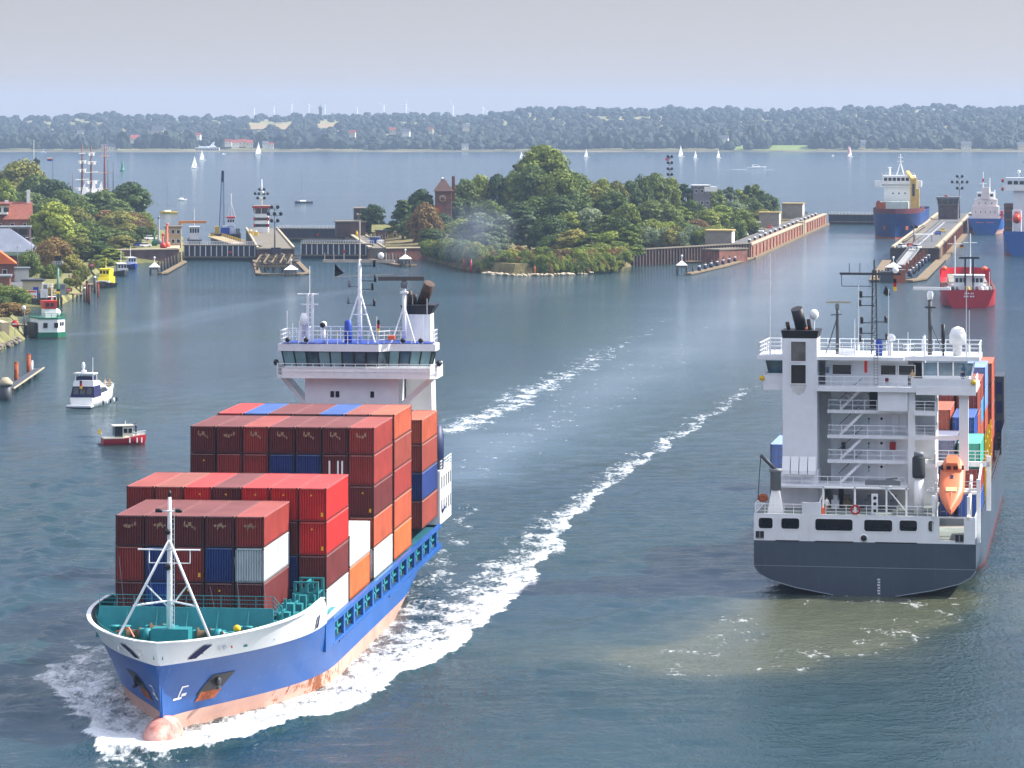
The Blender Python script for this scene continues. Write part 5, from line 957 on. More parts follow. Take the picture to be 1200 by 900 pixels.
for sd in range(4):
    rr = random.Random(sd); b = MB(); x = -.5
    while x < .5:
        hgt = rr.uniform(.16, .42); z = rr.uniform(-.16, .14); wd = rr.uniform(.12, .26)
        b.add([(x, 0, z), (x+wd, 0, z+rr.uniform(-.05, .05)), (x+wd+rr.uniform(-.06, .06), 0, z+hgt), (x+rr.uniform(-.06, .06), 0, z+hgt*.9)], [(0, 1, 2, 3)]); x += wd+rr.uniform(-.02, .08)
    LOGO.append(b.mesh('faded_marking', FADED))
b = MB(); b.add([(0, 0, 0), (.2, 0, 0), (.2, 0, .34), (0, 0, .34)], [(0, 1, 2, 3)]); STK = b.mesh('sticker', STICK)
b = MB(); b.lathe([(.09, 0), (.09, .01)], ax='y', n=8); DOT = b.mesh('round_sticker', STICK)
def link_part(name, me, parent, m=None, loc=(0, 0, 0), rz=0):
    o = npobj(name, me, parent); o.location = loc; o.rotation_euler = (0, 0, rz)
    if m:
        if not o.material_slots: me.materials.append(m)
        o.material_slots[0].link = 'OBJECT'; o.material_slots[0].material = m
    return o
def container(ship, x, s, z, h, colour, label, group, Lc=12.19, door=False, extra='', jit=True):
    """one container standing on a ship; (x, s, z) = middle of the near lower edge in the ship's frame"""
    M = Matrix.Translation(ship.location) @ ship.rotation_euler.to_matrix().to_4x4(); p = M @ Vector((x+(rnd.uniform(-.012, .012) if jit else 0), s+(rnd.uniform(-.03, .03) if jit else 0), z))
    t_ = thing('shipping_container', label, 'shipping container', p, ship.rotation_euler.z, group)
    bo, fr, ca, ro, rf, tr_ = cmesh(Lc, h, door)
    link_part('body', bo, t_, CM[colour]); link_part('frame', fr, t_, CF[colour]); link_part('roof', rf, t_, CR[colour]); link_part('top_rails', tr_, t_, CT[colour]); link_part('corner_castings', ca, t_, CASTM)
    if ro: link_part('lock_rods', ro, t_, RODM)
    if 'L' in extra: link_part('faded_marking', rnd.choice(LOGO), t_, loc=(0, .035, h*.62))
    if 'S' in extra: link_part('sticker', STK, t_, loc=(.72, .033, .42))
    if 'D' in extra: link_part('round_sticker', DOT, t_, loc=(rnd.uniform(-.2, .2), .03, h*.78))
    if 'W' in extra:
        b_ = MB(); [b_.add([(q, 0, .5), (q+.16, 0, .5), (q+.16, 0, 2.3), (q, 0, 2.3)], [(0, 1, 2, 3)]) for q in (-.6, .2, .6)]; b_.build('white_lettering', WHITE, t_).location = (0, .03, 0)
    return t_

# ------------------------------------------------------------------ hull builder
def hull_outline(z, P):
    """list of (s, half breadth) from stem to stern at height z"""
    k = min(1, max(0, z/P['zd'])); ss = P['stem'](z); se = P['stern'](z); Le = P['Le'][0]+(P['Le'][1]-P['Le'][0])*k; p = P['p'][0]+(P['p'][1]-P['p'][0])*k; q = P['q'][0]+(P['q'][1]-P['q'][0])*k
    Lr = P['Lr'][0]+(P['Lr'][1]-P['Lr'][0])*k; hs = P['hsf'](z) if 'hsf' in P else P['hs'][0]+(P['hs'][1]-P['hs'][0])*k**.7; B = P['B']*(P.get('b0', .985)+(1-P.get('b0', .985))*k); out = []
    for i in range(P['n']+1):
        u = i/P['n']; u = .5*u*u+.5*u if i < P['n'] else 1.0; s = ss+(se-ss)*u
        x = min(1, (s-ss)/Le); f = (1-(1-x)**p)**q if x < 1 else 1.0
        y = max(0, (s-(se-Lr))/Lr); g = 1-(1-hs)*y**1.8; out.append((s, B*f*g))
    return out
def hull_strip(b, za, zb, P, n=1, off=0.0):
    for side in (1, -1):
        rows = []
        for j in range(n+1):
            z = za+(zb-za)*j/n; rows.append([(side*(hb+off), s, z) for s, hb in hull_outline(z, P)])
        b.grid(rows, smooth=True, flip=(side < 0))
def hull_close(b, za, zb, P, n=6):
    """transom"""
    rows = [[(-hull_outline(za+(zb-za)*j/n, P)[-1][1], P['stern'](za+(zb-za)*j/n), za+(zb-za)*j/n), (hull_outline(za+(zb-za)*j/n, P)[-1][1], P['stern'](za+(zb-za)*j/n), za+(zb-za)*j/n)] for j in range(n+1)]
    b.grid(rows, smooth=False, flip=True)
def deck(b, z, P, s0=-99, s1=999, ins=0.0):
    o = [(s, hb) for s, hb in hull_outline(z, P) if s0 <= s <= s1]
    b.grid([[(-max(0, hb-ins), s, z), (max(0, hb-ins), s, z)] for s, hb in o], smooth=False, flip=True)

# ------------------------------------------------------------------ blue container ship (bow towards the bridge)
HB = bpy.data.materials.new('blue_hull_paint')
def hull_mat(name, c1, c2, dirt, rust_amt=.5, dirt_amt=.5):
    m = mat(name, c1, .42, .12, .06, streak=dirt_amt, streak_rgb=dirt, rgb2=c2); return m
BLUEH = hull_mat('blue_hull', (14, 76, 148), (24, 92, 166), (84, 128, 178), dirt_amt=.4)
PINK = mat('worn_antifouling', (196, 148, 130), .7, .12, .12, streak=.45, streak_rgb=(168, 84, 58), rgb2=(214, 170, 152))
def add_rust(m, y0, y1, rgb, thr=.56, sc=.9):
    t = m.node_tree; N = t.nodes; L = t.links; b = N['Principled BSDF']; src = b.inputs['Base Color'].links[0].from_socket
    tc = N.new('ShaderNodeTexCoord'); sp = N.new('ShaderNodeSeparateXYZ'); L.new(tc.outputs['Object'], sp.inputs[0]); w = N.new('ShaderNodeMapRange'); w.inputs[1].default_value = y0; w.inputs[2].default_value = (y0+y1)/2; w.inputs[3].default_value = -.25; L.new(sp.outputs[1], w.inputs[0])
    w2 = N.new('ShaderNodeMapRange'); w2.inputs[1].default_value = y1; w2.inputs[2].default_value = (y0+y1)/2; w2.inputs[3].default_value = -.25; L.new(sp.outputs[1], w2.inputs[0]); mn = N.new('ShaderNodeMath'); mn.operation = 'MINIMUM'; L.new(w.outputs[0], mn.inputs[0]); L.new(w2.outputs[0], mn.inputs[1])
    n = N.new('ShaderNodeTexNoise'); n.inputs['Scale'].default_value = sc; n.inputs['Detail'].default_value = 8; n.inputs['Roughness'].default_value = .75; L.new(tc.outputs['Object'], n.inputs['Vector']); a = N.new('ShaderNodeMath'); a.operation = 'MULTIPLY_ADD'; a.inputs[1].default_value = .16; L.new(mn.outputs[0], a.inputs[0]); L.new(n.outputs['Fac'], a.inputs[2])
    r = N.new('ShaderNodeValToRGB'); r.color_ramp.elements[0].position = thr; r.color_ramp.elements[1].position = thr+.07; L.new(a.outputs[0], r.inputs[0]); mx = N.new('ShaderNodeMix'); mx.data_type = 'RGBA'; mx.inputs[7].default_value = lin(rgb); L.new(r.outputs[0], mx.inputs[0]); L.new(src, mx.inputs[6]); L.new(mx.outputs[2], b.inputs['Base Color'])
PINKL = mat('worn_antifouling_bow', (196, 148, 130), .7, .12, .12, streak=.45, streak_rgb=(168, 84, 58), rgb2=(214, 170, 152)); add_rust(PINKL, 12, 36, (150, 84, 44), .6)
LS = thing('container_ship', 'large blue container ship coming bow first with dark red container stacks', 'container ship', (-27.35, 273.2, 0), -math.atan(.11))
PL = dict(zd=7.6, stem=lambda z: -2.0*max(0, z/7.6)**1.3, stern=lambda z: 110 - 9*max(0, 1-z/6)**1.5, Le=(33, 20), p=(2.5, 1.9), q=(1.95, .66), Lr=(40, 6), hs=(.25, .95), B=9.2, n=56, b0=.98)
b = MB(); hull_strip(b, -1.2, 1.3, PL, 4); b.build('boot_topping', PINKL, LS)
b = MB(); hull_strip(b, 1.3, 3.3, PL, 3); hull_strip(b, 3.3, 5.6, PL, 4) if False else None; hull_close(b, -1, 7, PL)
for side in (1, -1):                       # forward blue part up to the white band
    rows = [[(side*hb, s, z) for s, hb in hull_outline(z, PL) if s < 27.5][:99] for z in (3.3, 3.9, 4.5, 5.1, 5.7)]; n_ = min(len(r_) for r_ in rows); b.grid([r_[:n_] for r_ in rows], True, side < 0)
    rows = [[(side*hb, s, z) for s, hb in hull_outline(z, PL) if s > 96] for z in (3.3, 5.0, 6.9)]; n_ = min(len(r_) for r_ in rows); b.grid([r_[-n_:] for r_ in rows], True, side < 0)
b.build('hull', BLUEH, LS)
# white bow bulwark with a teal inside
WTOP = lambda s: 7.6 + .4*max(0, min(1, (s+2)/20))
def band(off, flip, z0=5.7):
    b_ = MB()
    for side in (1, -1):
        lo, mi, hi = [], [], []
        N_ = 40
        for i in range(N_+1):
            s = -2 + 25.5*(i/N_)**1.6
            def hbz(z, s=s):
                o = hull_outline(z, PL); return float(np.interp(s, [q[0] for q in o], [q[1] for q in o]))
            cut = WTOP(s) if s < 22 else WTOP(s)-(s-22)*.9
            s += .55 if off < 0 else 0
            sl = s if i else PL['stem'](z0)
            lo.append((side*(hbz(z0) if i else 0)+side*off*(1 if i else 0), max(sl, PL['stem'](z0))-(off if i == 0 else 0), z0)); zm = (z0+cut)/2
            mi.append((side*(hbz(zm)+off*(1 if i else 0)) if i else 0, max(s, PL['stem'](zm))-(off if i == 0 else 0), zm)); hi.append((side*(hbz(7.6)+off*(1 if i else 0)) if i else 0, s-(off if i == 0 else 0), cut))
        b_.grid([lo, mi, hi], True, (side < 0) != flip)
    return b_
band(.03, False).build('bow_bulwark', WHITE, LS)
band(-.38, True, 6.2).build('bulwark_lining', TEAL, LS)
b = MB(); cap = []
for side in (1, -1):
    pts = [(side*(max(0, float(np.interp(-2+25*(i/30)**1.6, [q[0] for q in hull_outline(7.6, PL)], [q[1] for q in hull_outline(7.6, PL)])))-.08), -2+24*(i/30)**1.6, WTOP(-2+24*(i/30)**1.6)) for i in range(31)]
    for p_, q_ in zip(pts[:-1], pts[1:]): b.beam(p_, q_, .34, .1)
b.build('bulwark_rail', WHITE2, LS)
b = MB(); deck(b, 6.25, PL, -2, 29, .1); b.build('forecastle_deck', TEAL, LS)
b = MB(); deck(b, 3.6, PL, 20, 110, .1); b.build('main_deck', DGREY, LS)
b = MB(); deck(b, 5.2, PL, 98, 111, .1); b.build('poop_deck', BLUEP, LS)
b = MB(); b.b2(-8.3, 8.3, 26.5, 98.5, 3.6, 5.05); b.build('hatch_coaming', mat('teal_coaming', (30, 96, 110), .6, .2, .5), LS)
b = MB(); b.b2(-7.2, 6.2, 12.6, 26, 6.3, 7.35); b.build('forward_hatch', mat('teal_coaming', (30, 96, 110)), LS)
# side gallery: pillars and openings under the outer containers
for side in (1, -1):
    b = MB()
    for s in np.arange(27.0, 97.5, 5.6):
        k = .9
        b.b2(side*8.95, side*9.2, s, s+k, 3.28, 5.3)
    for zl, zh in ((5.12, 5.5), (3.25, 3.5)):
        b.b2(side*8.9, side*9.22, 26.9, 98.2, zl, zh)
    b.b2(side*8.9, side*9.205, 23.0, 27.0, 3.28, 5.5)
    b.build('side_gallery', BLUEH, LS)
    for s in np.arange(27.0, 96, 2.8):
        b = MB(); b.beam((side*8.92, s+.9, 4.3), (side*8.92, s+3.1, 4.3), .1, .16); b.b2(side*8.4, side*8.8, s+1.4, s+2.2, 3.6, 4.8); b.build('lashing_frame', TEAL, LS)
# rubbing strakes, pipes, hawse pockets, marks
b = MB()
for zz_ in (3.2, 4.55): 
    for side in (1, -1): b.beam((side*9.22, 30 if zz_ < 4 else 60, zz_ if zz_ < 4 else 3.0), (side*9.22, 98, zz_ if zz_ < 4 else 3.0), .12, .14)
b.build('rubbing_strake', BLUEH, LS)
def on_hull(s, z, side=1, off=.03):
    o = hull_outline(z, PL); hb = float(np.interp(s, [q[0] for q in o], [q[1] for q in o])); return Vector((side*(hb+off), s, z))
def hull_patch(name, s0, s1, z0, z1, m, side=1, off=.03, n=4, skew=0.0):
    b_ = MB(); rows = [[on_hull(s0+(s1-s0)*i/n+skew*j/2, z0+(z1-z0)*j/2, side, off) for i in range(n+1)] for j in range(3)]
    b_.grid(rows, True, side < 0); return b_.build(name, m, LS)
for side in (1, -1):
    hull_patch('anchor_pocket', 4.3, 6.8, 2.5, 4.1, BLACK, side, .07, skew=.5); hull_patch('rust_stain', 4.5, 6.8, 2.0, 2.75, RUST, side, .09, skew=.2); 
    b = MB(); c = on_hull(5.9, 3.5, side, .16); b.ell(c, .18, .5, .35, 8, 6); b.bar(c, c+Vector((0, -.2, -.5)), .12); b.bar(c+Vector((0, -.6, -.5)), c+Vector((0, .5, -.55)), .13); b.build('anchor', DGREY, LS)
    for s0 in (.55, 18.2): hull_patch('fairlead', s0, s0+.75, 5.95, 7.0, NAVY, side, .16, 2, skew=.3)
    for s0 in (2.9, -.2 if side < 0 else 3.4):
        b = MB(); c = on_hull(s0, 6.5, side, .1); b.ell(c, .12, .42, .26, 10, 6); b.build('mooring_pipe', WHITE2, LS)
    # bulb mark: a hooked line and a small circle, as painted beside the stem
    hull_patch('bulb_mark', 2.0, 2.18, 2.7, 3.6, WHITE, side, .045, 1); hull_patch('bulb_mark', 2.0, 2.75, 3.5, 3.62, WHITE, side, .045, 1); hull_patch('bulb_mark', 1.5, 2.55, 2.55, 2.72, WHITE, side, .05, 2); hull_patch('bulb_mark', 2.4, 2.95, 2.75, 3.0, WHITE, side, .047, 2)
b = MB(); b.ell((0, .6, -.1), 1.5, 3.2, 1.65, 18, 12); b.build('bulbous_bow', mat('scraped_red_bulb', (168, 74, 64), .6, .1, .9, rgb2=(220, 172, 158)), LS)
b = MB(); b.beam((0, 0.02, 1.2), (0, -.6, 4.5), .25, .2); b.beam((0, -.6, 4.5), (0, -1.35, 5.72), .25, .2); b.build('stem_bar', BLUEH, LS)
# breakwater with rail
b = MB(); b.add([(-7.5, 9.6, 6.25), (7.2, 9.6, 6.25), (7.0, 10.1, 8.7), (-7.3, 10.1, 8.7), (-7.5, 9.8, 6.25), (7.2, 9.8, 6.25), (7.0, 10.25, 8.7), (-7.3, 10.25, 8.7)], [(0, 1, 2, 3), (5, 4, 7, 6), (3, 2, 6, 7), (1, 5, 6, 2), (4, 0, 3, 7)])
for x in (-5, -2.5, 0, 2.5, 5): b.add([(x, 9.5, 6.3), (x+.1, 9.5, 6.3), (x+.1, 8.6, 6.3), (x, 8.6, 6.3), (x, 10.05, 8.5), (x+.1, 10.05, 8.5)], [(0, 1, 2, 3), (3, 2, 5, 4)])
bw = b.build('breakwater', TEAL, LS)
MB().rail([(-7.3, 10.2, 8.7), (7.0, 10.2, 8.7)], .95, .03, 1.5).rail([(7.0, 10.2, 8.7), (7.4, 12.5, 7.4)], .95, .03, 1.2).build('railing', TEAL, bw)
# windlasses, mooring winches and lockers on the forecastle
def winch(x, s):
    b_ = MB(); b_.b2(x-1.5, x+1.5, s-.5, s+.6, 6.26, 6.5).b2(x-1.4, x-1.1, s-.4, s+.4, 6.5, 7.5).b2(x+.9, x+1.2, s-.4, s+.4, 6.5, 7.5).b2(x+.1, x+.35, s-.4, s+.4, 6.5, 7.6); w_ = b_.build('windlass', TEAL, LS)
    MB().lathe([(.62, -1.05), (.62, -.95), (.42, -.9), (.42, -.05), (.62, 0), (.62, .08)], (x, s, 7.1), 12, 'x').build('winch_drum', mat('mooring_rope', (86, 70, 52), .9, .4, 4), w_)
    MB().lathe([(.55, .4), (.55, .85), (.3, .9), (.3, 1.5)], (x, s, 7.1), 12, 'x').build('gear_case', TEAL, w_)
winch(-3.0, 5.6); winch(2.7, 5.8); winch(-1.6, 8.0)
b = MB(); b.b2(-1.6, 1.4, 3.4, 5.0, 6.26, 7.9).b2(-1.2, 1.0, 5.0, 5.6, 6.26, 7.3); b.build('mast_house', TEAL, LS)
for x, s, h_ in ((-5.4, 7.2, 1.2), (4.4, 6.0, 1.0), (-1.9, 1.8, .7), (1.7, 1.9, .7), (4.4, 8.5, 1.1), (-5.6, 8.6, 1.0)): 
    b = MB(); b.lathe([(.3, 0), (.3, h_), (.42, h_+.02), (.42, h_+.12)], (x, s, 6.26), 10).lathe([(.3, 0), (.3, h_), (.42, h_+.02), (.42, h_+.12)], (x+.85, s, 6.26), 10).b2(x-.4, x+1.25, s-.35, s+.35, 6.26, 6.4); b.build('bollard', TEAL, LS)
b = MB(); b.ell((4.9, 5.6, 7.7), .32, .32, .32, 8, 6); b.build('yellow_vent', YELLOW, LS)
b = MB(); b.path([(-4.6, 4.3, 7.5), (-3.5, 3.9, 7.9), (-3.0, 3.6, 7.2)], .07).path([(4.0, 4.4, 7.6), (4.6, 4.2, 6.9), (4.8, 4.0, 6.4)], .07); b.build('orange_hose', ORANGE, LS)
# teal gear along the fore hatch, starboard and port
for side in (1, -1):
    for k, s in enumerate(np.arange(13.2, 25.5, 1.7)):
        b = MB(); x = side*(6.9+.06*k); b.b2(x-.5, x+.5, s, s+.9, 6.26, 7.2+.5*(k % 3)).b2(x-.12, x+.12, s+.95, s+1.15, 6.26, 8.4+.3*(k % 2)).beam((x, s, 7.8), (x, s+1.6, 7.9), .12, .14); b.build('lashing_post', TEAL, LS)
    b = MB(); [b.b2(side*x_-.12, side*x_+.12, s_, s_+.25, 5.4, 9.2) for x_ in (6.6, 7.6, 8.5) for s_ in (22.6, 25.4)]; [b.b2(side*6.5, side*8.6, s_, s_+.2, z_, z_+.14) for s_ in (22.6, 25.4) for z_ in (7.1, 8.2, 9.1)]; b.beam((side*7.5, 22.7, 9.0), (side*7.5, 25.5, 9.0), .15, .3); b.beam((side*8.5, 22.7, 8.2), (side*8.5, 25.5, 8.2), .1, .1); b.build('lashing_platform', TEAL, LS)
# foremast: white pole with A-frame legs
t_ = LS
b = MB(); b.lathe([(.25, 7.9), (.22, 12), (.18, 16), (.13, 18.3)], (-.2, 3.9, 0), 10); fm_ = b.build('foremast', WHITE2, LS)
for x in (-3.85, 3.6): MB().bar((x, 1.4, 7.4), (-.2, 3.8, 14.9), .11, 8).build('mast_leg', WHITE2, fm_)
b = MB(); b.bar((-2.75, 2.1, 9.9), (-.2, 3.8, 10.1), .09).bar((2.45, 2.1, 9.9), (-.2, 3.8, 10.1), .09).bar((-1.9, 2.6, 11.6), (-.3, 3.8, 9.6), .07).bar((1.6, 2.6, 11.6), (-.1, 3.8, 9.6), .07); b.build('mast_brace', WHITE2, fm_)
b = MB(); b.bar((-2.7, 3.7, 14.15), (2.3, 3.7, 14.15), .07).path([(-1.8, 3.7, 14.1), (-1.8, 3.7, 13.1), (1.5, 3.7, 13.1), (1.5, 3.7, 14.1)], .045).bar((-.9, 3.7, 17.2), (.5, 3.7, 17.2), .06); b.build('yard', WHITE2, fm_)
for x, z in ((-1.0, 17.25), (.6, 17.25)): MB().lathe([(.16, -.25), (.16, .25)], (x, 3.6, z), 8, 'x').build('mast_lamp', BLACK, fm_)
MB().lathe([(.12, 18.3), (.12, 18.8)], (-.2, 3.9, 0), 8).build('mast_lamp', BLACK, fm_)
for z in (12.8, 15.6): MB().lathe([(.2, -.3), (.26, -.1), (.2, .2)], (-.25, 3.48, z), 8, 'y').build('mast_lamp', BLACK, fm_)
b = MB()
for z in np.arange(8.2, 17.5, .4): b.bar((-.05, 3.55, z), (.25, 3.55, z), .025, 4)
b.bar((-.05, 3.55, 8), (-.05, 3.55, 17.5), .025, 4).bar((.25, 3.55, 8), (.25, 3.55, 17.5), .025, 4); b.build('mast_ladder', WHITE2, fm_)
for x in (-6.4, -4.0, 1.2, 3.2, 5.4): MB().bar((x, 13.3, 12.4 if abs(x) > 3 else 10), (x+1.0, 11.5, 7.0), .025, 4).build('lashing_rod', GREY, LS)

# ---- container stacks: column colours listed from the top tier down, columns left to right as seen from the bridge
h1, h9 = 2.591, 2.896
B_, K_, R_, M_, N_, U_, W_, G_, O_, OB, FR = 'brown', 'rust red', 'bright red', 'maroon', 'navy blue', 'blue', 'white', 'pale grey', 'orange', 'orange brown', 'faded red'
TIER = {1: ['only'], 2: ['top', 'bottom'], 3: ['top', 'middle', 'bottom'], 4: ['top', 'second', 'third', 'bottom'], 5: ['top', 'second', 'third', 'fourth', 'bottom']}
ORD = ['first', 'second', 'third', 'fourth', 'fifth', 'sixth', 'seventh']
def stack(bay, s, x0, zb, cols, heights, grp, keep=None, ex=None):
    for i, col in enumerate(cols):
        if col is None: continue
        z = zb; lst = []
        for tier in range(len(col)-1, -1, -1):
            hh = heights[tier]; c = col[tier]
            if c:
                lb = f"{c} container, {TIER[len(col)][tier]} tier, {ORD[i]} column from left, {bay}"
                container(LS, x0+i*2.5, s, z, hh-.07, c, lb, grp, extra=(ex or {}).get((i, tier), ''))
            z += hh
stack('front stack of blue ship', 13.6, -.58-5, 7.38, [[M_, K_, M_], [M_, N_, U_], [M_, K_, M_], [M_, N_, M_], [K_, G_, M_]], [h1, h9, h9], 'containers on the blue ship',
      ex={(0, 0): 'L', (1, 0): 'L', (2, 0): 'L', (3, 0): 'L', (4, 0): 'L', (2, 1): 'S', (0, 2): 'S', (2, 2): 'D', (3, 2): 'DS'})
stack('second row of blue ship', 26.4, -7.5, 5.2, [[K_, M_, B_, B_], [B_, M_, M_, M_], [R_, R_, M_, M_], [M_, M_, N_, M_], [R_, R_, M_, N_], [R_, M_, N_, N_], [R_, R_, M_, G_]], [h9]*4, 'containers on the blue ship',
      ex={(2, 0): 'D', (3, 0): 'D', (4, 0): 'D', (5, 0): 'D', (6, 0): 'DS', (6, 1): 'DS', (6, 2): 'S', (1, 0): 'D'})
stack('low third row of blue ship', 39.15, -7.5, 5.4, [[B_, M_], None, None, None, [M_, M_], [M_, K_], [W_, O_]], [h9]*2, 'containers on the blue ship')
stack('fourth row of blue ship', 53.7, -7.5, 5.4, [[M_, M_, K_, B_, M_], [M_, K_, M_, M_, None], [K_, K_, M_, None, None], [M_, N_, M_, None, None], [M_, N_, M_, None, None], [M_, M_, K_, M_, M_], [K_, K_, M_, OB, W_]], [h1]+[h9]*4, 'containers on the blue ship',
      ex={(0, 0): 'L', (1, 0): 'L', (2, 0): 'L', (3, 0): 'L', (4, 0): 'L', (5, 0): 'L', (6, 0): 'L', (5, 1): 'W', (6, 2): 'DS', (0, 1): 'D'})
stack('fifth row of blue ship', 67.0, -7.5, 5.5, [[R_, K_, B_, M_, M_], [U_, M_, None, None, None], [M_, M_, None, None, None], [M_, M_, None, None, None], [U_, M_, None, None, None], [B_, M_, None, None, None], [OB, B_, K_, OB, O_]], [h1]+[h9]*4, 'containers on the blue ship')
stack('aft row of blue ship', 86.8, -7.5, 6.2, [[B_, M_, M_, M_], [M_, M_, None, None], [M_, M_, None, None], None, None, [M_, B_, M_, M_], [OB, B_, N_, B_]], [h1, h9, h9, h9], 'containers on the blue ship')

# ---- bridge house
s0 = 100.0
b = MB(); b.b2(-5.7, 4.35, s0, 108.5, 5.2, 20.9); b.build('deckhouse', mat('white_house_paint', (236, 236, 238), .5, .07, .5, streak=.14, streak_rgb=(176, 160, 150)), LS)
b = MB(); b.b2(-8.8, 8.9, 99.4, 108.8, 5.2, 10.9); sb = b.build('lower_deckhouse', WHITE, LS)
b = MB(); b.rail([(8.9, 99.5, 10.9), (8.9, 108.7, 10.9)], 1.0, .035, 1.3); b.build('railing', WHITE2, sb)
for k, s in enumerate((100.4, 102.2, 104.0, 105.8, 107.4)):
    for z in (6.4, 8.9): MB().b2(8.88, 8.93, s, s+.85, z, z+1.3).build('window', GLASS, sb)
b = MB(); b.lathe([(.8, 10.9), (.85, 13), (.7, 15.6)], (8.2, 101.5, 0), 12).b2(7.6, 8.8, 102.2, 103.4, 10.9, 14.5); b.build('provision_crane', mat('dark_blue_paint', (36, 50, 88), .5, .2), LS)
for x in (-2.75, -2.2, 1.55): MB().b2(x-.2, x+.2, s0-.04, s0+.05, 18.6, 19.25).build('window', GLASS, LS)
def wing_poly(w, s0_, s1_, c): return [(-w, s0_+c), (-w+c, s0_), (w-c, s0_), (w, s0_+c), (w, s1_), (-w, s1_)]
b = MB(); b.prism([(-8.6, 99.2), (-8.0, 98.6), (7.9, 98.6), (8.6, 99.2), (8.6, 104), (4.6, 104), (4.6, 108.5), (-5.9, 108.5), (-5.9, 104), (-8.6, 104)], 20.7, 21.0); br = b.build('bridge_deck', WHITE, LS)
b = MB(); 
for side in (-1, 1):
    b.b2(side*8.6, side*8.54, 99.2, 104, 21.0, 21.9)
b.b2(-8.0, 7.9, 98.6, 98.66, 21.0, 21.8); b.build('wing_bulwark', WHITE, br)
MB().rail([(-8.5, 99.1, 21), (-8.0, 98.55, 21), (7.9, 98.55, 21), (8.5, 99.1, 21), (8.55, 104, 21)], 1.25, .035, 1.1).rail([(-8.55, 104, 21), (-8.55, 99.1, 21)], 1.25, .035, 1.1).build('railing', WHITE2, br)
b = MB(); wp = [(-7.8, 99.6), (-4.0, 99.2), (2.2, 99.2), (3.2, 100.5), (7.6, 100.5), (7.6, 103.4), (4.2, 104), (4.2, 107), (-5.9, 107), (-5.9, 104), (-7.8, 103.4)]
def flare(pts, k, z):
    cx = sum(p[0] for p in pts)/len(pts); cy = 103; return [(cx+(x-cx)*k, cy+(y-cy)*k, z) for x, y in pts]
lo, hi = flare(wp, .975, 21.05), flare(wp, 1.0, 21.95); n_ = len(wp); b.add(lo+hi, [(i, (i+1) % n_, n_+(i+1) % n_, n_+i) for i in range(n_)]); b.build('wheelhouse_wall', WHITE, br)
b = MB(); lo, hi = flare(wp, 1.0, 21.95), flare(wp, 1.045, 23.6); PALE_ = mat('pale_teal_pane', (112, 146, 150), .3, .25, .8, spec=.6); WG_ = mat('wheelhouse_glass', (26, 34, 40), .06, .5, .35, rgb2=(70, 92, 104), spec=.9); pr = random.Random(4)  # a random share of the panes is pale teal
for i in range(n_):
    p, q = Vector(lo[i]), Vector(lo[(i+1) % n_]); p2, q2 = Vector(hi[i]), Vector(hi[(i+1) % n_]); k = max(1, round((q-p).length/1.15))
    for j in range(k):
        gl = MB().add([p.lerp(q, j/k), p.lerp(q, (j+1)/k), p2.lerp(q2, (j+1)/k), p2.lerp(q2, j/k)], [(0, 1, 2, 3)]).build('wheelhouse_window', PALE_ if pr.random() < .28 else WG_, br); MB().beam(p.lerp(q, j/k), p2.lerp(q2, j/k), .16, .12).build('window_frame', BLACK, gl)
top = flare(wp, 1.09, 0); b = MB(); b.prism([(x, y) for x, y, _ in top], 23.55, 24.3); b.build('wheelhouse_roof', mat('white_house_paint', (222, 222, 226)), br)
MB().rail([(x, y, 24.35) for x, y, _ in flare(wp, 1.06, 0)], 1.35, .04, 1.1, close=True).build('roof_railing', WHITE2, br)
b = MB(); b.prism([(x, y) for x, y, _ in flare(wp, 1.05, 0)], 24.352, 24.39); b.build('roof_deck', BLUEP, br)
for x0, x1 in ((-8.3, -5.7), (7.9, 4.35)):
    b = MB(); b.beam((x0, 101, 20.7), (x1, 101, 17.6), .5, .5).beam((x0, 103.4, 20.7), (x1, 103.4, 17.6), .5, .5); b.b2(x1-.3, x1+.3, 100.6, 103.8, 16.0, 18.0); b.build('wing_bracket', WHITE, br)
for x in (-8.75, 8.75): MB().ell((x, 99.6, 22.3), .3, .4, .35, 8, 6).build('wing_lamp', BLACK, br)
for x in (-7.4, -5.4, 5.0, 6.9): MB().lathe([(.22, -.2), (.28, 0), (.2, .2)], (x, 98.9, 24.75), 8, 'y').build('floodlight', BLACK, br)
# masts on the wheelhouse roof
b = MB(); b.lathe([(.27, 24.3), (.24, 28), (.18, 33.2)], (-.2, 102.6, 0), 10); mm = b.build('main_mast', WHITE2, LS)
b = MB(); b.bar((-1.9, 101.6, 24.3), (-.3, 102.6, 29.5), .11).bar((1.6, 101.6, 24.3), (-.1, 102.6, 29.5), .11).bar((-.9, 102, 27.3), (.7, 102, 27.3), .07); 
for z in np.arange(25, 33, .5): b.bar((-.45, 102.25, z), (.05, 102.25, z), .03, 4)
b.build('mast_leg', WHITE2, mm)
b = MB(); b.beam((-4.2, 102.6, 33.0), (3.6, 102.6, 33.0), .28, .3).beam((-3.0, 102.6, 31.3), (3.4, 102.6, 31.6), .08, .08)
for x in (-4.0, -3.0, -1.9, 3.4, 2.7): b.bar((x, 102.6, 33.1), (x, 102.6, 33.9), .05, 5)
b.bar((-.2, 102.6, 33), (-.2, 102.6, 37.3), .09, 6); b.build('yard', mat('weathered_mast_paint', (186, 178, 166), .6, .2, 1), mm)
MB().ell((2.1, 102.6, 33.6), .34, .34, .36, 10, 6).build('satellite_dome', WHITE, mm)
for x, z in ((1.4, 32.4), (1.5, 30.8), (1.2, 29.9), (1.4, 28.2), (-1.3, 30.2), (-1.4, 28.4)): MB().lathe([(.14, 0), (.14, .75)], (x, 102.4, z), 8).bar((x, 102.4, z+.1), (-.2, 102.6, z+.1), .05, 4).build('signal_lamp', BLACK if x > 0 else GREY, mm)
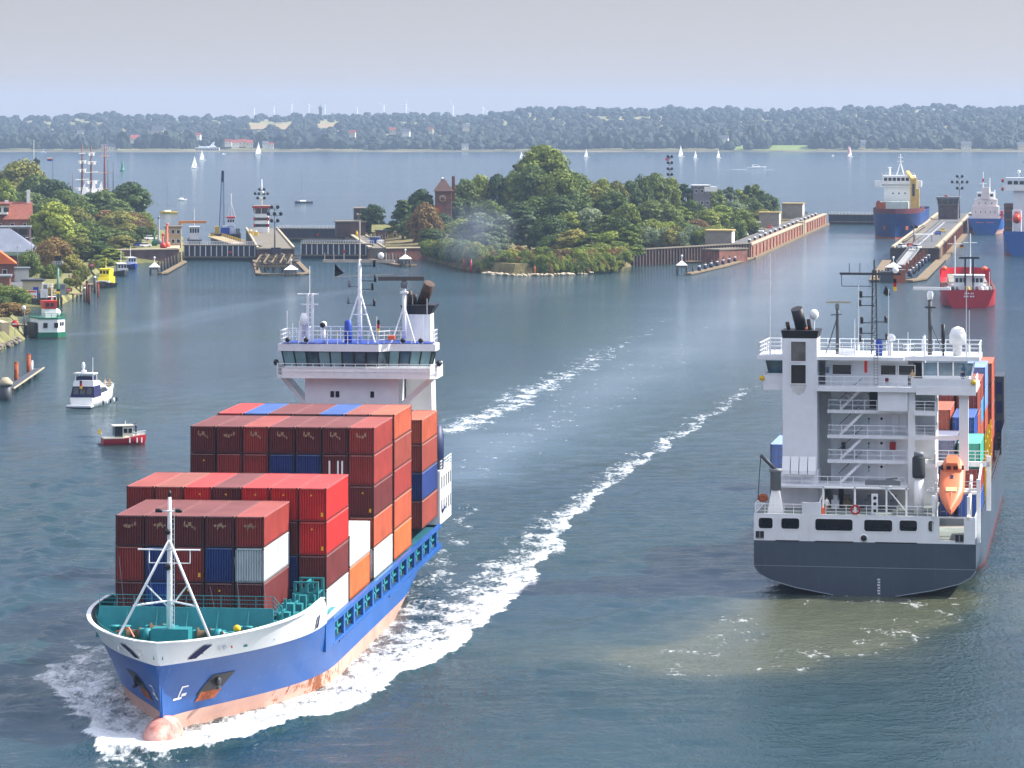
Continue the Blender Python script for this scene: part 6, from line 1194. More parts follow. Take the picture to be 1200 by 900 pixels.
b = MB(); b.add([(-2.9, 102.6, 32.7), (-1.9, 102.65, 31.7), (-2.9, 102.6, 31.3), (-2.88, 102.7, 32.0)], [(0, 1, 3), (1, 2, 3), (0, 3, 2)]); b.build('signal_flag', BLACK, mm)
b = MB(); b.lathe([(.24, 24.3), (.18, 30.6)], (4.7, 102, 0), 8); rm = b.build('radar_mast', WHITE2, LS)
b = MB(); b.bar((3.4, 101.2, 24.3), (4.6, 102, 28), .08).bar((6.0, 101.2, 24.3), (4.8, 102, 28), .08).b2(4.3, 5.1, 101.6, 102.4, 29.6, 29.8); b.build('mast_brace', WHITE2, rm)
MB().lathe([(.35, 30.2), (.4, 30.7), (.2, 31.0)], (4.7, 102, 0), 8).build('radar_motor', GREY, rm)
MB().box(4.4, 101.8, 31.2, 4.9, .3, .45, .15).build('radar_scanner', mat('dark_scanner', (86, 82, 80), .5, .1), rm)
b = MB(); 
for x in (-5.6, -5.1): b.bar((x, 101.2, 24.3), (x, 101.2, 29.6), .17, 6)
for z in np.arange(24.8, 29.5, .55): b.bar((-5.6, 101.2, z), (-5.1, 101.2, z), .05, 4)
b.bar((-6.7, 101.2, 29.5), (-4.4, 101.2, 29.5), .08).bar((-6.3, 101.2, 28.4), (-4.5, 101.2, 28.4), .08).bar((-5.4, 101.2, 29.5), (-5.4, 101.2, 32.5), .05); am = b.build('antenna_mast', WHITE2, LS)
MB().lathe([(.2, 25), (.2, 26.2), (.42, 26.3), (.42, 27.0), (.25, 27.5)], (-5.95, 100.8, 0), 10).b2(-6.5, -6.0, 100.8, 101.4, 24.4, 26.6).build('satellite_dome', WHITE, am)
MB().lathe([(.4, 24.4), (.45, 25.2), (.4, 26.6), (.15, 26.8)], (-1.2, 101.0, 0), 10).build('covered_searchlight', BLUEP, LS)
MB().lathe([(.18, 24.4), (.16, 26)], (-3.7, 100.2, 0), 8).ell((-3.7, 100.1, 26.3), .38, .38, .4, 10, 6).build('searchlight', WHITE, LS)
MB().lathe([(.3, -.1), (.3, .05)], (-3.75, 99.75, 26.3), 10, 'y').build('searchlight_lens', BLACK, LS)
MB().b2(3.3, 4.0, 99.6, 100.2, 24.8, 25.2).build('life_raft_case', ORANGE, LS)
b = MB(); b.bar((2.0, 100.2, 24.4), (2.0, 100.2, 27.2), .05, 4); fp = b.build('flag_staff', WHITE2, LS)
for k, c in enumerate((BLACK, REDP, YELLOW)): MB().box(2.15, 100.25, 26.6-k*.45, .3, .12, .45).build('flag_stripe', c, fp)
for x, h_ in ((-8.2, 3.2), (-6.3, 2.4), (6.6, 2.8), (7.0, 4.6), (-7.6, 1.9)): MB().bar((x, 103.2, 24.4), (x, 103.2, 24.4+h_), .04, 4).build('whip_antenna', WHITE2, LS)
# funnel on the port side behind the wheelhouse
b = MB(); b.add([(4.4, 105.0, 5.2), (7.5, 105.0, 5.2), (7.5, 109, 5.2), (4.4, 109, 5.2), (4.5, 105.0, 27.2), (7.1, 105.0, 27.2), (7.0, 108.6, 27.2), (4.5, 108.6, 27.2)], [(0, 1, 5, 4), (1, 2, 6, 5), (2, 3, 7, 6), (3, 0, 4, 7), (4, 5, 6, 7)]); fu = b.build('funnel', WHITE, LS)
b = MB(); lo = [(4.5, 105, 27.2), (7.1, 105, 27.2), (7.0, 108.6, 27.2), (4.5, 108.6, 27.2)]; hi = [(3.9, 104.4, 28.2), (7.7, 104.4, 28.2), (7.6, 109.2, 28.2), (3.9, 109.2, 28.2)]; b.add(lo+hi, [(0, 1, 5, 4), (1, 2, 6, 5), (2, 3, 7, 6), (3, 0, 4, 7), (4, 5, 6, 7)]); b.build('funnel_cap', BLACK, fu)
MB().bar((5.8, 107.2, 27.9), (6.9, 106.0, 30.5), .62, 12).build('exhaust_pipe', SOOT, fu)
MB().bar((4.7, 106, 28), (4.75, 106, 29.7), .28, 8).bar((5.2, 106.8, 28), (5.2, 106.8, 29.3), .2, 8).build('exhaust_pipe', SOOT, fu)
b = MB(); [b.bar((4.8, 104.9, z), (5.4, 104.9, z), .03, 4) for z in np.arange(24.6, 27.2, .35)]; b.bar((4.8, 104.9, 24.4), (4.8, 104.9, 27.2), .03, 4).bar((5.4, 104.9, 24.4), (5.4, 104.9, 27.2), .03, 4); b.build('funnel_ladder', WHITE2, fu)
# ------------------------------------------------------------------ grey container ship (stern towards the bridge)
RS = thing('container_ship', 'grey and white container ship seen from its stern with orange lifeboat', 'container ship', (35.65, 354.0, 0), -math.atan(.169))
LR_ = 128.0
PR = dict(zd=9.0, stem=lambda z: -3.0*max(0, z/9)**1.3, stern=lambda z: LR_, Le=(34, 26), p=(2.4, 2.0), q=(1.7, .7), Lr=(30, 4), hs=(1, 1), hsf=lambda z: float(np.interp(z, [-1.5, -.3, 0, .7, 1.4, 2.0, 2.7], [.02, .12, .27, .62, .85, .95, 1])), B=11.2, n=48, b0=1.0)
def my(b):
    b.v = [(x, LR_-y, z) for x, y, z in b.v]; b.f = [f[::-1] for f in b.f]; return b
SLATE = mat('slate_hull', (62, 74, 88), .5, .1, .08, streak=.15, streak_rgb=(120, 132, 140), rgb2=(70, 82, 96))
b = MB(); hull_strip(b, -1.4, .45, PR, 4); my(b).build('boot_topping', mat('red_boot', (112, 46, 44), .65, .2, .2), RS)
b = MB(); hull_strip(b, .45, 6.0, PR, 8); hull_close(b, -.5, 5.42, PR, 14); my(b).build('hull', SLATE, RS)
b = MB()
for side in (1, -1):
    rows = [[(side*hb, s, z) for s, hb in hull_outline(z, PR)][:22] for z in (6.0, 7.5, 9.0)]; b.grid(rows, True, side < 0)
deck(b, 8.0, PR, -5, 22, .1); my(b).build('forecastle', SLATE, RS)
b = MB(); deck(b, 5.2, PR, 0, LR_, .12); my(b).build('main_deck', mat('deck_grey', (150, 146, 138), .8, .2, .4, streak=.2), RS)
b = MB(); b.b2(-11.0, 11.0, .1, 14, 5.2, 5.44).b2(-11.0, 6.9, .3, 14, 7.9, 8.1); b.build('poop_deck', mat('deck_green_grey', (120, 128, 122), .8, .2, .4), RS)
# light line along the lower edge of the transom
b = MB(); pts = [(-hull_outline(z, PR)[-1][1], -.03, z) for z in (2.7, 2.0, 1.4, .7, .3, .02)]; b.path(pts, .05, 4).path([(-x, y, z) for x, y, z in pts], .05, 4).b2(-11.2, 11.2, -.03, .0, 2.84, 2.88); b.build('welded_edge', mat('pale_edge', (150, 160, 168), .6, .1), RS)
MARKP = mat('white_marking', (220, 222, 224), .6, .05)
for k in range(6): MB().b2(1.35-.05*(k % 2), 1.6, -.025, -.008, .2+.28*k, .36+.28*k).build('draught_mark', MARKP, RS)
# white stern bulwark with rounded mooring openings
def rrect(x0, x1, z0, z1, r, n=4):
    p = []
    for cx, cz, a0 in ((x1-r, z1-r, 0), (x0+r, z1-r, 90), (x0+r, z0+r, 180), (x1-r, z0+r, 270)):
        for k in range(n+1): a = math.radians(a0+90*k/n); p.append((cx+r*math.cos(a), cz+r*math.sin(a)))
    return p
def wall_with_holes(name, x0, x1, z0, z1, y, th, holes, m, parent):
    """flat wall facing the bridge with rounded openings cut right through"""
    bm = bmesh.new(); ol = [(x0, z0), (x1, z0), (x1, z1), (x0, z1)]; edges = []
    for loop in [ol] + holes:
        vs = [bm.verts.new((px_, y, pz_)) for px_, pz_ in loop]
        edges += [bm.edges.new((vs[i], vs[(i+1) % len(vs)])) for i in range(len(vs))]
    g = bmesh.ops.triangle_fill(bm, use_beauty=True, use_dissolve=False, edges=edges, normal=(0, -1, 0))
    def inh(c): 
        for h in holes:
            xs_ = [q[0] for q in h]; zs_ = [q[1] for q in h]
            if min(xs_) < c.x < max(xs_) and min(zs_) < c.z < max(zs_): return True
        return False
    bmesh.ops.delete(bm, geom=[f for f in bm.faces if inh(f.calc_center_median())], context='FACES')
    bmesh.ops.recalc_face_normals(bm, faces=bm.faces[:])
    r_ = bmesh.ops.extrude_face_region(bm, geom=bm.faces[:]); bmesh.ops.translate(bm, verts=[v for v in r_['geom'] if isinstance(v, bmesh.types.BMVert)], vec=(0, th, 0)); bmesh.ops.recalc_face_normals(bm, faces=bm.faces[:])
    me = bpy.data.meshes.new(name); bm.to_mesh(me); bm.free(); me.materials.append(m); return npobj(name, me, parent)
WHA = mat('aft_white_paint', (232, 234, 236), .5, .07, .4, streak=.12, streak_rgb=(150, 140, 130))
HO = [(-11.0+.25, -9.25, 6.6, 7.75), (-8.45, -6.55, 6.6, 7.75), (-5.0, -1.15, 6.5, 7.75), (-.05, 2.85, 6.5, 7.75), (3.5, 5.35, 6.6, 7.75), (6.4, 7.05, 6.6, 7.75)]
aw = wall_with_holes('stern_bulwark', -11.2, 11.15, 5.42, 8.15, -.02, .18, [rrect(a_, c_, z_, w_, .28) for a_, c_, z_, w_ in HO] + [rrect(7.55, 10.0, 5.75, 8.0, .05)], WHA, RS)
for a_, c_, z_, w_ in HO: 
    p = rrect(a_, c_, z_, w_, .28); b = MB(); b.path([(x, -.03, z) for x, z in p] + [(p[0][0], -.03, p[0][1])], .05, 4); b.build('opening_rim', WHITE2, RS)
for x0, x1 in ((-9.0, -6.6), (-5.0, -1.1), (1.1, 5.3)): MB().b2(x0, x1, -.035, -.022, 5.36, 5.48).build('scupper', BLACK, RS)
for x in (-10.6, 9.55): b = MB(); b.b2(x-.42, x+.42, -.05, -.024, 5.6, 6.35); b.build('fairlead', BLACK, RS); MB().b2(x-.06, x+.06, -.09, -.05, 5.65, 6.3).b2(x-.4, x+.4, -.08, -.05, 5.6, 5.7).build('fairlead_roller', GREY, RS)
MB().lathe([(.42, -.06), (.42, -.03)], (-.05, 0, 5.85), 16, 'y').build('stern_pipe', WHITE2, RS); MB().lathe([(.31, -.09), (.31, -.062)], (-.05, 0, 5.85), 16, 'y').build('stern_pipe_hole', BLACK, RS)
MB().b2(-11.2, 11.15, .17, .3, 6.1, 7.9) if False else None
for side in (-1, 1): 
    b = MB(); b.b2(side*11.18, side*11.05, .16, 10, 5.42, 8.12); b.build('side_bulwark', WHA, RS)
# the dim mooring deck behind the openings
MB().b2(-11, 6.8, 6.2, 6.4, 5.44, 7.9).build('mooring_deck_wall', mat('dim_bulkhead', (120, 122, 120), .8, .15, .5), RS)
for x in (-10.2, -7.6, -3.4, 1.4, 4.4): 
    b = MB(); b.lathe([(.5, -.8), (.5, -.7), (.3, -.65), (.3, .6), (.5, .65), (.5, .75)], (x, 2.2, 6.5), 10, 'x').b2(x-.9, x+.9, 1.8, 2.6, 5.44, 6.0); b.build('mooring_winch', DGREY, RS)
b = MB(); b.rail([(-11.05, .05, 8.12), (-6.2, .05, 8.12)], 1.0, .035, .95).rail([(-3.9, .05, 8.12), (7.4, .05, 8.12)], 1.0, .035, 1.0).rail([(-11.1, .1, 8.12), (-11.1, 9, 8.12)], 1.0, .035, 1.2); b.build('railing', WHITE2, RS)
MB().b2(-6.3, -4.4, 0.0, .16, 8.15, 9.35).build('raised_bulwark', WHA, RS)
# fixed fittings on the poop
b = MB(); b.add([(-9.9, .6, 8.1), (-8.3, .6, 8.1), (-8.3, 2.0, 8.1), (-9.9, 2.0, 8.1), (-9.5, .8, 10.4), (-8.7, .8, 10.4), (-8.7, 1.7, 10.4), (-9.5, 1.7, 10.4)], [(0, 1, 5, 4), (1, 2, 6, 5), (2, 3, 7, 6), (3, 0, 4, 7), (4, 5, 6, 7)]); cr = b.build('crane_pedestal', WHITE, RS)
MB().lathe([(.55, 10.4), (.55, 12.2), (.7, 12.3), (.7, 12.6)], (-9.1, 1.25, 0), 12).build('crane_column', GREY, cr); MB().bar((-9.1, 1.1, 12.5), (-10.6, 1.0, 14.0), .2, 8).bar((-10.6, 1.0, 14.0), (-10.9, 1.0, 9.4), .05, 5).build('crane_jib', DGREY, cr)
MB().ell((-10.4, 1.2, 9.6), .55, .5, .45, 10, 6).build('rescue_boat_bow', RUST, cr)
# deck house blocks
MB().b2(-4.1, 4.0, 9.5, 18, 5.3, 20.6).build('deckhouse', WHA, RS)
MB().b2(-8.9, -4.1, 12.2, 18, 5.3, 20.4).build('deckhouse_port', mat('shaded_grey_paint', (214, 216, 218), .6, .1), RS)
MB().b2(4.0, 6.6, 11.0, 18, 5.3, 20.4).build('deckhouse_starboard', WHA, RS)
ZD = [10.6, 13.05, 15.6, 18.2, 20.7]
for k, z in enumerate(ZD[:-1]):
    x0 = -4.3 if k else -9.4; y0 = 7.2 if k else 4.0
    b = MB(); b.b2(x0, 4.05, y0, 9.5, z-.35 if k else z-.2, z); dk = b.build('balcony_deck', WHA, RS)
    rx = (.8 if k == 3 else 3.9)
    b = MB(); b.rail([(x0+.1, y0+.06, z), (rx, y0+.06, z)], 1.0, .04, 1.35, 2).rail([(x0+.1, y0+.06, z), (x0+.1, 9, z)], 1.0, .04, 1.35, 2); b.build('railing', WHITE2, dk)
    # stair leading up from the deck below
    zb = ZD[k-1] if k else 8.1
    if k or True:
        b = MB(); b.beam((-3.0, 7.7, z), (-.6, 7.7, z+2.35), .12, .28).beam((-3.0, 8.6, z), (-.6, 8.6, z+2.35), .12, .28)
        for q in range(9): b.box(-3.0+2.4*(q+.5)/9, 8.15, z+2.35*(q+.5)/9, .26, .9, .05)
        b.build('stair', WHITE2, dk); b = MB(); b.bar((-3.2, 7.65, z+.95), (-.8, 7.65, z+3.2), .035, 4).bar((-3.2, 8.65, z+.95), (-.8, 8.65, z+3.2), .035, 4); b.build('stair_handrail', DGREY, dk)
    for x, w_, h_, m_ in ((.75, .8, 1.95, WHITE2 if k < 3 else BLACK),): MB().b2(x, x+w_, 9.44, 9.52, z+.08, z+h_+.08).build('door', m_, RS)
    MB().lathe([(.14, -.05), (.14, .0)], (1.15, 9.44, z+1.55), 8, 'y').build('porthole', BLACK, RS)
    b = MB(); b.add([(-.32, 9.47, z+1.6), (-.02, 9.47, z+1.6), (-.17, 9.47, z+1.3)], [(0, 2, 1)]); b.b2(-.2, -.14, 9.46, 9.48, z+1.0, z+1.3); b.build('green_sign', mat('sign_green', (20, 120, 70), .6, .05), RS)
    if k == 1: MB().b2(2.0, 2.6, 9.3, 9.46, z+.9, z+1.7).build('fire_box', REDP, RS); MB().b2(-3.0, -2.6, 9.3, 9.46, z+.9, z+1.6).build('cabinet', DGREY, RS)
    if k == 2:
        for x in (2.2, 3.0): MB().b2(x, x+.7, 9.42, 9.52, z+.08, z+2.0).build('door', WHITE2, RS)
MB().b2(.95, 4.02, 6.3, 9.5, 18.2, 20.6).build('upper_house', WHA, RS); MB().b2(-.1, .9, 9.42, 9.53, 18.25, 20.3).build('dark_doorway', BLACK, RS)
# corner pillar and stair tower with small landings to starboard
b = MB(); b.b2(4.05, 4.75, 6.6, 7.3, 8.1, 20.6); b.b2(4.75, 5.0, 6.0, 9.4, 8.1, 20.6) if False else None; b.build('corner_pillar', WHITE, RS)
for k, z in enumerate((12.9, 15.8, 18.3)):
    b = MB(); b.b2(4.75, 6.9, 5.6, 10.9, z-.45, z); dk = b.build('landing', WHITE, RS); MB().rail([(4.8, 5.7, z), (6.8, 5.7, z), (6.8, 10.5, z)], 1.0, .035, 1.0).build('railing', WHITE2, dk); MB().b2(6.86, 6.9, 5.6, 10.9, z, z+.95).build('landing_side', WHITE, dk)
# tall lifeboat gantry
b = MB(); b.b2(9.25, 10.2, 6.5, 7.3, 12.2, 20.6); gp = b.build('gantry_post', WHITE, RS)
b = MB(); b.b2(4.8, 9.25, 6.7, 7.1, 15.3, 15.75); b.build('gantry_beam', WHITE, gp)
b = MB(); b.b2(6.6, 12.4, 7.6, 8.1, 12.5, 13.0).b2(12.0, 12.45, 7.6, 8.1, 8.0, 13.6).b2(6.6, 7.0, 7.6, 8.1, 8.0, 12.5) ; b.build('gantry_beam', WHITE, gp)
MB().rail([(6.8, 7.65, 13.0), (12.2, 7.65, 13.0)], 1.1, .04, 1.3).build('railing', WHITE2, gp)
for x in (6.95, 10.45):
    b = MB(); b.beam((x, -.1, 8.0), (x, 8.5, 11.4), .28, .4).b2(x-.16, x+.16, .3, .7, 5.44, 10.2).b2(x-.14, x+.14, 4.6, 5.0, 5.44, 11.0); b.build('launch_rail', WHITE, RS)
b = MB(); b.b2(11.2, 11.6, 1.6, 2.0, 5.4, 11.8).beam((11.4, 1.8, 11.2), (11.5, 7.8, 12.8), .2, .3).b2(10.5, 11.5, 1.7, 1.9, 10.6, 10.85); b.build('davit_post', WHITE, RS)
b = MB(); b.rail([(6.2, 5.0, 10.2), (11.2, 5.0, 10.2)], 1.0, .035, .9); b.b2(6.0, 11.2, 4.8, 8.5, 9.95, 10.2); b.build('embarkation_platform', WHITE2, RS)
# enclosed orange lifeboat, bow down on its slip
lbx = thing('lifeboat', 'orange enclosed lifeboat tilted bow down on the stern of the grey ship', 'lifeboat', (0, 0, 0)); b = MB(); rows = []
for i in range(15):
    u = i/14; L_ = 7.6*u; hw = 1.28*min(1, (.02+u*2.6))**.75*(1 if u < .8 else 1-.25*((u-.8)/.2)**2); kz = -.75*(1 if u > .25 else (.35+.65*u/.25)); tz = .55+.25*min(1, u*3); row = []
    for j in range(17):
        a = math.pi*2*j/16; c, s = math.cos(a), math.sin(a); row.append((hw*abs(c)**.7*(1 if c >= 0 else -1), L_, (tz*abs(s)**.8 if s > 0 else kz*abs(s)**.9)))
    rows.append(row)
b.grid(rows, True); b.add(rows[-1][:-1], [tuple(range(16))]); b.add(rows[0][:-1], [tuple(range(16))[::-1]])
M_lb = (Matrix.Translation(RS.location) @ RS.rotation_euler.to_matrix().to_4x4()) @ Matrix.Translation((8.7, -.9, 8.6)) @ Matrix.Rotation(math.radians(36), 4, 'X')
lbx.matrix_world = M_lb; lbx.location = M_lb.to_translation(); lbx.rotation_euler = M_lb.to_euler()
ORL = mat('lifeboat_orange', (240, 132, 90), .4, .08, .8)
b.build('hull', ORL, lbx); b = MB(); b.box(0, 6.3, 1.15, 1.5, 1.7, 1.1, taper=.72); cb_ = b.build('cockpit', ORL, lbx)
for x in (-.34, .34): MB().box(x, 5.52, 1.18, .42, .06, .42).build('window', BLACK, cb_)
MB().box(0, 4.6, .82, .3, .5, .06).build('hatch_window', NAVY, lbx); MB().box(0, 2.7, .8, 1.1, .6, .1).build('reflective_panel', mat('pale_panel', (226, 206, 150), .5, .1), lbx)
b = MB(); b.path([(0, -.05, .1), (0, 1.2, .62), (0, 2.3, .78)], .07, 6); b.build('keel_ridge', ORL, lbx)
for sx_ in (-1, 1): MB().box(sx_*1.05, 5.9, .9, .25, .4, .3).build('grab_bracket', BLACK, lbx)
# white stanchion crane with a black cover next to the lifeboat
b = MB(); b.lathe([(.5, 8.1), (.48, 11.8)], (5.35, 2.4, 0), 14); pc = b.build('store_crane', WHITE, RS); MB().lathe([(.62, 11.8), (.66, 12.2), (.66, 13.8), (.5, 14.0)], (5.35, 2.4, 0), 14).build('crane_winch', mat('dark_canvas', (52, 58, 60), .8, .2), pc)
MB().lathe([(.5, 0), (.5, .4), (.1, .45)], (5.35, 2.4, 14.0), 10).build('crane_head', GREY, pc)
b = MB(); b.box(1.7, 3.0, 11.2, 3.6, .9, .5).beam((2.0, 3.0, 11.5), (3.2, 3.0, 11.7), .5, .2); b.build('stored_boom', GREY, RS)
# awning frame over the poop
b = MB()
for x in (-4.2, -1.0, 2.2, 4.2): b.b2(x-.09, x+.09, .5, .68, 8.1, 10.9)
b.b2(-4.3, 4.4, .5, .68, 10.75, 10.9).beam((2.3, .6, 10.8), (4.3, .6, 8.4), .1, .1).beam((-4.2, .6, 10.3), (-5.0, .6, 8.2), .1, .12); b.build('awning_frame', WHITE2, RS)
b = MB(); b.b2(-.05+1.05-.3, 1.05+.3, .2, .4, 8.2, 10.3); nb = b.build('light_board', WHITE2, RS)
for z in (8.6, 9.3, 9.9): MB().lathe([(.18, -.03), (.18, .0)], (1.05, .2, z), 8, 'y').build('stern_light', BLACK, nb)
b = MB()
for k in range(20):
    a0, a1 = k*math.pi/10, (k+1)*math.pi/10; b.bar((-.9+.42*math.cos(a0), .0, 8.7+.42*math.sin(a0)), (-.9+.42*math.cos(a1), .0, 8.7+.42*math.sin(a1)), .1, 6)
lbz = b.build('life_ring', REDP, None); lbz.parent = RS; 
b = MB(); [b.bar((-.9, -.02, 8.7), (-.9+.4*math.cos(a), -.02, 8.7+.4*math.sin(a)), .05, 4) for a in (1.57, 3.67, 5.76)]; b.build('ring_bracket', WHITE2, lbz)
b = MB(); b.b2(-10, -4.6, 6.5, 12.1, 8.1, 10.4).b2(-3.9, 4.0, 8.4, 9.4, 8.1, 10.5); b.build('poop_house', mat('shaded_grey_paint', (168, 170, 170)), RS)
for x in (-3.4, -2.2, 0.0, 2.6): 
    b = MB(); b.b2(x-.4, x+.4, 6.0, 7.2, 8.1, 9.0).b2(x-.2, x+.25, 6.1, 6.9, 9.0, 9.5); b.build('deck_locker', rnd.choice([GREY, WHITE2, WOOD]), RS)
MB().b2(-3.2, -2.7, 8.3, 8.42, 8.1, 10.0).build('door', BLACK, RS); MB().b2(-4.35, -4.05, .2, .5, 8.15, 8.8).build('orange_canister', ORANGE, RS)
# funnel
b = MB(); b.b2(-8.85, -5.3, 6.2, 10.4, 12.0, 25.6); fu = b.build('funnel', WHA, RS)
b = MB(); lo = [(-8.85, 6.2, 25.6), (-5.3, 6.2, 25.6), (-5.3, 10.4, 25.6), (-8.85, 10.4, 25.6)]; hi = [(-9.0, 6.0, 26.4), (-5.1, 6.0, 26.4), (-5.1, 10.6, 26.4), (-9.0, 10.6, 26.4)]; b.add(lo+hi, [(0, 1, 5, 4), (1, 2, 6, 5), (2, 3, 7, 6), (3, 0, 4, 7), (4, 5, 6, 7)]); b.build('funnel_cap', BLACK, fu)
MB().bar((-7.0, 8.3, 26.2), (-7.5, 7.4, 28.6), .62, 14).build('exhaust_pipe', BLACK, fu); MB().lathe([(.64, 0), (.64, .25)], (-7.02, 8.25, 26.4), 14).build('rust_ring', RUST, fu)
for x, h_ in ((-8.3, .9), (-6.1, 1.2)): MB().bar((x, 7.6, 26.3), (x-.2, 7.5, 26.3+h_), .2, 8).build('exhaust_pipe', SOOT, fu)
MB().bar((-5.7, 7.6, 26.3), (-5.7, 7.6, 27.5), .08, 6).ell((-5.7, 7.6, 28.0), .48, .48, .55, 12, 8).build('satellite_dome', WHITE, fu)
for z0_, z1_, m_ in ((23.2, 25.3, mat('smoke_stained_louvre', (104, 100, 96), .8, .35, .8)), (20.9, 22.9, mat('sooty_louvre', (46, 38, 34), .85, .4, .9))):
    MB().b2(-7.95, -6.45, 6.13, 6.22, z0_, z1_).build('louvre', m_, fu); b = MB(); b.path([(-8.0, 6.12, z0_), (-6.4, 6.12, z0_), (-6.4, 6.12, z1_), (-8.0, 6.12, z1_), (-8.0, 6.12, z0_)], .06, 4); b.build('louvre_frame', WHITE2, fu)
MB().add([(-8.05, 6.185, 20.8), (-6.35, 6.185, 20.8), (-6.6, 6.185, 20.0), (-7.2, 6.185, 19.7), (-7.8, 6.185, 20.1)], [(0, 4, 3, 2, 1)]).build('soot_stain', mat('soot_stain_paint', (204, 202, 198), .7, .2, 1), fu)
for k in range(4):
    x = -8.85+.89*k; b = MB(); b.add([(x, 6.2, 13.4), (x+.8, 6.2, 13.4), (x+.8, 5.5, 12.0), (x, 5.5, 12.0), (x, 6.2, 12.0), (x+.8, 6.2, 12.0), (x, 5.5, 11.6), (x+.8, 5.5, 11.6), (x, 6.2, 11.6), (x+.8, 6.2, 11.6)], [(0, 3, 2, 1), (3, 6, 7, 2), (0, 4, 3), (1, 2, 5), (4, 8, 6, 3), (5, 2, 7, 9)]); b.build('vent_hood', WHITE, fu)
MB().b2(-9.0, -5.2, 6.4, 10.2, 8.1, 12.0).build('funnel_base', WHA, fu)
# bridge deck, wheelhouse
ZB = 20.7
b = MB(); b.b2(-5.3, 11.0, 5.8, 17, ZB-.5, ZB).b2(-11.0, -8.9, 8.0, 14, ZB-.6, ZB).b2(-8.9, -5.3, 10.6, 16, ZB-.5, ZB); br = b.build('bridge_deck', WHA, RS)
b = MB(); b.b2(4.9, 11.0, 5.75, 5.8, ZB-.75, ZB+.1); b.build('wing_fascia', WHITE, br)
b = MB(); b.b2(4.5, 10.9, 5.8, 5.84, ZB, ZB+.95).b2(10.95, 11.0, 5.8, 12, ZB, ZB+1.0).b2(-11.0, -8.95, 8.0, 8.05, ZB, ZB+1.0).b2(-11.05, -11.0, 8.0, 14, ZB, ZB+1.0); b.build('wing_bulwark', WHA, br)
MB().rail([(-5.2, 5.86, ZB), (4.4, 5.86, ZB)], 1.05, .04, 1.3, 2).rail([(4.5, 5.84, ZB), (10.95, 5.84, ZB), (10.95, 12, ZB)], 1.1, .04, 1.2, 2).rail([(-11, 8.0, ZB), (-8.9, 8.0, ZB)], 1.1, .04, 1.0, 2).build('railing', WHITE2, br)
b = MB(); b.b2(-4.6, 3.9, 8.6, 15, ZB, 23.3).b2(5.4, 10.2, 8.6, 14, ZB, 21.75).b2(-10.6, -8.9, 9.4, 14, ZB, 21.7).b2(-8.9, -4.6, 11, 15, ZB, 23.3).b2(3.9, 5.4, 10.5, 15, ZB, 23.3); b.build('wheelhouse_wall', WHA, br)
for x0, x1 in ((-3.9, -1.9), (2.0-.9, 2.7), (2.95, 4.65)): 
    MB().b2(x0, x1, 8.52, 8.62, 21.75, 22.8).build('window', GLASS, br); b = MB(); b.path([(x0, 8.5, 21.75), (x1, 8.5, 21.75), (x1, 8.5, 22.8), (x0, 8.5, 22.8), (x0, 8.5, 21.75)], .05, 4); b.build('window_frame', WHITE2, br)
WGL = mat('wheelhouse_glass2', (40, 62, 78), .06, .5, .4, rgb2=(74, 110, 130), spec=.9)
for x0, x1 in ((5.5, 6.95), (7.1, 8.5), (8.65, 10.4)): b = MB(); b.add([(x0, 8.58, 21.75), (x1, 8.58, 21.75), (x1+(.35 if x1 > 10 else 0), 8.3, 23.1), (x0, 8.3, 23.1)], [(0, 1, 2, 3)]); b.build('window', WGL, br)
for x in (5.45, 7.02, 8.58, 10.45): MB().beam((x, 8.55, 21.7), (x+(.3 if x > 10 else 0), 8.25, 23.2), .14, .12).build('window_pillar', WHITE, br)
b = MB(); b.add([(-10.6, 9.35, 21.7), (-8.9, 9.35, 21.7), (-8.9, 9.1, 23.1), (-10.9, 9.1, 23.1)], [(0, 1, 2, 3)]); b.build('window', WGL, br)
MB().b2(4.4, 5.3, 10.4, 10.48, 21.1, 22.9).build('door_opening', BLACK, br); MB().b2(-4.55, -4.2, 8.5, 8.6, 21.9, 22.5).build('small_window', WGL, br)
b = MB(); b.b2(-11.2, 11.3, 7.9, 16, 23.3, 23.75); b.b2(-11.6, -8.9, 7.6, 14, 23.32, 23.7).b2(-5.3, 3.6, 6.6, 7.9, 23.35, 23.72); b.build('wheelhouse_roof', WHA, br)
MB().rail([(-11.4, 7.8, 23.75), (-9.0, 7.8, 23.75)], 1.25, .04, .8).rail([(-5.2, 6.75, 23.75), (3.5, 6.75, 23.75), (4.6, 8.0, 23.75), (11.2, 8.0, 23.75), (11.2, 15.9, 23.75), (-11.1, 15.9, 23.75), (-11.4, 7.8, 23.75)], 1.25, .04, 1.25).build('roof_railing', WHITE2, br)
b = MB(); [b.bar((.55, 6.5, z), (.95, 6.5, z), .03, 4) for z in np.arange(20.9, 24.5, .3)]; b.bar((.55, 6.5, 20.8), (.55, 6.5, 24.8), .03, 4).bar((.95, 6.5, 20.8), (.95, 6.5, 24.8), .03, 4); b.build('roof_ladder', GREY, br)
for x in (-11.15, 10.75): MB().lathe([(.28, -.08), (.28, .0)], (x, 5.72 if x > 0 else 7.95, 21.3), 10, 'y').build('life_ring', YELLOW, br)
MB().box(1.75, 8.5, 21.2, .35, .1, .45).build('red_box', mat('dark_red_box', (110, 30, 36), .6, .1), br)
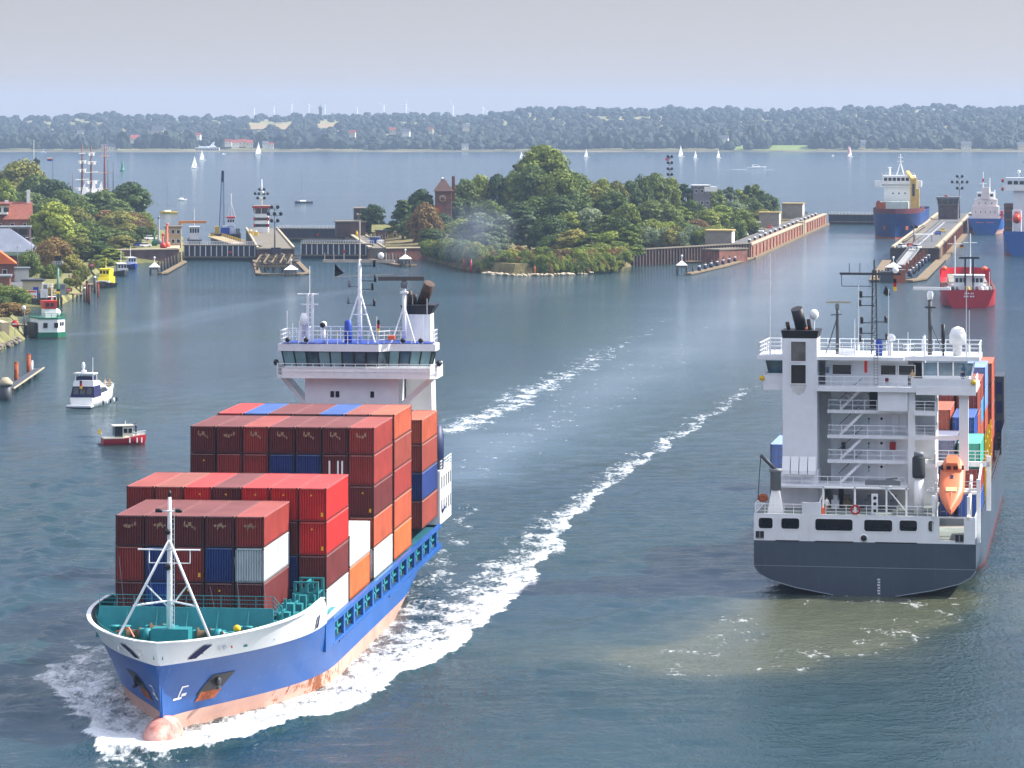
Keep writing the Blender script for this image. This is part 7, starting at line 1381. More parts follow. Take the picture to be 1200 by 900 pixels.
# mast, radars, domes
b = MB()
for dx in (-.28, .28):
    for dy in (-.28, .28): b.bar((.3+dx, 11+dy, 23.7), (.3+dx*.6, 11+dy*.6, 32.5), .07, 5)
for z in np.arange(24.2, 32.3, .75): b.bar((.02, 10.72, z), (.58, 10.72, z+.7), .04, 4).bar((.58, 10.72, z), (.02, 10.72, z), .04, 4)
DM = mat('dark_mast_paint', (74, 76, 80), .6, .2, 1); mm = b.build('main_mast', DM, RS)
b = MB(); b.beam((-3.3, 11, 32.1), (3.1, 11, 32.1), .25, .25).path([(-3.1, 11, 32.1), (-3.1, 11, 30.8), (0, 11, 30.8)], .05, 4).bar((0.3, 11, 32), (.3, 11, 33.6), .1, 6).bar((-1.2, 11, 32), (-1.2, 11, 33.2), .05, 4).bar((-2.3, 11, 32), (-2.3, 11, 33.2), .05, 4); b.build('yard', DM, mm)
for x, z in ((-1.1, 29.6), (-1.2, 28.7), (-1.1, 25.8), (-1.2, 25.0), (1.5, 27.0), (1.6, 25.2), (-1.0, 26.9)): MB().lathe([(.17, 0), (.17, .7)], (x, 10.9, z), 8).bar((x, 10.9, z+.1), (.3, 11, z+.1), .06, 4).build('signal_lamp', BLACK, mm)
MB().ell((2.5, 10.9, 32.5), .33, .33, .33, 10, 6).build('white_dome', WHITE, mm)
for k, c in enumerate((BLACK, REDP, YELLOW)): MB().box(2.45, 10.9, 31.4-.42*k, .32, .1, .42).build('flag_stripe', c, mm)
b = MB(); b.add([(1.5, 11, 30.9), (2.0, 11, 29.9), (1.5, 11.1, 29.8), (1.2, 11, 30.1)], [(0, 1, 2), (0, 2, 3), (0, 3, 1)]); b.build('signal_flag', BLACK, mm)
b = MB(); b.lathe([(.24, 23.7), (.2, 29.5)], (6.1, 10.5, 0), 8).bar((7.6, 10, 23.7), (6.2, 10.5, 27), .06).b2(5.6, 6.7, 10.2, 10.9, 28.6, 28.8); rm = b.build('radar_mast', DM, RS); MB().lathe([(.28, 29.5), (.34, 30.1), (.2, 30.4)], (6.1, 10.5, 0), 8).build('radar_motor', WHITE, rm); MB().box(6.3, 10.4, 30.65, 3.9, .3, .28, -.1).build('radar_scanner', WHITE, rm)
b = MB(); b.lathe([(.2, 23.7), (.16, 28.4)], (-3.5, 10.5, 0), 8).bar((-4.7, 10, 23.7), (-3.6, 10.5, 27.3), .06).bar((-4.2, 10.4, 27.8), (-3.0, 10.4, 27.9), .06); rm = b.build('radar_mast', DM, RS); MB().lathe([(.22, 28.4), (.26, 28.8), (.15, 29)], (-3.5, 10.5, 0), 8).build('radar_motor', GREY, rm); MB().box(-3.4, 10.4, 29.15, 2.5, .22, .2, .1).build('radar_scanner', mat('tan_scanner', (170, 160, 140), .5, .1), rm)
MB().lathe([(.45, 23.75), (.45, 24.9), (.85, 25.0), (.88, 25.9), (.6, 26.6), (.1, 26.8)], (9.0, 9.3, 0), 14).build('radome', WHITE, RS)
MB().lathe([(.16, 23.75), (.16, 25.3)], (2.2, 8.6, 0), 8).lathe([(.38, 25.3), (.42, 25.7), (.2, 26.0)], (2.2, 8.6, 0), 10).build('searchlight', WHITE, RS)
MB().lathe([(.35, 23.75), (.4, 24.8), (.3, 25.4)], (.95, 8.4, 0), 8).build('covered_compass', BLUEP, RS); MB().b2(-3.2, -1.6, 8.3, 9.0, 23.75, 24.4).build('deck_box', WHITE2, RS)
for x, z1 in ((-10.4, 34.2), (-1.6, 27.5), (3.9, 26.2), (5.6, 26.0), (9.9, 31.2), (10.2, 28.5), (-1.2, 31), (1.9, 30.6)): MB().bar((x, 9.0, 23.75), (x, 9.0, z1), .05, 4).bar((x, 9.0, 23.75), (x, 9.0, 24.9), .12, 6).build('whip_antenna', WHITE2, RS)
MB().lathe([(.1, 23.75), (.12, 25.0), (.2, 25.1), (.2, 27.0)], (7.5, 9.5, 0), 8).build('dark_antenna', BLACK, RS)
MB().box(-.3, 6.7, 22.9, .3, .12, 1.6).build('red_flag', REDP, RS)

# container stacks in front of the house (seen through and beside the gantry); door ends towards the bridge
def rstack(xr, y, zt, tiers, bay, col):
    z = zt
    for i, c in enumerate(tiers):
        z -= 2.7
        container(RS, xr-1.2, y, z, 2.66, c, f"{c} container, {['top', 'second', 'third', 'fourth', 'fifth'][i]} tier of {col} stack, {bay} of grey ship", 'containers on the grey ship', door=True)
B_A, B_B, B_C, B_D, B_E, B_F = [f'{q} container row' for q in ('first', 'second', 'third', 'fourth', 'fifth', 'sixth')]
def loc_x(Y, px):     # lateral position on the ship for a photo column at distance Y
    X = (px-600)*Y/F; return (X-35.65)*.986-(Y-354)*.1667
rstack(11.0, 18.6, 13.9, ['sea green', 'rust red', 'blue'], B_A, 'outer starboard')
rstack(8.3, 18.6, 14.2, ['grey blue', 'navy blue', 'navy blue'], B_A, 'second starboard'); rstack(5.8, 18.6, 14.2, ['rust red', 'maroon', 'maroon'], B_A, 'third starboard')
rstack(9.9, 31.2, 15.6, ['blue', 'blue', 'brown', 'navy blue'], B_B, 'outer starboard'); rstack(7.3, 31.2, 16.4, ['orange brown', 'maroon', 'brown', 'navy blue'], B_B, 'second starboard')
rstack(9.8, 44.0, 17.4, ['brown', 'orange brown', 'brown', 'blue'], B_C, 'outer starboard'); rstack(7.2, 44.0, 17.4, ['brown', 'maroon', 'navy blue', 'brown'], B_C, 'second starboard'); rstack(4.7, 44.0, 17.2, ['orange brown', 'maroon', 'brown'], B_C, 'third starboard')
rstack(9.7, 56.8, 17.7, ['brown', 'cyan blue', 'orange brown', 'blue'], B_D, 'outer starboard'); rstack(7.2, 56.8, 17.5, ['blue', 'maroon', 'brown'], B_D, 'second starboard')
rstack(9.8, 69.6, 18.4, ['light blue', 'light blue', 'orange brown', 'blue'], B_E, 'outer starboard'); rstack(10.2, 82.4, 18.0, ['orange brown', 'orange brown', 'orange brown', 'orange brown', 'brown'], B_F, 'outer starboard')
rstack(-8.9, 18.6, 13.5, ['light blue', 'navy blue', 'navy blue'], B_A, 'outermost port'); rstack(-8.8, 31.5, 15.0, ['orange', 'brown', 'navy blue'], B_B, 'outermost port'); rstack(-5.6, 31.5, 18, ['grey blue', 'grey blue', 'blue', 'maroon'], B_B, 'second port'); rstack(-5.6, 18.6, 13.4, ['navy blue', 'blue', 'navy blue'], B_A, 'outer port')
# hatch coamings, walkway gear, yellow guard rails, forward breakwater
MB().b2(-9.3, 9.3, 18.4, 100, 5.2, 6.0).build('hatch_coaming', GREY, RS)
for side in (1, -1):
    b = MB(); b.rail([(side*10.95, 16, 6.0), (side*10.95, 100, 6.0)], .5, .06, 4.0, 1); b.b2(side*11.2, side*10.9, 14, 104, 5.9, 6.05); b.build('gunwale', DGREY, RS)
for k, y in enumerate((36, 42, 48, 55)):
    b = MB(); 
    for dz in (0, 1.0, 2.0): b.bar((10.9, y, 9.2+dz*1.6), (10.9, y+2.2, 9.2+dz*1.6), .09, 5)
    b.bar((10.9, y, 5.3), (10.9, y, 13.2), .1, 5).bar((10.9, y+2.2, 5.3), (10.9, y+2.2, 13.2), .1, 5); b.build('yellow_guard', YELLOW, RS)
b = MB(); b.b2(9.9, 11.1, 104, 112, 5.2, 14.8).b2(-11.1, -9.9, 104, 112, 5.2, 14.8).b2(-9.9, 9.9, 108, 109, 5.2, 12); fb = b.build('forward_tower', DGREY, RS)
for z in (7.5, 10.0, 12.5): MB().b2(10.15, 10.85, 103.93, 104.05, z, z+1.6).build('window', NAVY, fb)
b = MB(); b.lathe([(.3, 9), (.2, 19)], (0, 120, 0), 8); b.build('foremast', WHITE2, RS)
# ------------------------------------------------------------------ other ships and boats
def simple_hull(P, z1, boot, m, bm_, root, flip=False, n=6, boot_m=None):
    b = MB(); hull_strip(b, -1.0, boot, P, 2); (flip_len(b, P) if flip else b).build('boot_topping', boot_m or bm_, root)
    b = MB(); hull_strip(b, boot, z1, P, n); hull_close(b, -.5, z1, P); (flip_len(b, P) if flip else b).build('hull', m, root)
    b = MB(); deck(b, z1-1.0, P, ins=.1); (flip_len(b, P) if flip else b).build('deck', mat('dull_red_deck', (120, 78, 66), .85, .2, .4), root)
def flip_len(b, P):
    b.v = [(x, P['stern'](0)-y, z) for x, y, z in b.v]; b.f = [f[::-1] for f in b.f]; return b
DKB = mat('deep_blue_hull', (22, 62, 122), .5, .15, .12, streak=.3, streak_rgb=(110, 80, 60)); MAR = mat('maroon_paint', (92, 30, 40), .6, .15, .4)
def win_row(root, x0, x1, y, z, h, n, m=GLASS, gap=.25):
    w = (x1-x0)/n
    for i in range(n): MB().b2(x0+w*(i+gap/2), x0+w*(i+1-gap/2), y-.06, y+.03, z, z+h).build('window', m, root)
def flag(root, x, y, z, cols=((BLACK), (REDP), (YELLOW)), w=1.6, h=.35):
    for k, c in enumerate(cols): MB().box(x+w/2, y, z-h*k, w, .08, h).build('flag_stripe', c, root)
# blue cargo ship with yellow crane, bow towards the bridge, in the left chamber of the new lock
S1 = thing('cargo_ship', 'blue cargo ship with yellow crane, bow first in the left lock chamber', 'cargo ship', (154.5, 1411, 0), -math.atan(.158))
P1_ = dict(zd=11, stem=lambda z: -3.5*max(0, z/11), stern=lambda z: 118, Le=(30, 17), p=(2.4, 2.0), q=(1.5, .55), Lr=(30, 4), hs=(.3, 1), B=9.6, n=40)
simple_hull(P1_, 10.2, .6, DKB, RUST, S1)
b = MB()
for side in (1, -1):
    rows = [[(side*max(0, hb-.05), s+.1, z) for s, hb in hull_outline(10.2, P1_)][:26] for z in (10.1, 12.2)]; b.grid(rows, True, side < 0)
b.build('breakwater', MAR, S1)
for x in (-7.6, 6.6): MB().b2(x-.6, x+.6, 17, 19, 9.2, 15).build('maroon_post', MAR, S1)
MB().b2(-7.5, 4.5, 18, 24, 9, 14.6).build('deck_cargo', mat('pale_mint_cargo', (196, 220, 212), .6, .15, .3), S1); MB().b2(-8.4, -4.5, 13, 15, 11, 14.5).build('rusty_cargo', RUST, S1)
MB().b2(-5.8, 6.5, 27, 40, 9, 21.6).build('deckhouse', WHITE, S1); MB().b2(-9.4, 9.4, 26.5, 32, 20.4, 20.9).build('bridge_deck', WHITE2, S1); MB().b2(-6.5, 6.8, 26.2, 36, 21.6, 25.2).build('wheelhouse', WHITE, S1); MB().b2(-9.6, -6.5, 26.4, 31, 20.9, 23.0).b2(6.8, 9.6, 26.4, 31, 20.9, 23.0).build('bridge_wing', WHITE, S1)
win_row(S1, -6, 6.4, 26.2, 23, 1.3, 7); win_row(S1, -3.4, 4, 27, 17.5, .7, 3, gap=1.2); win_row(S1, -2, 4, 27, 14.0, .7, 3, gap=1.2)
MB().rail([(-6.5, 26.3, 25.2), (6.7, 26.3, 25.2)], 1.1, .06, 1.5, 2).build('railing', WHITE2, S1)
b = MB(); b.bar((-.9, 30, 25), (.8, 30, 30.5), .25).bar((2.3, 30, 25), (.8, 30, 30.5), .25).bar((.8, 30, 30), (.8, 30, 34), .22).bar((-.4, 30, 31), (2, 30, 31), .1).bar((-.2, 30, 32.6), (1.8, 30, 32.6), .1).bar((-3.6, 30, 25), (-3.6, 30, 28.5), .4).bar((-4.3, 30, 28.4), (-2.9, 30, 28.4), .2); b.build('mast', WHITE2, S1)
b = MB(); b.b2(5.4, 8.0, 15.5, 18.5, 9, 24.5); yc = b.build('crane_post', mat('cream_yellow_paint', (222, 186, 96), .55, .15, .4), S1); MB().beam((6.6, 15, 23.5), (3.5, 34, 26.5), 1.2, 1.2).build('crane_jib', MATS['cream_yellow_paint'], yc); MB().b2(6.2, 7.2, 15.3, 15.5, 17, 22).build('crane_window', DGREY, yc); MB().b2(8.0, 9.0, 15.5, 18, 9, 20).build('crane_side', MATS['cream_yellow_paint'], yc)
for sd in (1, -1): o = MB().add([(sd*(float(np.interp(4, [q[0] for q in hull_outline(5, P1_)], [q[1] for q in hull_outline(5, P1_)]))+.06), 4, z) for z in (3.5, 6)]+[(sd*(float(np.interp(5.6, [q[0] for q in hull_outline(5, P1_)], [q[1] for q in hull_outline(5, P1_)]))+.06), 5.6, z) for z in (6, 3.5)], [(0, 1, 2, 3)]).build('anchor_pocket', RUST, S1)
# small cargo ship in the right chamber, stern towards the bridge
S2 = thing('cargo_ship', 'blue ship with pinkish white deckhouse, stern first in right lock chamber', 'cargo ship', (199.5, 1475, 0), -math.atan(.158))
P2_ = dict(zd=7, stem=lambda z: 0, stern=lambda z: 80, Le=(25, 15), p=(2, 2), q=(1.2, .6), Lr=(16, 5), hs=(.55, .96), B=7.4, n=30)
simple_hull(P2_, 6.4, 1.6, mat('mid_blue_hull', (28, 86, 158), .5, .12, .2), PINK, S2, True, boot_m=PINK)
PW = mat('pinkish_white_paint', (232, 218, 212), .55, .1, .4)
MB().b2(-5.6, 5.6, 3, 14, 5.4, 11.5).build('deckhouse', PW, S2); MB().b2(-4.6, 4.8, 4, 13, 11.5, 14.5).build('upper_house', PW, S2); MB().b2(-3.6, 3.6, 5, 12, 14.5, 17.4).build('wheelhouse', WHITE, S2); win_row(S2, -5, 5, 3, 8.6, .9, 5, gap=.9); win_row(S2, -3.4, 3.4, 5, 15.6, 1.0, 4); win_row(S2, -4, 4, 4, 12.4, .8, 3, gap=.9)
MB().b2(-1.6, 1.6, 3.6, 6.5, 14.5, 19.5).build('funnel', PW, S2); b = MB(); b.bar((-1.0, 7, 17), (-1.0, 7, 26), .2).bar((1.8, 7, 17), (1.8, 7, 23.5), .22).bar((-2.4, 7, 21), (.4, 7, 21), .1).bar((3.9, 6, 14.5), (3.9, 6, 18.5), .2); b.build('mast', WHITE2, S2); MB().box(-1.0, 6.8, 22.5, .7, .3, 1.4).build('red_lamp', REDP, S2)
MB().b2(6.4, 7.3, 4, 11, 5.5, 9.5).build('red_boat_cover', REDP, S2); MB().b2(-7.2, -5.6, 4, 9, 7.5, 8.3).build('grey_boat', GREY, S2); MB().rail([(-7, .3, 6.4), (7, .3, 6.4)], 1, .06, 1.4, 2).build('railing', WHITE2, S2)
for x in (-2.2, 2.2): MB().b2(x-1.6, x+1.6, -.06, -.02, 4.6, 4.9).build('stern_lettering', mat('pale_red_letters', (200, 110, 110), .6, .1), S2)
# big blue container ship at the right edge
S3 = thing('container_ship', 'blue container ship cut off by the right edge of the picture, stern first', 'container ship', (184.2, 1236, 0), -math.atan(.158))
P3_ = dict(zd=9, stem=lambda z: 0, stern=lambda z: 130, Le=(35, 25), p=(2, 2), q=(1.2, .6), Lr=(22, 5), hs=(.7, 1), B=10.8, n=30)
simple_hull(P3_, 8.6, .8, mat('mid_blue_hull', (28, 86, 158)), RUST, S3, True)
MB().b2(-7.2, 9, 10, 22, 7.6, 23.2).build('deckhouse', mat('cool_white_paint', (222, 228, 232), .5, .06), S3); MB().b2(-10.8, 10.8, 9, 15, 22.8, 23.6).b2(-10.8, 10.8, 9, 9.15, 23.6, 25).build('bridge_deck', WHITE, S3); MB().b2(-9.8, 9.8, 9.6, 18, 23.6, 27.4).build('wheelhouse', mat('cool_white_paint', (222, 228, 232)), S3); win_row(S3, -9.4, 9.4, 9.6, 25, 1.3, 9); MB().rail([(-9.8, 9.7, 27.4), (9.8, 9.7, 27.4)], 1.2, .06, 1.5, 2).build('railing', WHITE2, S3)
for z in (24, 27): MB().ell((-10.9, 9.2, z-.6), .5, .5, .7, 8, 6).build('red_marker', REDP, S3)
b = MB(); b.lathe([(.35, 27), (.25, 38)], (-1.5, 13, 0), 8).bar((-4, 13, 33), (1, 13, 33), .15); b.build('mast', DGREY, S3); MB().ell((-5.2, 11, 29.6), .6, .6, .6, 8, 6).bar((-5.2, 11, 27.4), (-5.2, 11, 29.4), .12).build('satellite_dome', WHITE, S3)
MB().b2(-10.4, -7.4, 11, 18, 7.6, 18.2).build('stair_tower', DGREY, S3); [MB().b2(-10.5, -7.3, 10.8, 11.0, z, z+.9).build('gallery_rail', mat('brown_gallery', (120, 74, 60), .7, .2), S3) for z in (9, 12, 15.2, 17)]
MB().b2(-10.4, -6.6, 6, 10, 7.6, 8.5).build('winch_platform', MAR, S3); b = MB(); b.path([(-7.2, 1, 8), (-7.2, 3, 16), (-4.4, 3, 16), (-4.4, 1, 8)], .25).bar((-3, 4, 8), (-3, 4, 19), .2); b.build('boat_davit', WHITE2, S3)
lb3 = thing('lifeboat', 'red orange lifeboat hanging on the stern of the ship at the right edge', 'lifeboat', S3.matrix_basis @ Vector((-5.8, 2.2, 13.2)), S3.rotation_euler.z); MB().ell((0, 0, 0), 1.6, 3.6, 1.9, 12, 10).build('hull', mat('lifeboat_red', (214, 62, 36), .4, .1), lb3); MB().box(0, -.6, 1.7, 1.6, 1.6, 1.0, taper=.7).build('cockpit', MATS['lifeboat_red'], lb3)
for i in range(4):
    for k in range(3): container_lbl = None
# red coaster, stern towards the bridge
S4 = thing('coaster', 'low red coaster heading away towards the right lock chamber', 'cargo ship', (117.0, 895, 0), -math.atan(.112))
P4_ = dict(zd=5, stem=lambda z: 0, stern=lambda z: 78, Le=(20, 13), p=(2, 2), q=(1.2, .55), Lr=(12, 5), hs=(.62, .93), B=6.9, n=36)
REDH = mat('red_hull', (186, 32, 44), .45, .1, .2, streak=.2, streak_rgb=(120, 30, 36)); simple_hull(P4_, 4.6, .4, REDH, MAR, S4, True)
b = MB()
for side in (1, -1):
    rows = [[(side*hb, s, z) for s, hb in hull_outline(4.6, P4_)][:12] for z in (4.5, 7.2)]; b.grid(rows, True, side < 0)
flip_len(b, P4_).build('forecastle', REDH, S4)
MB().b2(-4.9, 4.9, 14, 62, 3.6, 5.9).build('hatch_cover', mat('cream_hatch', (214, 206, 190), .7, .12, .3), S4); [MB().b2(-4.95, 4.95, 14+k*6, 14.2+k*6, 5.9, 6.05).build('hatch_joint', DGREY, S4) for k in range(9)]
MB().b2(-4.4, 4.4, 4.5, 11, 3.6, 5.6).build('deckhouse', WHITE, S4); MB().b2(-3.8, 3.8, 5.0, 10, 5.6, 7.9).build('wheelhouse', WHITE, S4); MB().b2(-4.1, 4.1, 4.7, 10.3, 7.9, 8.15).build('wheelhouse_roof', WHITE2, S4); win_row(S4, -3.6, -.6, 5.0, 6.3, 1.1, 3); win_row(S4, .6, 3.6, 5.0, 6.3, 1.1, 3)
for x in (-1.0, 1.0): MB().b2(x-.22, x+.22, 3.4, 3.9, 3.6, 12.6).build('black_post', BLACK, S4)
MB().b2(-2.6, 2.6, 3.3, 4.0, 12.4, 12.9).build('black_beam', BLACK, S4); b = MB(); b.bar((-3.6, 5, 5), (-3.6, 5, 18.3), .16).bar((.4, 8, 8), (.4, 8, 18.8), .14).bar((-5.4, 5, 16.2), (-1.8, 5, 16.2), .08).bar((-1.4, 8, 16.4), (2.2, 8, 16.4), .08).bar((5.2, 5, 4), (5.2, 5, 9), .07); b.build('mast', WHITE2, S4); flag(S4, -2.3, 5, 15.8, w=.9, h=.3)
for x, y, m_ in ((-5.4, 1.5, WHITE), (-4.2, 2.2, BLACK), (-3.0, 1.6, DGREY), (3.2, 1.8, WHITE), (4.4, 2.5, WHITE), (5.3, 1.7, GREY), (-.2, 2.0, YELLOW), (2.0, 2.2, MAR)): MB().lathe([(.35, 3.6), (.5, 4.2), (.45, 5.1), (.2, 5.4)], (x, y, 0), 8).build('deck_gear', m_, S4)
MB().rail([(-6.2, .3, 4.6), (6.2, .3, 4.6)], .9, .05, 1.2, 2).build('railing', WHITE2, S4)
for z, xs_ in ((3.5, (-1.2, -.75, -.3, .35, .8)), (2.75, (-1.4, -1.0, -.55, .1, .5, .95))):
    for x in xs_: MB().b2(x, x+.28, -.09, -.02, z, z+.35).build('stern_letter', WHITE2, S4)
for x in (-5.6, 5.4): MB().ell((x, 68, 7.2), .8, 1.6, .7, 8, 6).build('orange_boat_cover', ORANGE, S4)
# ---- small craft
def boat_hull(L_, B_, f0, f1, m, root, name='hull', n=12, fine=.5, tz=0.0):
    """open-topped boat hull, stern at y=0, bow at y=L"""
    rows = []
    for i in range(n+1):
        u = i/n; hw = B_/2*(1 if u < fine else max(.02, (1-((u-fine)/(1-fine))**2.1)))*(0.9+.1*min(1, u*3)); zt = f0+(f1-f0)*u**2; k = .72*(1-.5*max(0, u-fine)/(1-fine))
        y = L_*u; rows.append([(-hw, y, zt), (-hw*.97, y-(.0), zt*.5+.1), (-hw*k, y-.25*u*u, -.3), (0, y-.4*u*u, -.55), (hw*k, y-.25*u*u, -.3), (hw*.97, y, zt*.5+.1), (hw, y, zt)])
    b = MB(); b.grid(rows, True); b.add(rows[0], [tuple(range(7))]); b.grid([[r[0], r[-1]] for r in rows], False, True)
    b.v = [(x, y, z-.02) for x, y, z in b.v]; return b.build(name, m, root)
# white motor yacht
yx, yy = G(95, 478); Yt = thing('motor_yacht', 'white motor yacht with dark blue cockpit cover and flybridge', 'motor yacht', (yx, yy, 0), -math.radians(13))
GEL = mat('white_gelcoat', (240, 240, 238), .25, .04, .5, spec=.6)
boat_hull(15.0, 4.4, 1.7, 2.5, GEL, Yt, fine=.45); MB().b2(-2.15, 2.15, -1.2, .15, .2, .5).build('bathing_platform', GEL, Yt); MB().b2(-2.2, 2.2, -1.25, .1, .05, .2).build('platform_edge', NAVY, Yt)
MB().add([(-2.05, 1.2, 1.6), (2.05, 1.2, 1.6), (1.7, 11.2, 2.0), (-1.7, 11.2, 2.0), (-1.75, 1.8, 3.5), (1.75, 1.8, 3.5), (1.2, 7.6, 3.4), (-1.2, 7.6, 3.4)], [(0, 1, 5, 4), (1, 2, 6, 5), (2, 3, 7, 6), (3, 0, 4, 7), (4, 5, 6, 7)]).build('coachroof', GEL, Yt)
MB().add([(-2.1, .5, 1.7), (2.1, .5, 1.7), (2.08, 4.4, 1.8), (-2.08, 4.4, 1.8), (-1.85, 1.1, 3.55), (1.85, 1.1, 3.55), (1.82, 4.4, 3.55), (-1.82, 4.4, 3.55)], [(0, 1, 5, 4), (1, 2, 6, 5), (2, 3, 7, 6), (3, 0, 4, 7), (4, 5, 6, 7)]).build('cockpit_cover', NAVY, Yt)
for x in (-1.2, 0, 1.2): MB().add([(x-.45, .6, 2.2), (x+.45, .6, 2.2), (x+.42, 1.0, 3.3), (x-.42, 1.0, 3.3)], [(0, 1, 2, 3)]).build('cover_window', GLASS, Yt)
for sd in (-1, 1): MB().add([(sd*1.98, 4.6, 2.3), (sd*1.78, 8.6, 2.35), (sd*1.6, 7.6, 3.0), (sd*1.85, 4.6, 3.15)], [(0, 1, 2, 3)]).build('side_window', GLASS, Yt)
MB().add([(-1.85, 1.0, 3.5), (1.85, 1.0, 3.5), (1.3, 7.4, 3.4), (-1.3, 7.4, 3.4), (-1.75, 1.2, 4.4), (1.75, 1.2, 4.4), (1.0, 6.2, 4.2), (-1.0, 6.2, 4.2)], [(0, 1, 5, 4), (1, 2, 6, 5), (2, 3, 7, 6), (3, 0, 4, 7), (4, 5, 6, 7)]).build('flybridge', GEL, Yt); MB().b2(-1.9, 1.7, 1.3, 3.6, 5.5, 5.7).build('flybridge_roof', GEL, Yt); MB().b2(-1.4, 1.4, 1.6, 3.2, 4.5, 5.1).build('flybridge_seat', NAVY, Yt)
b = MB(); [b.bar((x, y, 4.2), (x*.95, y, 5.5), .08) for x in (-1.6, 1.6) for y in (1.5, 3.3)]; b.build('roof_post', GEL, Yt); MB().lathe([(.5, 5.7), (.45, 6.1), (.2, 6.2)], (-.3, 2.2, 0), 8).lathe([(.1, 6.2), (.3, 6.6), (.3, 7.2), (.1, 7.5)], (-.4, 2.2, 0), 8).build('radar_dome', WHITE, Yt); MB().bar((1.2, 2.4, 5.7), (1.2, 2.4, 8.3), .05, 4).build('aerial', WHITE2, Yt); flag(Yt, -.35, .3, 4.3, w=.4, h=.45)
MB().rail([(2.0, 9, 2.1), (1.35, 12.5, 2.35), (.1, 14.8, 2.5), (-1.35, 12.5, 2.35), (-2.0, 9, 2.1)], .75, .03, 1.4, 2).build('bow_rail', WHITE2, Yt); MB().b2(-1.3, 1.3, .05, .14, .75, 1.5).build('transom_door', mat('teak', (150, 120, 92), .7, .2), Yt)
for k in range(5): MB().ell((2.28-.06*k*k*.4, 4.5+k*2.0, .55), .16, .22, .42, 8, 6).build('fender', WHITE2 if k % 2 else NAVY, Yt)
# small red and cream cabin boat
bx, by = G(143, 521); Rb = thing('cabin_boat', 'small red and cream cabin boat with a yellow flag at its stern', 'boat', (bx-2.9, by-.4, 0), -math.radians(72))
boat_hull(6.6, 2.4, .95, 1.35, mat('boat_red', (176, 26, 42), .4, .1), Rb, fine=.5); CRM = mat('cream_boat_paint', (232, 220, 198), .45, .06); b = MB(); b.b2(-1.22, 1.22, 0, 3.2, .95, 1.12).add([(-1.2, 3.2, .98), (1.2, 3.2, .98), (.05, 6.5, 1.4), (-.05, 6.5, 1.4), (-1.2, 3.2, 1.2), (1.2, 3.2, 1.2), (.05, 6.55, 1.55), (-.05, 6.55, 1.55)], [(0, 1, 5, 4), (1, 2, 6, 5), (2, 3, 7, 6), (3, 0, 4, 7), (4, 5, 6, 7)]); b.build('gunwale', CRM, Rb)
MB().b2(-.95, .95, 2.9, 4.4, 1.1, 2.75).build('cabin', CRM, Rb); MB().b2(-1.1, 1.1, 1.5, 4.6, 2.75, 2.88).build('cabin_roof', CRM, Rb); MB().b2(-.9, .9, 1.75, 2.9, 1.3, 2.7).build('cockpit_canvas', GLASS, Rb); [MB().b2(.94, .98, y, y+.55, 1.75, 2.4).build('window', GLASS, Rb) for y in (3.05, 3.75)]; MB().b2(-.7, .7, 4.38, 4.43, 1.9, 2.5).build('windscreen', GLASS, Rb)
b = MB(); b.bar((-.5, .1, 1.1), (-.5, -.2, 2.2), .04).bar((0, 3.5, 2.9), (0, 3.5, 3.5), .04); b.build('staff', WHITE2, Rb); MB().box(-.5, -.3, 1.9, .08, .4, .75).build('yellow_flag', YELLOW, Rb); MB().b2(-1.0, 1.0, -.5, .1, .02, .16).build('swim_board', MAR, Rb); MB().b2(-.95, .95, .02, .9, .35, 1.0).build('black_stern_gear', BLACK, Rb); [MB().bar((1.18, y, .3), (1.18, y, 1.0), .11, 6).build('fender', WHITE2, Rb) for y in (3.9, 5.0, 5.7)]
MB().rail([(1.1, 4.6, 1.3), (.1, 6.5, 1.5), (-1.1, 4.6, 1.3)], .45, .025, 1, 2).build('bow_rail', WHITE2, Rb)
# green and white passenger ferry
fx, fy = G(66, 396); Fe = thing('passenger_ferry', 'small green and white ferry with red wheelhouse at the landing', 'ferry', (fx, fy, 0), math.radians(24)); FG = mat('ferry_green', (30, 112, 84), .5, .12)
b = MB(); b.prism([(-4.2, -.2), (0, -1.2), (2.3, .3), (2.6, 6.5), (0, 9.5), (-4.0, 8)], -.6, 1.3); b.build('hull', FG, Fe); b = MB(); b.prism([(-4.0, 0), (0, -.95), (2.1, .4), (2.4, 6.3), (0, 9.0), (-3.8, 7.6)], 1.3, 4.2); b.build('cabin', WHITE, Fe); b = MB(); b.prism([(-4.15, -.15), (0, -1.12), (2.25, .3), (2.55, 6.4), (0, 9.2), (-3.95, 7.8)], 4.2, 4.5); b.build('green_roof_edge', FG, Fe); b = MB(); b.prism([(-4.22, -.22), (0, -1.24), (2.34, .26), (2.64, 6.5), (0, 9.6), (-4.05, 8)], -.55, .1); b.build('boot_topping', MAR, Fe)
for x in (-3.1, -.8): MB().add([(x, -.2-.23*(x+4)+.0-.05, 2.3), (x+.9, -.2-.23*(x+4.9)-.05, 2.3), (x+.9, -.2-.23*(x+4.9)-.05, 3.4), (x, -.2-.23*(x+4)-.05, 3.4)], [(0, 1, 2, 3)]).build('window', BLACK, Fe)
for k in range(2): t0 = .3+.3*k; p, q = Vector((0, -.95)), Vector((2.1, .4)); a_ = p.lerp(q, t0)+Vector((.03, -.05)); c_ = p.lerp(q, t0+.22)+Vector((.03, -.05)); MB().add([(a_.x, a_.y, 2.7), (c_.x, c_.y, 2.7), (c_.x, c_.y, 3.5), (a_.x, a_.y, 3.5)], [(0, 1, 2, 3)]).build('side_window', GLASS, Fe)
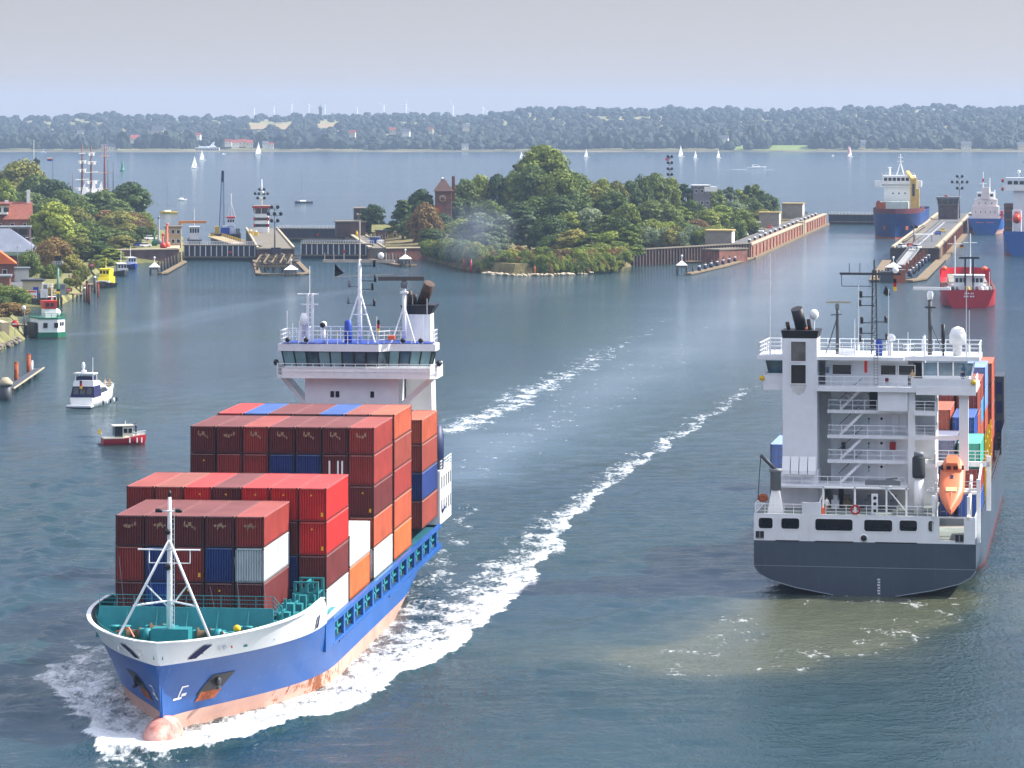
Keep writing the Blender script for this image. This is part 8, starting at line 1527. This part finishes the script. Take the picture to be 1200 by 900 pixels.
w_ = MB().b2(-2.4, .2, .8, 3.4, 4.5, 6.4).build('wheelhouse', WHITE, Fe); MB().box(-1.1, 2.1, 7.3, 2.7, 2.7, 1.8, taper=1.18).build('red_wheelhouse', mat('signal_red', (206, 54, 36), .5, .1), w_); [MB().box(-1.1+x, .62, 7.4, .75, .1, .9).build('window', BLACK, w_) for x in (-.7, .35)]; b = MB(); b.bar((-.4, 2.2, 8.2), (-.4, 2.2, 12), .12).bar((-1.3, 2.2, 9), (.6, 2.2, 9), .12).bar((-.8, 2.2, 11.2), (0, 2.2, 11.2), .08); b.build('mast', WHITE2, w_); flag(w_, .7, 2.2, 10.4, (BLACK, YELLOW), .8, .5); MB().ell((1.2, 4, 5.3), 1.0, 1.2, 1.0, 8, 6).build('liferaft_drum', WHITE, Fe); MB().rail([(-3.9, 7.4, 4.5), (-4, 0, 4.5), (0, -1, 4.5), (2.2, .5, 4.5), (2.4, 6, 4.5)], .9, .05, 1.2, 2).build('railing', FG, Fe); MB().b2(-4.9, -4.2, .5, 6, .4, 3.4).build('landing_fender', BLACK, Fe)
# yellow tug
tx, ty = G(125, 337.5); Tg = thing('tug', 'black hulled tug with bright yellow superstructure moored at the left jetty', 'tug', (tx-1.6, ty, 0), math.radians(172)); Tg.scale = (.85, .85, .85); YT = mat('tug_yellow', (240, 222, 40), .5, .1)
boat_hull(14, 5.6, 1.3, 2.4, BLACK, Tg, fine=.55).location = (0, -13, 0); MB().b2(-2.0, 2.0, -11, -3.2, 1.2, 3.4).build('deckhouse', YT, Tg); MB().b2(-1.7, 1.7, -8.4, -4.2, 3.4, 6.0).build('wheelhouse', YT, Tg); MB().b2(-2.0, 2.0, -8.8, -3.9, 6.0, 6.3).build('wheelhouse_roof', YT, Tg)
[MB().b2(x-.4, x+.4, -4.24, -4.12, 4.6, 5.6).build('window', BLACK, Tg) for x in (-1.1, 0, 1.1)]; [MB().lathe([(.62, 3.4), (.55, 6.2)], (x, -9.6, 0), 10).build('funnel', YT, Tg) for x in (-1.2, 1.2)]; MB().bar((0, -6.5, 6.3), (0, -6.5, 10), .12).build('mast', YT, Tg); MB().b2(-2.4, 2.4, -2.6, -.9, 1.8, 2.3).build('white_bow_fender', WHITE, Tg); [MB().lathe([(.35, -.12), (.35, .12)], (sd*2.75, y, 1.1), 10, 'x').build('tyre_fender', BLACK, Tg) for sd in (-1, 1) for y in (-9, -6, -3.5)]
def workboat(px, py, L_, B_, rz, hm, cm, label, name='workboat', cabin=.4, h=2.6, mast=4):
    x, y = G(px, py); t_ = thing(name, label, 'boat', (x, y, 0), rz); boat_hull(L_, B_, 1.0, 1.9, hm, t_); MB().b2(-B_*.32, B_*.32, L_*.22, L_*(.22+cabin), .9, .9+h).build('cabin', cm, t_); MB().b2(-B_*.36, B_*.36, L_*.2, L_*(.25+cabin), .9+h, 1.1+h).build('cabin_roof', cm, t_); k = max(2, int(B_*.64/.8))
    for i in range(k): MB().b2(-B_*.32+(i+.15)*B_*.64/k, -B_*.32+(i+.85)*B_*.64/k, L_*.22-.05, L_*.22+.02, .9+h*.55, .9+h*.9).build('window', GLASS, t_); MB().b2(-B_*.32+(i+.15)*B_*.64/k, -B_*.32+(i+.85)*B_*.64/k, L_*(.22+cabin)-.02, L_*(.22+cabin)+.05, .9+h*.55, .9+h*.9).build('window', GLASS, t_)
    MB().bar((0, L_*.4, 1+h), (0, L_*.4, 1+h+mast), .07).build('mast', WHITE2, t_); MB().rail([(-B_*.45, .3, 1.0), (-B_*.48, L_*.5, 1.25)], .8, .04, 1.4, 2).build('railing', WHITE2, t_); return t_
workboat(139, 321.5, 12, 4.2, math.radians(195), DGREY, WHITE, 'dark hulled pilot boat with white cabin behind the yellow tug'); workboat(149, 314, 11, 4.0, math.radians(200), BLUEP, WHITE, 'white and blue cabin cruiser behind the pilot boat')
wb = workboat(228, 284, 15, 6, .1, DGREY, WHITE, 'white workboat with an orange loading frame behind the left lock gate', h=5, mast=7); b = MB(); b.b2(-6.2, -5.2, 2, 4, .8, 7.6).b2(-6.2, 4.6, 2, 3.4, 7.4, 8.4); b.build('orange_frame', mat('crane_orange', (226, 140, 36), .5, .1), wb)
x, y = -112.5, 1378; Bg = thing('crane_barge', 'dark crane barge with tall blue lattice jib beyond the left lock gate', 'crane barge', (x, y, 0), .1); b = MB(); b.prism([(-5, -6), (5, -6), (6, 14), (-6, 14)], -.5, 3.2); b.build('hull', BLACK, Bg); MB().b2(-1.5, 3.4, -3, 3, 3.2, 6.4).build('deckhouse', WHITE, Bg); MB().b2(.2, 3.2, -3.4, 2, 6.4, 9.4).build('wheelhouse', WHITE, Bg); MB().b2(0, 3.4, -3.6, 2.2, 9.4, 10).build('red_roof', REDP, Bg); win_row(Bg, .3, 3.1, -3.4, 7.8, 1.1, 3); MB().b2(-2.4, 1.2, -5.6, -3.6, 3.2, 5.8).build('blue_winch', BLUEP, Bg); MB().b2(-4.6, -2.8, -5, -2, 3.2, 6.2).build('yellow_machine', mat('machine_yellow', (214, 170, 50), .6, .15), Bg); MB().b2(3.6, 5.2, -5, -2, 3.2, 5.5).build('grey_machine', GREY, Bg)
b = MB(); JB = mat('jib_blue', (50, 74, 128), .55, .15); dx = .95
for sx_ in (-1, 1):
    for sy_ in (-1, 1): b.bar((-1.8+sx_*dx, 2+sy_*dx, 5.5), (-1.4+sx_*.4, 2+sy_*.4, 27), .13, 5)
for k in range(14): z = 5.5+k*1.5; f_ = dx-(dx-.4)*k/14; b.bar((-1.8-f_+.03*k, 1.1, z), (-1.8+f_+.03*k, 1.1, z+1.5), .07, 4).bar((-1.8+f_+.03*k, 1.1, z), (-1.8-f_+.03*k, 1.1, z+1.5), .07, 4)
b.build('lattice_jib', JB, Bg); MB().b2(-1.9, -.9, 1.5, 2.5, 23.5, 28).build('jib_head', mat('jib_head_blue', (26, 34, 64), .6, .2), Bg); b = MB(); b.bar((2.2, 2, 9.5), (1.9, 2, 19), .14).bar((.6, 2, 9.5), (1.9, 2, 16), .07).bar((3.6, 2, 9.5), (1.9, 2, 16), .07); b.build('mast', WHITE2, Bg)
# tall ship masts over the trees
tx, ty = (110-600)*1980/F, 1980; Ts = thing('tall_ship', 'moored three-masted tall ship with white furled sails behind the left bank wood', 'tall ship', (tx, ty, 0), .35); boat_hull(48, 9, 3.5, 5, WHITE, Ts, n=16).location = (0, -20, 0); MST = mat('varnished_mast', (124, 70, 54), .6, .15); SC_ = mat('sail_cloth', (236, 232, 224), .8, .05, 1)
for mx, my_, h_, m_, nn in ((-6.8, 0, 34, MST, 5), (-1.6, 0, 33, MST, 5), (6.2, 0, 34, mat('red_mast', (134, 70, 62), .6, .15), 3)):
    ms = MB().lathe([(.75, 2), (.6, h_*.6), (.3, h_)], (mx, my_, 0), 8).build('mast', m_, Ts)
    for k in range(nn):
        z = 9+k*(h_-10)/max(1, nn-.4)*.98+rnd.uniform(-.9, .6); w_ = (5.2-.55*k)*rnd.uniform(.6, 1.0); MB().bar((mx-w_, my_-.4, z), (mx+w_, my_-.4, z+.3), .22, 6).build('yard', mat('yard_buff', (206, 160, 120), .6, .1) if mx > 0 else SC_, ms)
        if mx < 0 and (k + int(mx)) % 3 != 1: b = MB(); b.grid([[(mx-w_*.85+w_*1.7*i/8, my_-.6-.3*math.sin(i*1.3), z+.2-(0 if j == 0 else 1.1+.7*abs(math.sin(i*1.9+k)))) for i in range(9)] for j in range(2)], True); b.build('sail', SC_, ms)
for x, z in ((-8.5, 4), (-3, 6), (1.2, 5)): b = MB(); b.add([(x, -3, 2), (x+4.5, -3, 2), (x+2.6, -3.2, z+8.5), (x+1.4, -3.2, z+6)], [(0, 1, 2, 3)]); b.build('furled_sail', SC_, Ts)
for x, h_, lb in ((7.6, 25, 'dark slim yacht mast right of the tall ship'), (10.6, 24, 'second dark yacht mast right of the tall ship'), (-12.4, 18, 'single red brown mast left of the tall ship')): t_ = thing('yacht_mast', lb, 'mast', (tx+x, ty+3, 0)); MB().lathe([(.3, 0), (.16, h_)], n=6).build('spar', DGREY if x > 0 else MST, t_); MB().bar((-.8, 0, h_*.7), (.8, 0, h_*.7), .08, 4).build('spreader', DGREY, t_)
# lighthouse and flag behind the left wood
x = (43-600)*1750/F; t_ = thing('lighthouse', 'old brick lighthouse with dark lantern rising behind the hill trees', 'lighthouse', (x, 1750, 8)); MB().lathe([(2.6, 0), (2.3, 14.5)], n=12).build('shaft', mat('lighthouse_brick', (176, 98, 72), .85, .15), t_); MB().lathe([(2.7, 14.5), (2.7, 15.3), (1.7, 15.4), (1.7, 19.5), (1.9, 19.6), (.4, 21.5)], n=12).build('lantern', mat('lantern_green', (58, 78, 76), .6, .2), t_); MB().bar((-1.4, 0, 15), (-1.4, 0, 30), .15).build('flag_pole', WHITE2, t_)
x = (62-600)*1700/F; t_ = thing('flag_pole', 'flagpole with blue white and red flag above the hill trees', 'flagpole', (x, 1700, 10)); MB().lathe([(.18, 0), (.1, 21)], n=6).build('pole', DGREY, t_); flag(t_, -2.8, 0, 19.5, (WHITE, REDP, BLUEP), 2.6, .6)
# sailing boats and other craft on the fjord
def sailboat(px, py, ht, lean, label, sails=1, hull=WHITE, rz=.8, sm_=None, jib=True):
    x, y = G(px, py); t_ = thing('sailing_boat', label, 'sailing boat', (x, y, 0), rz); L_ = ht*.72; o = boat_hull(L_, L_*.28, .9, 1.2, hull, t_); o.location = (L_*.5, 0, 0); o.rotation_euler = (0, 0, math.pi/2)
    MB().b2(-L_*.25, L_*.12, -L_*.08, L_*.08, .9, 1.6).build('cabin', WHITE2, t_); MB().bar((-L_*.06, 0, .8), (-L_*.06+lean*ht, 0, ht), .09).bar((-L_*.06, 0, 2), (L_*.4, 0, 2), .07).build('mast', GREY, t_)
    if sails:
        b = MB(); f_ = lambda u, v: (-L_*.06+lean*ht*v+u*(L_*.42)*(1-v)**.8, -.5*math.sin(math.pi*u)*(1-v), 2.1+(ht-2.4)*v); b.grid([[f_(i/6, j/8) for i in range(7)] for j in range(9)], True); b.build('mainsail', sm_ or SC_, t_)
        if jib: b = MB(); f2 = lambda u, v: (-L_*.46+(L_*.42+lean*ht*.9)*v+u*(L_*.4)*(1-v), .5*math.sin(math.pi*u)*(1-v)-.3, 1.3+(ht*.9-1.5)*v); b.grid([[f2(i/5, j/8) for i in range(6)] for j in range(9)], True); b.build('jib', sm_ or SC_, t_)
    return t_
for a in [(228, 197.5, 13, 0, 'white sailing boat nearest the left bank on the fjord'), (237, 188, 13, -.05, 'sailing boat with grey white sails behind the nearest left one'), (687, 184.5, 12, 0, 'sailing boat just right of the tallest island tree'), (798, 184, 16, -.03, 'largest white sailing boat right of centre'), (815, 186, 11, 0, 'small sailing boat between two others right of centre'), (842, 185.5, 12, -.04, 'sailing boat at the right of the group of three'), (611, 186, 10, 0, 'sailing boat half hidden by the tallest island tree')]: sailboat(*a)
for a in [(355, 238, 18, 0, 'brown hulled yacht under bare mast beyond the locks', DGREY), (197, 250, 15, 0, 'yellow hulled yacht under bare mast by the left bank', YELLOW), (213, 235, 10, 0, 'white yacht under bare mast left of the crane barge', WHITE), (262, 181, 10, 0, 'white yacht under bare mast off the far village', WHITE)]: sailboat(*a[:5], sails=0, hull=a[5])
sailboat(303, 181, 18, 0, 'white schooner under sail off the red-roofed village'); t_ = sailboat(996, 184, 15, .02, 'sailing boat with white sail and red spinnaker', hull=WHITE); b = MB(); b.grid([[(-9+6.5*math.sin(math.pi*j/8)*(.3+.7*i/5)*.55+3.2*j/8+i*.6*(1-j/8), -1.5-2.2*math.sin(math.pi*i/5)*math.sin(math.pi*min(1, j/7)), 1.5+13*j/8) for i in range(6)] for j in range(9)], True); b.build('spinnaker', mat('spinnaker_red', (214, 70, 84), .7, .3, .3, rgb2=(240, 180, 186)), t_)
sailboat(976, 183, 7, 0, 'low white boat left of the spinnaker boat', sails=0)
x, y = G(886, 198.5); t_ = thing('speedboat', 'white speedboat with foaming wake on the fjord', 'speedboat', (x-9, y, 0), -math.pi/2+.1); boat_hull(19, 5, 2.2, 3.2, GEL, t_); MB().add([(-2, 5, 2.2), (2, 5, 2.2), (1.6, 14, 2.6), (-1.6, 14, 2.6), (-1.6, 6, 5), (1.6, 6, 5), (1.2, 10, 4.4), (-1.2, 10, 4.4)], [(0, 1, 5, 4), (1, 2, 6, 5), (2, 3, 7, 6), (3, 0, 4, 7), (4, 5, 6, 7)]).build('cabin', GEL, t_); [MB().b2(sd*1.98, sd*1.9, 6.5, 11, 3.2, 3.9).build('window', GLASS, t_) for sd in (-1, 1)]
x, y = G(143.5, 200.5); t_ = thing('channel_buoy', 'green channel buoy on the fjord right of the tall ship', 'buoy', (x, y, 0)); MB().lathe([(2.4, -.5), (2.6, 1), (1.6, 1.6), (1.2, 5), (.9, 8.5), (.1, 9)], n=10).build('body', mat('buoy_green', (32, 128, 96), .5, .1), t_); MB().bar((0, 0, 9), (0, 0, 11), .2).build('topmark', mat('buoy_green', (32, 128, 96)), t_)
x, y = G(541, 177.6); 
for px, py, lb in ((541, 177.4, 'tiny white motor boat off the far beach in the middle'), (54, 179.5, 'tiny white motor boat off the far beach at the left')): x, y = G(px, py); t_ = thing('motor_boat', lb, 'motor boat', (x, y, 0), 1.57); boat_hull(12, 3.6, 1.4, 2, GEL, t_); MB().b2(-1.3, 1.3, 3, 8, 1.4, 3.2).build('cabin', GEL, t_)
b = None
# ------------------------------------------------------------------ people
SKIN = mat('skin', (206, 152, 124), .6, .08)
def person(x, y, z, rz, top, legs, hair, label, arm=0.3, h=1.76, hat=None, raise_=0.0):
    """one continuous skinned body standing at (x, y, z)"""
    J = [(0, 0, .95), (0, 0, 1.18), (0, .01, 1.42), (0, .0, 1.52), (0, -.03, 1.62), (0, -.02, 1.74), (-.19, 0, 1.40), (-.26, -.03, 1.13), (-.24, -.16-arm*.4, .95+raise_), (.19, 0, 1.40), (.27, -.03, 1.13), (.25, -.14-arm*.4, .95+raise_), (-.1, 0, .88), (-.11, -.03, .5), (-.12, .02, .08), (-.13, -.15, .03), (.1, 0, .88), (.12, -.02, .5), (.13, .05, .08), (.14, -.12, .03)]
    R_ = [.15, .14, .16, .06, .085, .085, .07, .05, .042, .07, .05, .042, .1, .075, .05, .045, .1, .075, .05, .045]; E = [(0, 1), (1, 2), (2, 3), (3, 4), (4, 5), (2, 6), (6, 7), (7, 8), (2, 9), (9, 10), (10, 11), (0, 12), (12, 13), (13, 14), (14, 15), (0, 16), (16, 17), (17, 18), (18, 19)]
    k = h/1.82; me = bpy.data.meshes.new('figure'); me.from_pydata([(a*k, b_*k, c*k) for a, b_, c in J], E, []); o = bpy.data.objects.new('figure', me); COL.objects.link(o); sm_ = o.modifiers.new('skin', 'SKIN')
    for v, r_ in zip(me.skin_vertices[0].data, R_): v.radius = (r_*k, r_*k*.85)
    me.skin_vertices[0].data[0].use_root = True; ss = o.modifiers.new('sub', 'SUBSURF'); ss.levels = 1; ss.render_levels = 1
    bm_ = bpy.data.meshes.new_from_object(o.evaluated_get(bpy.context.evaluated_depsgraph_get())); bpy.data.objects.remove(o)
    for m_ in (SKIN, top, legs, BLACK): bm_.materials.append(m_)
    for p in bm_.polygons: c = p.center/k; p.material_index = 0 if c.z > 1.5 or (abs(c.x) > .2 and c.z < 1.05+raise_ and c.z > .8 and c.y < -.14) else (1 if c.z > .93 else (2 if c.z > .1 else 3)); p.use_smooth = True
    t_ = thing('person', label, 'person', (x, y, z), rz); npobj('body', bm_, t_); hd = MB().ell((0, .0, 1.71*k), .1*k, .11*k, .1*k, 10, 6, z0=-.2).build('helmet' if hat else 'hair', hat or hair, t_); return t_
HD = mat('dark_hair', (50, 40, 34), .8, .2, 3); HB_ = mat('fair_hair', (150, 118, 80), .8, .2, 3); SHW = mat('white_shirt', (232, 232, 230), .8, .05); TROU = mat('dark_trousers', (44, 46, 58), .85, .1); KHA = mat('khaki_clothes', (176, 150, 108), .85, .1); RJ = mat('red_jacket', (190, 50, 40), .8, .1); NVJ = mat('navy_jacket', (34, 40, 66), .85, .1); TSH = mat('pale_clothes', (214, 190, 170), .85, .1)
RM = Matrix.Translation(RS.location) @ Matrix.Rotation(RS.rotation_euler.z, 4, 'Z')
for (lx, ly, lz), rz, tp, lg, hr, lb, ht in (((-3.9, 1.2, 8.1), .6, SHW, KHA, HD, 'person in white shirt and light trousers standing at the stern railing of the grey ship', None), ((4.45, 7.2, 20.72), 0, KHA, KHA, HB_, 'person in khaki clothes on the bridge deck of the grey ship', None), ((9.6, 7.4, 20.72), .2, NVJ, TROU, HD, 'person in dark clothes at the starboard bridge wing rail', None), ((10.7, 96, 6.05), -.5, NVJ, TROU, HD, 'person in dark clothes at the forward starboard gunwale of the grey ship', None), ((10.6, 1.0, 6.4), .3, SHW, NVJ, HD, 'person with a yellow helmet at the starboard stern corner of the grey ship', YELLOW)):
    p = RM @ Vector((lx, ly, lz)); person(p.x, p.y, p.z, RS.rotation_euler.z+rz, tp, lg, hr, lb, hat=ht)
MB().b2(10.1, 11.0, .4, 1.6, 5.44, 6.4).build('step_box', GREY, RS)
YM = Matrix.Translation(Yt.location) @ Matrix.Rotation(Yt.rotation_euler.z, 4, 'Z')
for (lx, ly, lz), lb, m_ in (((-.2, 12.4, 2.3), 'left of the two people in pale clothes on the bow of the white motor yacht', TSH), ((.75, 12.0, 2.3), 'right of the two people in pale clothes on the bow of the white motor yacht', KHA)): p = YM @ Vector((lx, ly, lz)); person(p.x, p.y, p.z, 2.6, m_, m_, HB_, lb)
p = Rb.matrix_basis @ Vector((.3, 5.0, 1.35)); person(p.x, p.y, p.z, 1.0, NVJ, TROU, HD, 'person in a dark jacket standing on the foredeck of the red cabin boat')
for px, py, m_, lb in ((85, 328, RJ, 'person in a red jacket on the bank above the jetty'), (81, 327, GREY, 'person in grey clothes beside the red jacket on the bank')): x, y = G(px, py, 2.8); person(x, y, 2.72, .4, m_, TROU, HD, lb)
# ------------------------------------------------------------------ bluish exhaust smoke of the blue ship drifting over the island shore
sm = bpy.data.materials.new('exhaust_smoke'); sm.use_nodes = True; t = sm.node_tree; t.nodes.remove(t.nodes['Principled BSDF']); pv = t.nodes.new('ShaderNodeVolumePrincipled'); pv.inputs['Color'].default_value = (.62, .72, .9, 1)
tc = t.nodes.new('ShaderNodeTexCoord'); nz = t.nodes.new('ShaderNodeTexNoise'); nz.inputs['Scale'].default_value = .12; nz.inputs['Detail'].default_value = 3; t.links.new(tc.outputs['Object'], nz.inputs['Vector'])
mp = t.nodes.new('ShaderNodeMapping'); mp.inputs['Scale'].default_value = (1/15, 1/13, 1/12); t.links.new(tc.outputs['Object'], mp.inputs['Vector']); ln = t.nodes.new('ShaderNodeVectorMath'); ln.operation = 'LENGTH'; t.links.new(mp.outputs[0], ln.inputs[0])
r1 = t.nodes.new('ShaderNodeMapRange'); r1.inputs[1].default_value = 1.0; r1.inputs[2].default_value = .2; r1.inputs[3].default_value = 0; r1.inputs[4].default_value = 1; t.links.new(ln.outputs['Value'], r1.inputs[0])
r2 = t.nodes.new('ShaderNodeMapRange'); r2.inputs[1].default_value = .35; r2.inputs[2].default_value = .7; r2.inputs[3].default_value = 0; r2.inputs[4].default_value = .034; t.links.new(nz.outputs['Fac'], r2.inputs[0])
mu = t.nodes.new('ShaderNodeMath'); mu.operation = 'MULTIPLY'; t.links.new(r1.outputs[0], mu.inputs[0]); t.links.new(r2.outputs[0], mu.inputs[1]); t.links.new(mu.outputs[0], pv.inputs['Density']); t.links.new(pv.outputs[0], t.nodes['Material Output'].inputs['Volume'])
x, _, z = A(556, 272, 1095); so_ = MB().ell((0, 0, 0), 15, 13, 12, 16, 10).build('exhaust_smoke', sm); so_.location = (x, 1095, max(z, 12.3)); so_.rotation_euler = (0, -.25, 0); tag(so_, kind='stuff')
